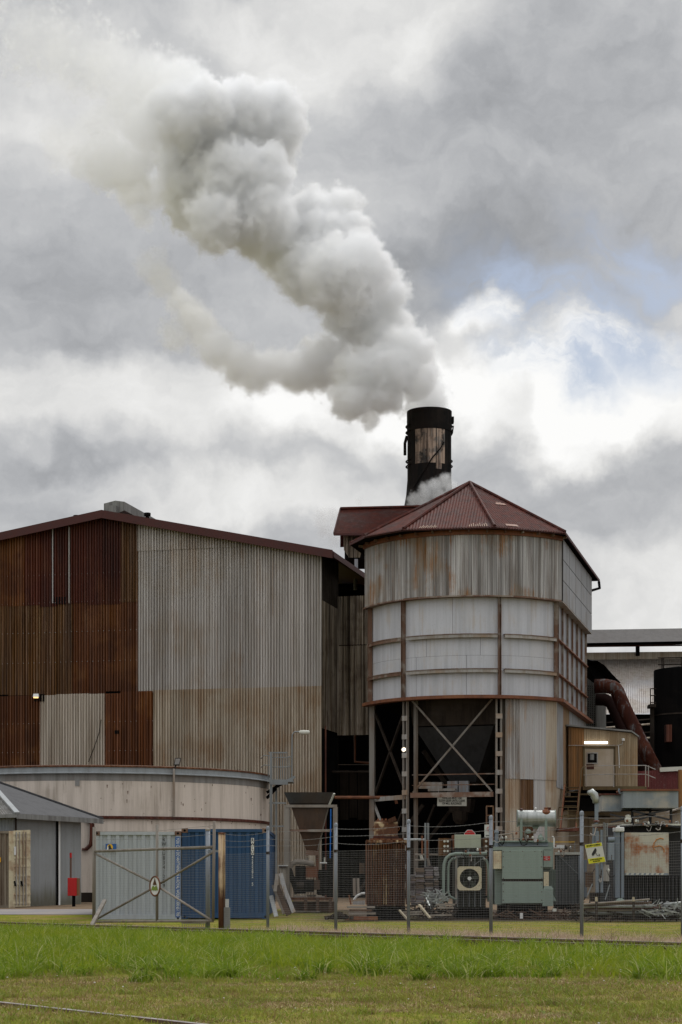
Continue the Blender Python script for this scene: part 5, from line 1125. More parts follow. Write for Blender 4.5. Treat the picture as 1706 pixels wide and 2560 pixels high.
# 2: pipe stand
Y = 57.5; t = thing('pipe_stand', 'grey and rusty pipe stand with twin uprights between the transformers', 'pipe frame', tuple(at(1066, 2300, Y)))
for px, m_ in ((1064, 'galv_steel'), (1071, 'galv_steel')): post_at(px, 2058, 2170, Y, .055, 'upright', m_, t)
post_at(1056, 2090, 2150, Y, .05, 'upright', 'rust_ring', t); post_at(1069, 2100, 2146, Y-.05, .06, 'upright', 'rust_ring', t)
for y, m_, a, b in ((2099, 'silver', 1005, 1064), (2151, 'frame_pale', 1038, 1066), (2137, 'frame_pale', 1038, 1100)): MB().tube([at(a, y, Y), at(b, y, Y)], .03, 6).build('cross_pipe', M[m_], t)
MB().tube([at(1053, 2138, Y), at(1056, 2150, Y)], .05, 8).build('insulator', M['sign_white'], t); MB().tube([at(1070, 2146, Y-.05), at(1074, 2165, Y-.05)], .04, 8).build('insulator', M['frame_pale'], t)
post_at(1067, 2170, 2300, Y+.6, .07, 'upright', 'soot_brown', t)
# stacked paving slabs / bricks: every slab its own object
random.seed(21); mats_ = []
for nm, c1 in (('block_mauve', (.21, .175, .18)), ('block_tan', (.22, .165, .125)), ('block_dark', (.115, .095, .095)), ('block_pale', (.30, .28, .28))):
    M[nm] = sheet(nm, c1, tuple(x*.6 for x in c1), .5, rough=.9, vary=.15, speck=tuple(x*.4 for x in c1), spamt=.4, axis='n'); mats_.append(M[nm])
pal = []
Y = 57.0
stacks = ((1028, 1039, 2190, 2268, 'far left'), (1040, 1061, 2173, 2262, 'second'), (1064, 1084, 2170, 2262, 'third'), (1086, 1098, 2170, 2240, 'right'))
for si, (x0_, x1_, yt, yb, wn) in enumerate(stacks):
    y = yb; k = 0; th_ = thing('slab_stack', ('low narrow stack of weathered blocks nearest the rusty transformer', 'broad stack of mauve and tan blocks, second from the rusty transformer', 'tallest stack of blocks, pale block on top, third from the rusty transformer', 'narrow stack of blocks nearest the curved pipes of the fan transformer')[si], 'block stack', tuple(at((x0_+x1_)/2, yb, Y)), 'stacks of blocks between the transformers')
    while y > yt:
        h = random.choice((5.2, 6.0, 6.8)); dx = random.uniform(-1.6, 1.6)
        rect(x0_+dx, x1_+dx, y-h+.7, y, Y+random.uniform(-.06, .06), .5).build('block', random.choice(mats_), th_, bevel=.008); y -= h; k += 1
tag(MB().bar(at(1048, 2262, 54.5), at(1076, 2296, 54.3), .10, .04).build('broken_board', M['wood']), 'splintered pale board lying aslant below the block stacks', 'board')
tag(MB().bar(at(999, 2276, 54.5), at(1019, 2299, 54.3), .07, .04).build('broken_board', M['wood']), 'brown board slanting down by the foot of the rusty transformer', 'board')
lab_ = ('upper of the pale metal strips lying right of the rusty transformer', 'lower pale metal strip lying right of the rusty transformer', 'pale strip lying under the curved pipes', 'grey strip lying flat below the fan transformer pipes', 'thin grey strip at the very bottom of the scrap by the fan transformer')
for i, (a, b, y) in enumerate(((1008, 1055, 2281), (1008, 1050, 2287), (1075, 1130, 2289), (1090, 1138, 2262), (1094, 1135, 2270))):
    tag(MB().bar(at(a, y, 54.9), at(b, y-(1 if i < 3 else 0), 54.9), .04, .05).build('metal_strip', M['frame_pale']), lab_[i], 'metal strip', 'metal strips lying about the yard')
random.seed(9)
def scrap(nm, label, x0_, x1_, y0_, y1_, Y0, Y1, n, ms):
    t = MB()
    for i in range(n):
        px = random.uniform(x0_, x1_); y = y0_+(y1_-y0_)*random.random()**.7; p = at(px, y, random.uniform(Y0, Y1)); d = Vector((random.uniform(-1, 1), random.uniform(-.4, .4), random.uniform(-.4, .4))).normalized()*random.uniform(.04, .28)
        t.bar(p-d, p+d, random.uniform(.015, .05), random.uniform(.01, .04))
    return tag(t.build(nm, M[ms]), label, 'scrap metal', None, 'stuff')
scrap('scrap_heap', 'tangled silvery scrap beside the block stacks', 1070, 1108, 2232, 2262, 55.2, 56, 70, 'silver')
scrap('scrap_heap', 'dark tangled scrap below the block stacks', 1025, 1135, 2258, 2292, 55.2, 56.2, 110, 'soot_brown')
scrap('scrap_heap', 'rusty scrap lying on the ground beneath the green transformer', 1240, 1450, 2280, 2300, 55.5, 57, 90, 'hop_rust')
# 3: fan transformer
Y = 56.5; t = thing('fan_transformer', 'dark green transformer with a cream cooling fan, curved pipes and pale box on top', 'transformer', tuple(at(1175, 2305, Y)))
bx(1140, 1215, 2136, 2270, Y+.25, 1.6, 'body', 'dark_green', t); bx(1140, 1228, 2270, 2303, Y+.4, 1.4, 'base', 'soot', t)
MB().tube([at(1218, 2134.5, Y-.2), at(1140, 2134.5, Y-.2), at(1126, 2138, Y-.2), at(1116, 2146, Y-.2), at(1111, 2160, Y-.2), at(1109.5, 2180, Y-.2), at(1109, 2235, Y-.2), at(1112, 2248, Y-.2), at(1120, 2256, Y-.2)], .048, 14).build('curved_pipe', M['trafo_green'], t, smooth=True)
MB().tube([at(1141, 2146, Y), at(1131, 2148, Y), at(1124, 2156, Y), at(1121.5, 2170, Y), at(1120.5, 2230, Y), at(1126, 2242, Y), at(1142, 2250, Y)], .036, 14).build('curved_pipe', M['trafo_green'], t, smooth=True)
MB().tube([at(1208, 2146, Y), at(1216, 2150, Y), at(1220, 2160, Y), at(1222, 2180, Y), at(1222, 2255, Y)], .036, 12).build('curved_pipe', M['trafo_green'], t, smooth=True)
for k in range(14): bx(1144+k*4.8, 1145.6+k*4.8, 2142, 2268, Y+.08, .16, 'radiator_fin', 'galv_steel' if k % 3 == 0 else 'dark_green', t)
bx(1142, 1210, 2140, 2143.5, Y+.05, .1, 'header_pipe', 'galv_steel', t); bx(1139, 1143, 2140, 2262, Y+.05, .1, 'frame_post', 'grey_frame', t)
fan = bpy.data.objects.new('cooling_fan', None); SC.collection.objects.link(fan); fan.parent = t; fc = at(1174.5, 2196.5, Y-.12); fan.location = fc-wloc(t)
hw = 30/F*Y; ri = 24.5/F*Y; n = 32
mb = MB(); sq = []
for k in range(n):
    an = 2*math.pi*(k+.5)/n; c_, s_ = math.cos(an), math.sin(an); m_ = max(abs(c_), abs(s_)); sq.append((c_/m_*hw, s_/m_*hw, c_*ri, s_*ri))
for k in range(n):
    a, b = sq[k], sq[(k+1) % n]
    mb.face([(fc.x+a[0], fc.y, fc.z+a[1]), (fc.x+b[0], fc.y, fc.z+b[1]), (fc.x+b[2], fc.y, fc.z+b[3]), (fc.x+a[2], fc.y, fc.z+a[3])][::-1])
    mb.face([(fc.x+a[2], fc.y, fc.z+a[3]), (fc.x+b[2], fc.y, fc.z+b[3]), (fc.x+b[2], fc.y+.15, fc.z+b[3]), (fc.x+a[2], fc.y+.15, fc.z+a[3])])
    mb.face([(fc.x+a[0], fc.y, fc.z+a[1]), (fc.x+b[0], fc.y, fc.z+b[1]), (fc.x+b[0], fc.y+.15, fc.z+b[1]), (fc.x+a[0], fc.y+.15, fc.z+a[1])][::-1])
mb.build('shroud', M['fan_cream'], fan)
for k in range(5):
    an = 2*math.pi*k/5+.2; u = Vector((math.cos(an), 0, math.sin(an))); v_ = Vector((-math.sin(an), 0, math.cos(an)))
    MB().slab([fc+u*.05+v_*-.03+Vector((0, .05, 0)), fc+u*ri*.95+v_*-.07+Vector((0, .04, 0)), fc+u*ri*.95+v_*.07+Vector((0, .10, 0)), fc+u*.05+v_*.03+Vector((0, .09, 0))], (0, .01, 0)).build('blade', M['dark_green'], fan)
MB().tube([fc+Vector((0, .0, 0)), fc+Vector((0, .1, 0))], .055, 16).build('hub', M['white_paint'], fan)
bx(1137, 1203, 2087, 2121, Y+.1, .8, 'terminal_box', 'box_green', t, bevel=.01); bx(1133, 1137, 2088, 2124, Y+.15, .7, 'box_side', 'rust_ring', t)
bx(1138, 1204, 2123, 2132, Y+.2, .8, 'flange', 'dark_steel', t); MB().tube([at(1172, 2122, Y), at(1172, 2135, Y)], .03, 8).build('valve_pipe', M['galv_steel'], t)
for x0_, x1_, nm in ((1098, 1128, 0), (1207, 1225, 1)):
    p_ = bx(x0_, x1_, 2096, 2140, Y+.3, .5, 'bushing_box', 'rust_ochre', t)
    for px in ((1112, 1120) if nm == 0 else (1216,)):
        for y in (2103.5, 2116, 2128): MB().tube([at(px, y, Y+.22), at(px, y, Y+.32)], .035, 12).build('insulator_cap', M['sign_white'], p_)
bx(1098, 1120, 2140, 2200, Y+.6, .4, 'side_cabinet', 'dark_green', t)
MB().tube([at(1210, 2145, Y), at(1185, 2164, Y)], .012, 5).build('wire', M['galv_steel'], t)
sg = thing('stop_sign', 'red sign with a pale rim poking up behind the pale green box', 'sign', tuple(at(1175, 2200, Y+1.2)))
c = at(1175, 2089, Y+1.2); r_ = .165
MB().slab([c+Vector((math.cos(R(22.5+45*k))*r_*1.07, 0, math.sin(R(22.5+45*k))*r_*1.07)) for k in range(8)][::-1], (0, .006, 0)).build('rim', M['white_paint'], sg)
MB().slab([c+Vector((math.cos(R(22.5+45*k))*r_, -.004, math.sin(R(22.5+45*k))*r_)) for k in range(8)][::-1], (0, .003, 0)).build('face', M['red_paint'], sg)
post_at(1175, 2092, 2290, Y+1.25, .05, 'post', 'grey_frame', sg)
ns = thing('notice_board', 'white notice with a red ring on an ochre backing, half hidden by the fence post', 'sign', tuple(at(1222, 2250, 58.5)))
bx(1212, 1232, 2062, 2094, 58.5, .02, 'panel', 'sign_white', ns); c = at(1223.5, 2073, 58.47)
for k in range(20):
    a0 = 2*math.pi*k/20; a1 = 2*math.pi*(k+1)/20
ringm = MB(); ringm.tube([c+Vector((math.cos(2*math.pi*k/24)*.062, 0, math.sin(2*math.pi*k/24)*.062)) for k in range(25)], .008, 5, cap=False).build('ring', M['red_paint'], ns)
MB().bar(c+Vector((-.02, -.003, -.03)), c+Vector((.015, -.003, .03)), .02, .01).build('pictogram', M['black_paint'], ns)
bx(1215, 1230, 2088, 2089.5, 58.48, .01, 'printed_line', 'black_paint', ns); post_at(1228, 2045, 2250, 58.6, .07, 'post', 'hut_orange', ns)
lf = thing('yellow_ladder_frame', 'thin yellowed ladder frame at the right of the dark opening', 'frame', tuple(at(1226, 2110, 80)))
for px in (1217, 1234): post_at(px, 2016, 2240, 80, .06, 'rail', 'rust_ochre', lf)
for y in (2016, 2039, 2062): MB().bar(at(1216, y, 80), at(1235, y, 80), .05, .05).build('rung', M['rust_ochre'], lf)
# 4: green transformer with conservator
Y = 56.0; t = thing('green_transformer', 'sage green transformer cabinet with a silver drum above and a small red label', 'transformer', tuple(at(1310, 2300, Y)))
bx(1238, 1384, 2106, 2262, Y+.35, 1.5, 'body', 'trafo_green', t); bx(1236, 1372, 2102, 2105.5, Y+.2, 1.7, 'lid', 'trafo_green', t, bevel=.006); bx(1237, 1371, 2106, 2116, Y+.3, .1, 'lid_skirt', 'blue_grey', t)
bx(1234, 1380, 2118, 2126, Y+.0, .5, 'ledge', 'trafo_green', t)
cab_ = bx(1256.5, 1358, 2126, 2198, Y-.05, .4, 'upper_panel', 'trafo_green', t, bevel=.006); bx(1256.5, 1358, 2204.5, 2258.5, Y-.05, .4, 'lower_panel', 'trafo_green', t, bevel=.006)
bx(1258, 1357, 2198.3, 2204.2, Y-.02, .3, 'dark_gap', 'soot_brown', t)
for y in (2130, 2142, 2168, 2196, 2210, 2230, 2251):
    for px in (1259, 1355): MB().tube([at(px, y, Y-.055), at(px, y, Y-.045)], .014, 8).build('bolt', M['rust_maroon'], cab_)
for px in (1276, 1307, 1338): MB().tube([at(px, 2129, Y-.055), at(px, 2129, Y-.045)], .014, 8).build('bolt', M['rust_maroon'], cab_)
bx(1235, 1255, 2128, 2173, Y-.02, .3, 'cream_box', 'cont_cream', t, bevel=.01)
bx(1359, 1383, 2124, 2169, Y, .4, 'right_box', 'trafo_green', t, bevel=.01); rl = bx(1359.5, 1376, 2141, 2151.5, Y-.01, .008, 'red_label', 'red_paint', t)
for k, (a, b) in enumerate(((1364, 1370), (1361, 1374), (1365, 1370))): bx(a, b, 2142.6+k*3.2, 2143.5+k*3.2, Y-.013, .002, 'printed_line', 'white_paint', rl)
bx(1360, 1373, 2180, 2216, Y, .1, 'cream_gauge', 'fan_cream', t); frust(1361, 1378, 2216, 1357, 1384, 2224, Y+.1, .12, .14, 'lower_box_top', 'trafo_green', t); bx(1357, 1384, 2224, 2266, Y-.04, .3, 'lower_box', 'trafo_green', t, bevel=.01)
MB().slab([at(1384, 2238, Y), at(1392, 2253, Y), at(1384, 2253, Y)], (0, .25, 0)).build('chute', M['trafo_green'], t)
dr = MB().tube([at(1293, 2046, Y+.4), at(1294, 2046, Y+.4), at(1388, 2047, Y+.4), at(1389, 2047, Y+.4)], [.22, .235, .235, .22], 28).build('drum', M['silver'], t, auto=40)
for px in (1294, 1388): MB().tube([at(px-.8, 2046.5, Y+.4), at(px+.8, 2046.5, Y+.4)], .25, 28).build('drum_flange', M['trafo_green'], t, auto=40)
for px in (1304, 1366): MB().tube([at(px, 2047, Y+.18), at(px, 2102, Y+.2)], .04, 8).build('drum_leg', M['trafo_green'], t)
MB().lathe(at(1366, 2040, Y+.3), [(.03, -.1), (.05, 0), (.11, .03), (.13, .10), (.10, .16), (.05, .19), (.06, .24), (0, .25)], 14).build('rusty_valve', M['rust_ring'], t)
MB().lathe(at(1304, 2026, Y+.35), [(.05, -.03), (.05, .03), (.02, .05), (0, .06)], 10).build('valve_cap', M['rust_maroon'], t); MB().lathe(at(1340, 2023, Y+.35), [(.03, 0), (.035, .03), (0, .05)], 10).build('valve_cap', M['white_paint'], t)
bx(1372, 1378, 2019, 2025, Y+.25, .1, 'valve_box', 'rust_maroon', t)
frust(1332, 1348, 2067, 1336, 1344, 2074, Y+.4, .1, .05, 'drum_outlet', 'trafo_green', t)
MB().tube([at(1315, 2102, Y+.3), at(1314, 2082, Y+.3), at(1320, 2074, Y+.3), at(1326, 2080, Y+.3), at(1338, 2082, Y+.3), at(1341, 2072, Y+.3)], .035, 8).build('oil_pipe', M['frame_pale'], t)
MB().lathe(at(1321, 2085, Y+.25), [(0, 0), (.08, .02), (.09, .08), (.05, .13), (0, .14)], 12).build('relay', M['trafo_green'], t); MB().lathe(at(1352, 2101, Y+.25), [(.10, 0), (.10, .08), (.05, .13), (.03, .18), (0, .19)], 12).build('relay', M['trafo_green'], t)
MB().tube([at(1386, 2120, Y+.1), at(1386, 2098, Y+.1), at(1384, 2093, Y+.1), at(1381, 2092, Y+.1)], .022, 8).build('vent_pipe', M['white_paint'], t)
MB().tube([at(1248, 2100, Y+.3), at(1247, 2088, Y+.3), at(1282, 2084, Y+.3), at(1285, 2100, Y+.3)], .025, 8).build('loop_pipe', M['frame_pale'], t)
MB().lathe(at(1242, 2086, Y+.2), [(.05, -.5), (.05, 0), (.07, .05), (.05, .12), (0, .13)], 12).build('bushing', M['blue_grey'], t)
bx(1250, 1370, 2262, 2298, Y+.6, 1.0, 'base', 'soot', t)
for px in (1268, 1350): bx(px, px+8, 2260, 2300, Y+.1, .3, 'foot', 'soot_brown', t)
for k in range(6): bx(1374+k*2.8, 1375+k*2.8, 2174, 2262, Y+.25, .25, 'radiator_fin', 'trafo_green', t)
tag(bx(1301, 1308, 2283, 2297, 55.2, .1, 'pale_tag', 'white_paint', None), 'small white block standing on the ground under the green transformer', 'block')
bk = ('pale block lying just right of the green transformer foot', 'pale brick second in the row under the radiator', 'third pale brick in the row under the radiator')
for i, px in enumerate((1383, 1398, 1418)): tag(bx(px, px+9, 2272+i*2, 2279+i*2, 55.6, .15, 'loose_brick', ('sign_white', 'block_tan', 'block_tan')[i], None), bk[i], 'brick', 'loose bricks below the radiator')
# 5: radiator bank
Y = 58.0; t = thing('radiator_bank', 'free-standing bank of thin grey radiator tubes right of the green transformer', 'radiator', tuple(at(1415, 2295, Y)))
for k in range(17): MB().bar(at(1392+k*3.6, 2140, Y), at(1392+k*3.6, 2262, Y), .018, .05).build('tube', M['galv_steel'], t)
bx(1390, 1456, 2131, 2137, Y-.1, .2, 'header', 'sign_white', t); bx(1388, 1452, 2262, 2275, Y, .4, 'base', 'soot', t); bx(1388, 1452, 2138, 2262, Y+.3, .1, 'rear_panel', 'soot', t)
MB().tube([at(1398, 2140, Y-.1), at(1450, 2190, Y-.1)], .012, 5).build('tie_wire', M['galv_steel'], t)
for y in (2104.5,): bx(1380, 1438, y, y+1.6, Y, .05, 'yellow_rail', 'yellow_paint', t)
bx(1386, 1412, 2113, 2121, Y-.05, .2, 'terminal_row', 'white_paint', t); bx(1412, 1420, 2116, 2124, Y, .2, 'clamp', 'soot_brown', t); post_at(1438, 2106, 2135, Y, .02, 'rail_post', 'galv_steel', t)
for x0_, x1_, y0_, y1_ in ((1448, 1454, 2140, 2200), (1461, 1468, 2150, 2245)): bx(x0_, x1_, y0_, y1_, Y-.2, .1, 'side_channel', 'blue_grey', t)
# 6: pipe columns
Y = 55.0; t = thing('pipe_column_group', 'pair of blue-grey standpipes with an elbow mushroom head above the camera sign', 'pipes', tuple(at(1495, 2290, Y)))
MB().tube([at(1472, 1986, Y), at(1474, 1984, Y), at(1480, 1982, Y), at(1486, 1988, Y), at(1490, 1998, Y), at(1491, 2008, Y)], [.05, .09, .115, .12, .10, .09], 14).build('elbow_head', M['silver'], t, smooth=True)
MB().tube([at(1492, 2007, Y), at(1492, 2060, Y)], .052, 12).build('standpipe', M['blue_grey'], t); MB().lathe(at(1492, 2054, Y), [(.03, -.05), (.10, 0), (.03, .05)], 14).build('flange', M['rust_maroon'], t)
MB().tube([at(1494, 2078, Y), at(1494, 2232, Y)], .052, 12).build('standpipe', M['blue_grey'], t); MB().tube([at(1505, 2075, Y), at(1505, 2232, Y)], .042, 12).build('standpipe', M['blue_grey'], t)
MB().tube([at(1489, 2060, Y+.2), at(1487, 2110, Y+.2)], .07, 12).build('standpipe', M['blue_grey'], t)
for px, y0_, y1_ in ((1511, 2056, 2165), (1515, 2058, 2160), (1519, 2058, 2092)): MB().tube([at(px, y0_, Y-.05), at(px, y1_, Y-.05)], .016, 6).build('thin_pipe', M['galv_steel'], t)
MB().bar(at(1480, 2064, Y), at(1560, 2058, Y), .06, .05).build('top_bar', M['frame_pale'], t); MB().bar(at(1484, 2068, Y), at(1540, 2068, Y), .07, .04).build('top_bar', M['rust_maroon'], t)
bx(1499, 1524, 2163, 2204, Y, .35, 'grey_tank', 'grey_frame', t, bevel=.01); bx(1521, 1537, 2107, 2152, Y-.05, .25, 'meter_box', 'blue_grey', t, bevel=.02); MB().tube([at(1521, 2100, Y), at(1537, 2099, Y)], .07, 12).build('drum_joint', M['blue_grey'], t)
bx(1478, 1497, 2232, 2255, Y+.05, .3, 'foot', 'soot_brown', t); bx(1500, 1530, 2204, 2260, Y+.1, .4, 'dark_tank', 'dark_steel', t)
for a, b in (((1482, 2210), (1469, 2240)), ((1525, 2212), (1514, 2250))): MB().tube([at(*a, Y-.1), at(*b, Y-.1)], .018, 6).build('stay', M['galv_steel'], t)
bx(1466, 1484, 2180, 2218, Y+.2, .3, 'rusty_box', 'hop_rust', t)
# 7: big dark transformer with stained panel
Y = 55.5; t = thing('dark_transformer', 'large dark transformer with a pale rust-stained panel and rusty-rimmed grey tanks above', 'transformer', tuple(at(1620, 2290, Y)))
bx(1540, 1760, 2064, 2272, Y+.5, 2.0, 'body', 'dark_steel', t)
for k in range(20):
    bx(1553+k*9.2, 1556+k*9.2, 2190, 2262, Y+.2, .35, 'radiator_fin', 'dark_steel', t)
pn = bx(1562, 1673, 2082, 2189, Y-.1, .3, 'stained_panel', 'pale_rusty', t, bevel=.01)
bx(1563, 1672, 2183.5, 2188.5, Y-.112, .012, 'bolt_rail', 'blue_grey', pn)
for k in range(8): MB().hexa([at(1565+k*12.5, 2187.6, Y-.12), at(1572+k*12.5, 2187.6, Y-.12), at(1572+k*12.5, 2187.6, Y-.112), at(1565+k*12.5, 2187.6, Y-.112)], [at(1567+k*12.5, 2183.6, Y-.12), at(1574+k*12.5, 2183.6, Y-.12), at(1574+k*12.5, 2183.6, Y-.112), at(1567+k*12.5, 2183.6, Y-.112)]).build('bolt', M['sign_white'], pn)
M['orange_paint'] = sheet('orange_paint', (.42, .16, .03), (.3, .12, .03), .4, rough=.7, vary=0)
def poly(pts, r_=.016): return MB().tube([at(x, y, Y-.108) for x, y in pts], r_, 6)
poly([(1660, 2098), (1652, 2096), (1643, 2099), (1636, 2108), (1634, 2118), (1637, 2126)]).build('painted_mark', M['orange_paint'], pn); poly([(1638, 2118), (1648, 2115), (1656, 2117), (1661, 2124), (1661, 2132)]).build('painted_mark', M['orange_paint'], pn)
for x0_, x1_ in ((1538, 1551), (1553.5, 1561)): bx(x0_, x1_, 2080, 2246, Y-.25, .3, 'cooling_column', 'blue_grey', t, bevel=.02)
bx(1537, 1562, 2068, 2080, Y-.3, .4, 'white_cap', 'white_paint', t, bevel=.03); MB().tube([at(1547, 2070, Y-.1), at(1547, 2064, Y-.1)], .04, 8).build('knob', M['white_paint'], t)
frust(1545, 1556, 2246, 1538, 1562, 2252, Y-.15, .1, .15, 'column_foot', 'trafo_green', t)
g1 = bx(1506, 1560, 1988, 2028, Y+.7, .9, 'side_tank', 'tank_galv', t, bevel=.01); bx(1506, 1630, 2022, 2028.5, Y+.65, .1, 'tank_flange', 'tank_galv', t); bx(1504, 1560, 1984, 1988, Y+.65, .9, 'rusty_rim', 'rust_maroon', t)
g2 = bx(1559, 1697, 1978, 2020.5, Y+.2, 1.0, 'main_tank', 'tank_galv', t, bevel=.01); bx(1555, 1700, 1973, 1977.5, Y+.15, 1.1, 'rusty_rim', 'rust_ring', t)
MB().tube([at(1549, 1972, Y+.4), at(1548, 1978, Y+.4), at(1552, 1984, Y+.4), at(1562, 1985, Y+.4)], .03, 8).build('vent_pipe', M['blue_grey'], t)
bx(1558, 1636, 2025, 2027, Y+.3, .6, 'tank_shelf', 'soot', t)
for a, b in (((1526, 2036), (1572, 2047)), ((1528, 2056), (1572, 2045)), ((1582, 2044), (1675, 2024)), ((1582, 2028), (1676, 2050)), ((1590, 2052), (1640, 2036))):
    MB().bar(at(*a, Y+.3), at(*b, Y+.3), .05, .05).build('brace', M['dark_steel'], t)
for px in (1580, 1625, 1677): bx(px, px+5, 2020, 2062, Y+.5, .15, 'post', 'dark_steel', t)
MB().lathe(at(1571, 2058, Y+.2), [(.05, 0), (.09, .03), (.10, .12), (.07, .17), (.08, .22), (0, .24)], 12).build('lamp_like_bushing', M['sign_white'], t).name = 'bushing'
bx(1555, 1760, 2060, 2064, Y+.1, .5, 'lid', 'sign_white', t); MB().bar(at(1545, 2068, Y+.05), at(1620, 2060, Y+.1), .05, .05).build('lid_brace', M['dark_steel'], t); MB().bar(at(1620, 2060, Y+.1), at(1700, 2068, Y+.1), .05, .05).build('lid_brace', M['dark_steel'], t)
for px in (1610, 1640, 1655, 1690): MB().tube([at(px, 2061, Y+.2), at(px, 2055, Y+.2), at(px+6, 2054, Y+.2), at(px+7, 2061, Y+.2)], .014, 6).build('lid_handle', M['silver'], t)
bx(1540, 1760, 2262, 2282, Y+.6, 1.5, 'base', 'soot', t)
# 8: rack of pipes with stakes, each pipe a thing
lbs = ['long pale pipe laid aslant on top of the pipe stack', 'rust-ended pipe just under the slanting top pipe', 'bright pipe in the middle of the pipe stack', 'brown pipe in the middle of the pipe stack', 'pale pipe low in the pipe stack', 'lowest thick grey pipe of the pipe stack', 'dark pipe at the foot of the pipe stack behind the stakes', 'short silver pipe jutting out right of the second stake', 'short silver pipe below the other jutting one', 'pale pipe end at the right edge of the yard', 'thin rusty pipe across the back of the stack']
pd = [(1455, 2262, 1625, 2249, .03, 'frame_pale'), (1460, 2264, 1630, 2257, .035, 'hop_rust'), (1455, 2268, 1632, 2266, .04, 'silver'), (1458, 2272, 1655, 2270, .035, 'rust_maroon'), (1450, 2277, 1600, 2275, .04, 'frame_pale'), (1446, 2283, 1598, 2283, .045, 'galv_steel'), (1450, 2288, 1640, 2288, .03, 'soot_brown'), (1589, 2272, 1615, 2271, .045, 'silver'), (1589, 2281, 1618, 2281, .045, 'silver'), (1660, 2262, 1725, 2256, .045, 'silver'), (1500, 2259, 1690, 2266, .03, 'hop_rust')]
for i, (x0_, y0_, x1_, y1_, r_, m_) in enumerate(pd):
    tag(MB().tube([at(x0_, y0_, 53.2+.06*i), at(x1_, y1_, 53.2+.06*i)], r_, 10).build('pipe', M[m_], smooth=True), lbs[i], 'pipe', 'pipes stacked against the stakes')
for px in (1492, 1585):
    s_ = thing('stake', ('dark stake with a burnt yellow top holding the pipe stack at its left end' if px < 1500 else 'dark stake with a burnt yellow top in the middle of the pipe stack'), 'stake', tuple(at(px, 2302, 52.9)), 'stakes holding the pipes')
    post_at(px, 2254, 2304, 52.9, .06, 'shaft', 'soot_brown', s_); frust(px-3, px+2, 2243, px-3.2, px+3, 2254, 52.9, .03, .03, 'bare_top', 'wood', s_)
scrap('scrap_heap', 'silvery tangle of scrap at the right end of the pipe stack', 1610, 1706, 2256, 2288, 53.2, 54.4, 120, 'silver')
scrap('scrap_heap', 'rusty dark tangle of scrap under the right end of the pipe stack', 1430, 1706, 2262, 2294, 53.4, 54.6, 200, 'soot_brown')
bx(1694, 1740, 2024, 2066, 60, 1.2, 'body', 'tan_wall', thing('tan_kiosk', 'small tan kiosk with a sloped roof at the right edge', 'kiosk', tuple(at(1716, 2240, 60.5))))
MB().slab([at(1684, 2026, 59.8), at(1706, 2018, 59.8), at(1740, 2010, 59.8), at(1740, 2014, 59.8), at(1706, 2023, 59.8), at(1684, 2029, 59.8)], (0, 1.5, 0)).build('roof', M['frame_pale'], bpy.data.objects['tan_kiosk'])

random.seed(31)
for nm, px0, px1, y0, y1, YY, n in (('fan_transformer', 1140, 1215, 2120, 2150, 56.3, 6), ('green_transformer', 1250, 1370, 2085, 2104, 56.1, 7), ('dark_transformer', 1560, 1690, 2052, 2066, 55.6, 8), ('radiator_bank', 1386, 1440, 2110, 2135, 57.8, 4), ('pipe_column_group', 1480, 1535, 2060, 2200, 54.9, 6)):
    par = bpy.data.objects[nm]
    for k in range(n):
        a = px0+(px1-px0)*random.random(); b = a+random.uniform(-25, 25); ya = random.uniform(y0, y1); yb = min(y1+6, ya+random.uniform(2, 18)); mid_ = (max(ya, yb)+random.uniform(2, 6))
        MB().tube([at(a, ya, YY), at((a*2+b)/3, mid_, YY-.08), at((a+2*b)/3, mid_+1, YY-.08), at(b, yb, YY)], random.choice((.009, .013, .018)), 5).build('cable', M[random.choice(('soot', 'grey_frame', 'soot_brown'))], par)
    for k in range(n):
        a = px0+(px1-px0)*random.random(); ya = random.uniform(y0, y1); MB().lathe(at(a, ya, YY-.03), [(0, -.02), (.03, -.02), (.035, .03), (.015, .05), (0, .06)], 8).build('fitting', M[random.choice(('silver', 'rust_ring', 'sign_white'))], par)
# ---------------------------------------------------------------- fence, gate
M['post_galv'] = sheet('post_galv', (.205, .225, .25), (.15, .16, .175), .4, rough=.5, metal=.35, vary=.06, speck=(.09, .08, .08), spamt=.4)
M['wire'] = sheet('wire', (.20, .195, .19), (.13, .12, .11), .3, rough=.5, metal=.3, vary=0, bump=0)
M['gate_pipe'] = sheet('gate_pipe', (.19, .17, .145), (.11, .085, .065), .6, rough=.7, vary=.08, speck=(.10, .045, .02), spamt=.5)
FP = (-.11, 42.6); FD = Vector((1, -1.4, 0)).normalized()
def fx(px): x, y, t_ = hit(px, FP, (FD.x, FD.y)); return Vector((x, y, 0))
fence = thing('yard_fence', 'long chain-wire yard fence with three strands of barbed wire running off to the right', 'fence', tuple(fx(1100)))
PX = [670, 840, 1022, 1228, 1455, 1708, 1995]
tops = [2.37]*7
for px in PX:
    p = fx(px); zt_ = 2.36
    po = MB().tube([p+Vector((0, 0, -.02)), p+Vector((0, 0, zt_))], .035, 12).build('post', M['post_galv'], fence, smooth=True)
    MB().lathe(p+Vector((0, 0, zt_-.02)), [(.041, 0), (.041, .05), (.03, .075), (0, .085)], 12).build('post_cap', M['post_galv'], po, smooth=True)
    MB().tube([p+Vector((0, 0, 1.78)), p+Vector((0, 0, 1.84))], .042, 12).build('clamp', M['soot_brown'], po)
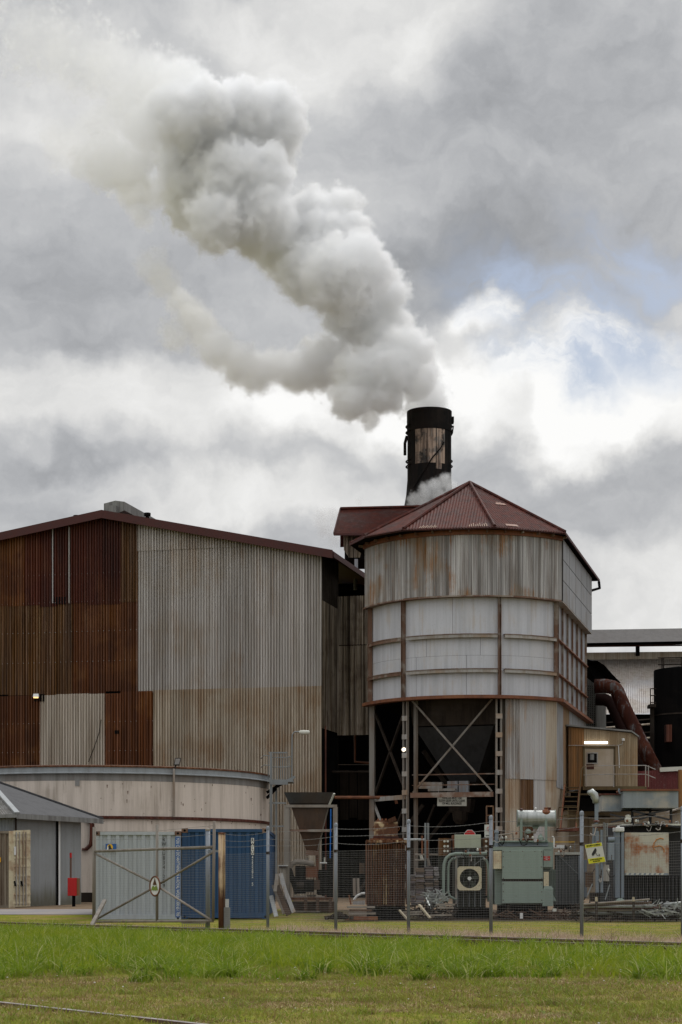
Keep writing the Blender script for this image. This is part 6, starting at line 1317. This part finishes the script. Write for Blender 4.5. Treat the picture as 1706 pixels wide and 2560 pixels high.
def meshwork(p0, p1, z0, z1, pitch, r_, droop=.012, hv=1.0):
    """woven wire: verticals and horizontals as three-sided rods"""
    d = (p1-p0); ln = d.length; d.normalize(); n = int(ln/pitch); nr = Vector((d.y, -d.x, 0)); V = []; Fc = []
    def rod(a, b, rad):
        i = len(V); t_ = (b-a).normalized(); u = t_.cross(nr).normalized()
        for q in (a, b):
            V.extend([tuple(q+nr*rad), tuple(q-nr*rad*.5+u*rad*.87), tuple(q-nr*rad*.5-u*rad*.87)])
        for j in range(3): Fc.append((i+j, i+(j+1) % 3, i+3+(j+1) % 3, i+3+j))
    for k in range(n+1):
        a = p0+d*(ln*k/n); w = .006*math.sin(k*.9); rod(Vector((a.x+w, a.y, z0+.01*math.sin(k*1.7))), Vector((a.x-w, a.y, z1)), r_)
    m_ = int((z1-z0)/(pitch*hv))
    for j in range(m_+1):
        z = z0+(z1-z0)*j/m_; seg = 6
        for k in range(seg):
            f0, f1 = k/seg, (k+1)/seg
            rod(p0+d*(ln*f0)+Vector((0, 0, z-droop*4*f0*(1-f0)+.004*math.sin(j*2+k))), p0+d*(ln*f1)+Vector((0, 0, z-droop*4*f1*(1-f1)+.004*math.sin(j*2+k+1))), r_*(1.6 if j == m_ else 1.0))
    mb = MB(); mb.V = V; mb.Fc = Fc; return mb
def barbed(p0, p1, z, sag, par):
    d = p1-p0; ln = d.length; mb = MB(); n = 10
    pts = [p0+d*(k/n)+Vector((0, 0, z-sag*4*(k/n)*(1-k/n))) for k in range(n+1)]; mb.tube(pts, .0035, 4)
    for k in range(int(ln/.14)):
        f = (k+.5)/int(ln/.14); q = p0+d*f+Vector((0, 0, z-sag*4*f*(1-f))); mb.bar(q+Vector((-.008, 0, -.014)), q+Vector((.008, 0, .014)), .004)
    return mb.build('barbed_wire', M['wire'], par)
allp = [fx(560)]+[fx(p) for p in PX]
for i in range(len(allp)-1):
    a, b = allp[i]+Vector((0, -.04, 0)), allp[i+1]+Vector((0, -.04, 0))
    tag(meshwork(a, b, .03, 1.81, .048, .0014).build('wire_mesh', M['wire'], fence), None, kind='stuff')
    for j, z in enumerate((1.98, 2.13, 2.29)): barbed(a, b, z, .015+.02*((i+j) % 3), fence)
# security camera sign on the fence
c = fx(1489)+Vector((0, -.09, 0)); pc = onp(1489, 2133.5, (c.x, c.y), (FD.x, FD.y)); nrm = Vector((FD.y, -FD.x, 0)); 
sgn = thing('camera_sign', 'yellow and white security camera sign hung crooked on the wire fence', 'sign', tuple(pc))
M['sign_yellow'] = sheet('sign_yellow', (.55, .52, .02), (.45, .42, .02), .2, rough=.5, vary=0)
ux = Vector((FD.x, FD.y, 0)); ti = R(12); W2, H2 = .262, .175*1.0
W2 = .24; H2 = .178
def sp(u, v, off=0.0): # sign plane, tilted a little
    uu = u*math.cos(-ti*0)-0; x = u*math.cos(R(4))-0; 
    return pc+ux*(u*.99+v*-.30)+Vector((0, 0, v+u*.08))+nrm*off
if nrm.dot(Vector((0, -1, 0))) < 0: nrm = -nrm
W2 = .225
def sq_(u0, u1, v0, v1, off, th_=.003): 
    return MB().slab([sp(u0, v0, off), sp(u1, v0, off), sp(u1, v1, off), sp(u0, v1, off)], -nrm*th_)
sq_(-W2, W2, -H2, H2, .004, .004).build('plate', M['sign_white'], sgn)
hd = sq_(-W2+.005, W2-.005, .115, H2-.003, .007).build('header_band', M['sign_yellow'], sgn); ft = sq_(-W2+.005, W2-.005, -H2+.003, -.085, .007).build('footer_band', M['sign_yellow'], sgn)
yaw = math.atan2(FD.y, FD.x)
for s_, v, sz, par in (('SECURITY CAMERAS', .145, .042, hd), ('24 HOUR SURVEILLANCE', -.112, .030, ft), ('IN OPERATION', -.146, .028, ft)):
    text(s_, M['black_paint'], par, sp(0, v, .012), sz, rot=(R(90), R(-4), yaw), sx=.95)
MB().slab([sp(-.09, -.01, .012), sp(-.07, -.045, .012), sp(.015, .0, .012), sp(.055, .045, .012), sp(.055, .085, .012), sp(.03, .09, .012)], -nrm*.003).build('camera_pictogram', M['black_paint'], sgn)
MB().bar(sp(.03, .0, .012), sp(.05, -.045, .012), .012, .004).build('camera_pictogram', M['black_paint'], sgn); MB().bar(sp(.05, -.045, .012), sp(.11, -.045, .012), .010, .004).build('camera_pictogram', M['black_paint'], sgn); MB().bar(sp(.11, -.065, .012), sp(.11, -.022, .012), .012, .004).build('camera_pictogram', M['black_paint'], sgn)
# gate
G0 = Vector((-6.30, 50.0, 0)); G1 = onp(536, 2200, (G0.x, G0.y), (3.07, -4.0)); G1.z = 0; GD = (G1-G0).normalized()
def gp_(px, py, off=0.0): 
    q = onp(px, py, (G0.x, G0.y), (GD.x, GD.y)); return q+Vector((-GD.y*-1, GD.x*-1, 0))*off
gate = thing('pipe_gate', 'wide pipe-framed mesh gate with cross braces and an oval emblem at its centre', 'gate', tuple(gp_(236, 2306)))
def gt(a, b, r_, nm, m='gate_pipe', par=None): return MB().tube([gp_(*a), gp_(*b)], r_, 10).build(nm, M[m], par or gate, smooth=True)
gt((236, 2068), (235, 2306), .045, 'stile'); gt((393, 2062), (393, 2304), .035, 'centre_post'); gt((536, 2053), (533, 2302), .035, 'stile')
gt((235, 2129), (536, 2118), .035, 'top_rail'); gt((235, 2305), (533, 2303), .03, 'bottom_rail')
gt((237, 2134), (380, 2206), .028, 'brace'); gt((237, 2301), (380, 2222), .028, 'brace'); gt((403, 2208), (535, 2130), .028, 'brace'); gt((403, 2222), (533, 2304), .028, 'brace', 'frame_pale')
em = bpy.data.objects.new('emblem', None); SC.collection.objects.link(em); em.parent = gate; ec = gp_(392, 2216, .05); em.location = ec-wloc(gate)
def ep(u, v, off=0.0): return ec+GD*u+Vector((0, 0, v))+Vector((GD.y, -GD.x, 0))*off
MB().tube([ep(math.cos(2*math.pi*k/28)*.225, math.sin(2*math.pi*k/28)*.235) for k in range(29)], .02, 8, cap=False).build('ring', M['rust_brown'], em)
MB().slab([ep(math.cos(2*math.pi*k/28)*.20, math.sin(2*math.pi*k/28)*.21) for k in range(28)], Vector((GD.y, -GD.x, 0))*-.006).build('backplate', M['white_paint'], em)
M['leaf_green'] = sheet('leaf_green', (.16, .22, .035), (.1, .14, .03), .3, rough=.6, vary=0)
MB().slab([ep(-.09, .03, .012), ep(.09, .03, .012), ep(.03, .13, .012), ep(.0, .20, .012), ep(-.03, .13, .012)], Vector((GD.y, -GD.x, 0))*-.004).build('brown_peak', M['rust_ochre'], em)
MB().slab([ep(-.16, -.11, .012), ep(-.10, -.09, .012), ep(-.03, -.11, .012), ep(0, -.09, .012), ep(.04, -.11, .012), ep(.10, -.09, .012), ep(.15, -.11, .012), ep(.12, -.03, .012), ep(.07, .02, .012), ep(.0, -.03, .012), ep(-.07, .02, .012), ep(-.13, -.03, .012)], Vector((GD.y, -GD.x, 0))*-.004).build('green_leaves', M['leaf_green'], em)
a = gp_(238, 2200); b = gp_(534, 2200); a.z = 0; b.z = 0
tag(meshwork(a, b, .20, 1.93, .06, .0020, 0, 1.0).build('wire_mesh', M['wire'], gate), None, kind='stuff')
for y0_, y1_ in ((2080, 2066), (2100, 2088)):
    MB().tube([gp_(237, y0_), gp_(393, y0_-2), gp_(536, y1_-2)], .004, 4).build('barbed_wire', M['wire'], gate)
gp2 = thing('gate_post', 'thick grey gate post at the hinge side beside the rusty pole', 'post', tuple(fx(520)))
p = fx(520); MB().tube([p, p+Vector((0, 0, 2.40))], .055, 14).build('pole', M['post_galv'], gp2, smooth=True); MB().lathe(p+Vector((0, 0, 2.38)), [(.062, 0), (.062, .04), (0, .07)], 14).build('cap', M['frame_pale'], gp2); MB().bar(fx(522)+Vector((0, 0, 1.9)), fx(556)+Vector((0, 0, 1.88)), .04, .05).build('tie_bar', M['post_galv'], gp2)
p = fx(555); rp = thing('rusty_pole', 'thick rusty brown steel pole between the gate post and the fence', 'pole', tuple(p))
MB().tube([p, p+Vector((0, 0, 2.30))], .082, 16).build('shaft', M['trafo_rust'], rp, smooth=True); MB().lathe(p+Vector((0, 0, 2.28)), [(.09, 0), (.09, .04), (0, .05)], 16).build('cap', M['rust_brown'], rp)
for px, py, off in ((228, 2324, 0), ):
    a_ = at(262, 2252, 50.2); b_ = at(224, 2324, 47.5); b_.z = 0; tag(MB().bar(a_, b_, .09, .07).build('brace_post', M['gate_pipe']), 'old wooden brace leaning against the left end of the gate', 'brace')
cp = fx(567); tag(MB().box((cp.x-.07, cp.y+.1, 0), (cp.x+.07, cp.y+.24, .55)).build('concrete_stub', M['conc_weather']), 'small concrete stub beside the foot of the rusty pole', 'post')
tag(MB().box((cp.x-.09, cp.y+.5, .55), (cp.x+.02, cp.y+.56, .75)).build('white_tag', M['white_paint']), 'small white tag fixed beside the rusty pole', 'tag')
cg = thing('cattle_grid', 'low steel grid lying in the grass beneath the gate', 'grid', tuple(at(490, 2322, 46.8)))
for y in (2308, 2320): MB().bar(at(455, y, 47.5), at(515, y, 46.8), .03, .03).build('rail', M['gate_pipe'], cg)
for k in range(13): MB().bar(at(457+k*4.7, 2308, 47.3-k*.04), at(457+k*4.7, 2320, 47.3-k*.04), .012, .012).build('bar', M['gate_pipe'], cg)

# ---------------------------------------------------------------- rails
M['rail_rust'] = sheet('rail_rust', (.10, .055, .038), (.05, .03, .025), .5, rough=.8, vary=.02, axis='n')
M['rail_top'] = sheet('rail_top', (.36, .33, .32), (.20, .16, .14), .6, rough=.4, metal=.5, vary=0, axis='n')
RD = Vector((1, -1.44, 0)).normalized(); RN = Vector((RD.y, -RD.x, 0))
def rail_line(P, s0, s1, label):
    t_ = thing('track_rail', label, 'rail', tuple(P), 'cane railway rails'); p, q = P+RD*s0, P+RD*s1
    def pr(w0, w1, z0_, z1_, nm, m): 
        b_ = [p-RN*w0/2, p+RN*w0/2, q+RN*w0/2, q-RN*w0/2]; t2 = [p-RN*w1/2, p+RN*w1/2, q+RN*w1/2, q-RN*w1/2]
        return MB().hexa([x+Vector((0, 0, z0_)) for x in b_], [x+Vector((0, 0, z1_)) for x in t2]).build(nm, M[m], t_)
    pr(.12, .12, .02, .035, 'foot', 'rail_rust'); pr(.02, .02, .035, .115, 'web', 'rail_rust'); pr(.062, .058, .115, .145, 'head', 'rail_rust'); pr(.045, .04, .1455, .148, 'running_surface', 'rail_top')
P1_ = Vector((at(0, 2316, 50.0).x, 50.0, 0))
rail_line(P1_+Vector((0, .3, 0)), -40, 60, 'far rail of the distant track, close to the foot of the fence')
rail_line(P1_-RN*1.435*(1 if RN.y > 0 else -1)+Vector((0, .3, 0)), -40, 60, 'near rail of the distant track, half hidden by long grass')
P2_ = Vector((-2.80, 16.1, -.118))
rail_line(P2_, -40, 40, 'worn shiny rail in the foreground at the bottom left corner')
rail_line(P2_-RN*1.47*(1 if RN.y > 0 else -1), -40, 40, 'second foreground rail, just below the picture edge')
bpy.data.objects['track_rail'].location.z += 0
sl = MB()
M['sleeper'] = sheet('sleeper', (.06, .045, .035), (.03, .022, .018), .5, rough=.95, vary=.1)
def sleepers(P, s0, s1, nm):
    k = 0; s = s0
    while s < s1:
        c_ = P+RD*s-RN*(.535 if RN.y > 0 else -.535); a_, b_ = c_-RN*.9, c_+RN*.9
        o_ = MB().bar(a_+Vector((0, 0, -.02)), b_+Vector((0, 0, -.02)), .2, .1).build('sleeper', M['sleeper']); tag(o_, 'weathered timber sleeper of the railway track half buried in grass', 'sleeper', 'railway sleepers'); s += .7

# ---------------------------------------------------------------- grass
def blade_mat(name, c1, c2, c3, f3=.25, tr=.35):
    m = bpy.data.materials.new(name); m.use_nodes = True; m.node_tree.nodes.clear(); g = G(m.node_tree)
    ge = g.n('ShaderNodeNewGeometry'); ri = ge.outputs['Random Per Island']
    c = g.mix(ri, c1, c2); c = g.mix(g.ramp(g.m('FRACT', g.m('MULTIPLY', ri, 7.31)), 1-f3-.02, 1-f3+.02), c, c3)
    c = g.mix(g.m('MULTIPLY', g.ramp(g.noise(ge.outputs['Position'], .9, 4, .6), .45, .62), .5), c, c2)
    d = g.n('ShaderNodeBsdfPrincipled'); g.put(d.inputs['Base Color'], c); d.inputs['Roughness'].default_value = .6; d.inputs['Specular IOR Level'].default_value = .12
    t_ = g.n('ShaderNodeBsdfTranslucent'); g.put(t_.inputs['Color'], c); mx = g.n('ShaderNodeMixShader'); mx.inputs[0].default_value = tr
    g.L.new(d.outputs[0], mx.inputs[1]); g.L.new(t_.outputs[0], mx.inputs[2]); o = g.n('ShaderNodeOutputMaterial'); g.L.new(mx.outputs[0], o.inputs[0]); return m
from mathutils import noise as mn
def grass(name, label, n, sample, hgt, wid, lean, mat, seg=3, seed=1, cat='grass'):
    rng = np.random.default_rng(seed); XY = sample(rng, n); n = len(XY)
    h = hgt(XY, rng); ok = h > .008; XY = XY[ok]; h = h[ok]; n = len(h)
    an = rng.uniform(0, 2*np.pi, n); tw = rng.uniform(0, 2*np.pi, n); L_ = np.abs(rng.normal(lean, lean*.5, n)); w = wid*rng.uniform(.6, 1.3, n)
    z0 = np.interp(XY[:, 1], [0, 46, 56, 62, 66, 72, 90, 400], [0, 0, .12, .32, .39, .5, .6, .6])
    V = np.zeros((n, 2*seg+1, 3))
    for k in range(seg+1):
        f = k/seg; bx_ = XY[:, 0]+np.cos(an)*h*L_*f**2; by_ = XY[:, 1]+np.sin(an)*h*L_*f**2; bz = z0-.01+h*f*(1-.35*np.clip(L_, 0, 1.5)*f)
        ww = w*(1-f)**.7*.5 if k < seg else 0
        if k < seg:
            V[:, 2*k, 0] = bx_+np.cos(tw)*ww; V[:, 2*k, 1] = by_+np.sin(tw)*ww; V[:, 2*k, 2] = bz
            V[:, 2*k+1, 0] = bx_-np.cos(tw)*ww; V[:, 2*k+1, 1] = by_-np.sin(tw)*ww; V[:, 2*k+1, 2] = bz
        else: V[:, 2*k, 0] = bx_; V[:, 2*k, 1] = by_; V[:, 2*k, 2] = bz
    m = 2*seg+1; base_ = (np.arange(n)*m)[:, None]; loops = []; starts = []; tot = []
    quads = np.concatenate([base_+np.array([[2*k, 2*k+1, 2*k+3, 2*k+2]]) for k in range(seg-1)], 1).reshape(-1, 4) if seg > 1 else np.zeros((0, 4), int)
    tris = (base_+np.array([[2*seg-2, 2*seg-1, 2*seg]])).reshape(-1, 3)
    me = bpy.data.meshes.new(name); me.vertices.add(n*m); me.vertices.foreach_set('co', V.reshape(-1).astype(np.float32))
    nl = quads.size+tris.size; me.loops.add(nl); me.loops.foreach_set('vertex_index', np.concatenate([quads.reshape(-1), tris.reshape(-1)]).astype(np.int32))
    npoly = len(quads)+len(tris); me.polygons.add(npoly)
    st_ = np.concatenate([np.arange(len(quads))*4, quads.size+np.arange(len(tris))*3]).astype(np.int32); me.polygons.foreach_set('loop_start', st_)
    me.update(calc_edges=True); me.materials.append(mat)
    o = bpy.data.objects.new(name, me); SC.collection.objects.link(o); return tag(o, label, cat, None, 'stuff')
def wedge(y0, y1, k=.19, pad=.5, power=1.0):
    def f(rng, n):
        u = rng.uniform(0, 1, n); Y = (y0**2+(y1**2-y0**2)*u)**.5; X = rng.uniform(-1, 1, n)*(Y*k+pad); return np.stack([X, Y], 1)
    return f
def dist_line(XY, P, D):  # signed: >0 towards the camera
    N_ = np.array([-D.y, D.x]); N_ = N_ if N_[1] < 0 else -N_; return (XY-np.array([P.x, P.y]))@N_
def cl(XY, s, sd_=0.0): return np.array([mn.noise(Vector((x*s+sd_, y*s, sd_))) for x, y in XY])
g_tall = blade_mat('tall_grass_blades', (.125, .19, .012), (.24, .285, .02), (.38, .38, .13), .10, .5)
g_short = blade_mat('short_grass_blades', (.13, .20, .02), (.27, .27, .045), (.24, .17, .07), .30, .3)
g_dry = blade_mat('dry_grass_blades', (.22, .145, .065), (.11, .085, .03), (.34, .24, .12), .3, .2)
g_pink = blade_mat('pink_dry_blades', (.42, .31, .23), (.55, .42, .32), (.16, .10, .06), .22, .3)
g_turf = blade_mat('turf_blades', (.085, .125, .014), (.135, .16, .024), (.18, .16, .05), .15, .3)
def h_tall(XY, rng):
    d1 = dist_line(XY, P1_, RD); d2 = -dist_line(XY, P2_, RD)        # from the far track, from the near track
    c_ = cl(XY, .8, 3.0)*.5+cl(XY, 2.6, 9.0)*.35
    edge = np.clip((d1-1.15+c_*.5)/.6, 0, 1)*np.clip((XY[:, 1]-21.0+c_*5.5+XY[:, 0]*.12)/3.0, 0, 1)
    cc_ = np.array([mn.noise(Vector((x*1.6, y*.9, 21.0))) for x, y in XY]); tuft = np.clip((cc_-.22)*4, 0, 1)*np.clip((XY[:, 1]-16.5)/2, 0, 1)*np.clip((22-XY[:, 1])/2, 0, 1)*.42
    return np.maximum(edge, tuft)*(.25+.40*c_)*rng.uniform(.35, 1.15, len(XY))**1.2
grass('tall_grass', 'bright green long grass growing between the two railway tracks', 115000, wedge(16.5, 47), h_tall, .017, .85, g_tall, 3, 1)
def h_mid(XY, rng):
    c_ = cl(XY, 1.1, 5.0)*.5+cl(XY, 4.0, 2.0)*.4; return np.where(XY[:, 1] < 24, (.035+.07*np.clip(c_+.25, 0, 1)), 0)*rng.uniform(.3, 1.2, len(XY))
grass('short_grass', 'short worn green grass in the foreground by the near rail', 90000, wedge(12.5, 24), h_mid, .009, .9, g_short, 2, 2)
def h_dry(XY, rng):
    c_ = cl(XY, .75, 8.0)+.5*cl(XY, 2.4, 4.0); m_ = np.clip((c_+.16)*3.0, 0, 1)*np.clip((XY[:, 1]-15.0)/1.2, 0, 1)*np.clip((24-XY[:, 1])/4, 0, 1)
    return np.where(rng.uniform(0, 1, len(XY)) < m_*.95+.06, .055, 0)*rng.uniform(.3, 1.2, len(XY))
grass('dry_grass', 'tan dry thatch and clippings in front of the long grass', 90000, wedge(12.8, 24), h_dry, .008, 1.3, g_dry, 2, 3)
def band(P, D, d0, d1, s0, s1):
    def f(rng, n):
        N_ = np.array([-D.y, D.x]); N_ = N_ if N_[1] < 0 else -N_
        s = rng.uniform(s0, s1, n); d_ = rng.uniform(d0, d1, n); return np.array([P.x, P.y])+s[:, None]*np.array([D.x, D.y])+d_[:, None]*N_
    return f
def h_pink(XY, rng):
    c_ = cl(XY, 1.4, 7.0)*.6+cl(XY, 4.0, 1.0)*.5; far_ = np.clip((XY[:, 0]+3.2)/2.0, .25, 1); return np.clip(.20+.34*c_, 0.02, .38)*far_*rng.uniform(.3, 1.2, len(XY))
grass('verge_grass', 'tufts of pinkish dead grass along the foot of the fence', 60000, band(Vector((FP[0], FP[1], 0)), FD, -.25, 2.3, -11, 14), h_pink, .010, .8, g_pink, 2, 4)
def h_verge(XY, rng):
    c_ = cl(XY, 1.0, 17.0)*.6; return np.clip(.06+.12*c_, 0, .2)*rng.uniform(.3, 1.2, len(XY))
grass('verge_weeds', 'green weeds mixed into the dead grass along the track', 24000, band(Vector((FP[0], FP[1], 0)), FD, -.4, 2.6, -16, 14), h_verge, .009, .8, g_short, 2, 6)
def turf(rng, n):
    Y = rng.uniform(36, 62, n); X = rng.uniform(-.2, .19, n)*Y; return np.stack([X, Y], 1)
def h_turf(XY, rng):
    d = dist_line(XY, Vector((FP[0], FP[1], 0)), FD); m_ = (d < -.1) | ((XY[:, 0] < -5) & (XY[:, 1] > 46)); m_ &= ~((XY[:, 0] > .4) & (XY[:, 1] > 54.5)) & ~((XY[:, 0] < -2) & (XY[:, 1] > 58.8)) & ~((XY[:, 1] > 56) & (XY[:, 0] > -7.1) & (XY[:, 0] < -2))
    c_ = cl(XY, 1.2, 12.0); return np.where(m_, .035+.02*c_, 0)*rng.uniform(.4, 1.2, len(XY))
grass('mown_grass', 'mown olive green grass of the yard behind the fence', 170000, turf, h_turf, .008, .8, g_turf, 2, 5)
def tufts(y0, y1, nc, rad):
    def f(rng, n):
        C_ = wedge(y0, y1)(rng, nc); i = rng.integers(0, nc, n); rr_ = rad*np.sqrt(rng.uniform(0, 1, n))*rng.uniform(.4, 1.3, nc)[i]; a_ = rng.uniform(0, 2*np.pi, n)
        return C_[i]+np.stack([np.cos(a_)*rr_, np.sin(a_)*rr_], 1)
    return f
def h_tuft(XY, rng):
    d1 = dist_line(XY, P1_, RD); c_ = cl(XY, .7, 31.0)
    return np.where((d1 > 1.3) & (XY[:, 1] > 20.2+2.5*c_), (.34+.18*c_), 0)*rng.uniform(.45, 1.1, len(XY))
g_tuft = blade_mat('tuft_blades', (.085, .16, .010), (.20, .27, .02), (.42, .42, .18), .14, .5)
grass('grass_tufts', 'taller arching tufts standing up in the bright long grass', 42000, tufts(20, 44, 620, .20), h_tuft, .017, 1.05, g_tuft, 4, 11)
grass('weed_tufts', 'green weed tufts scattered over the worn foreground strip', 42000, tufts(12.6, 23.5, 620, .20), lambda XY, r: np.where(cl(XY, .6, 3.0) > -.22, .10, .03)*r.uniform(.3, 1.3, len(XY)), .010, 1.1, g_short, 3, 12)
g_straw = blade_mat('straw_blades', (.36, .25, .12), (.22, .14, .06), (.48, .38, .22), .3, .2)
grass('straw_tufts', 'flattened straw-coloured clumps in the worn foreground strip', 62000, tufts(13.8, 23.8, 700, .28), lambda XY, r: np.where(cl(XY, .6, 3.0) < .12, .06, 0)*r.uniform(.3, 1.2, len(XY)), .009, 1.7, g_straw, 2, 13)
# small leafy weeds with white flowers near the foreground rail
mb = MB(); random.seed(3)
for i in range(60):
    Y_ = random.uniform(12.8, 22) if i % 3 else random.uniform(40, 50); X_ = random.uniform(-.18, .18)*Y_; z_ = gz(Y_)+random.uniform(.03, .09)
    if i % 3 == 0 and X_ > -2: continue
    s_ = random.uniform(.004, .008); mb.box((X_-s_, Y_-s_, z_-s_*.5), (X_+s_, Y_+s_, z_+s_*.5))
tag(mb.build('clover_flowers', M['white_paint']), 'tiny white clover flowers scattered in the grass', 'flowers', None, 'stuff')
# lettering and print become plain meshes
dg = bpy.context.evaluated_depsgraph_get()
for o in [o for o in SC.objects if o.type == 'FONT']:
    me = bpy.data.meshes.new_from_object(o.evaluated_get(dg)); me.name = o.name
    q = bpy.data.objects.new('tmp', me); SC.collection.objects.link(q); q.parent = o.parent; q.location = o.location; q.rotation_euler = o.rotation_euler; q.scale = o.scale
    nm = o.name; bpy.data.objects.remove(o); q.name = nm
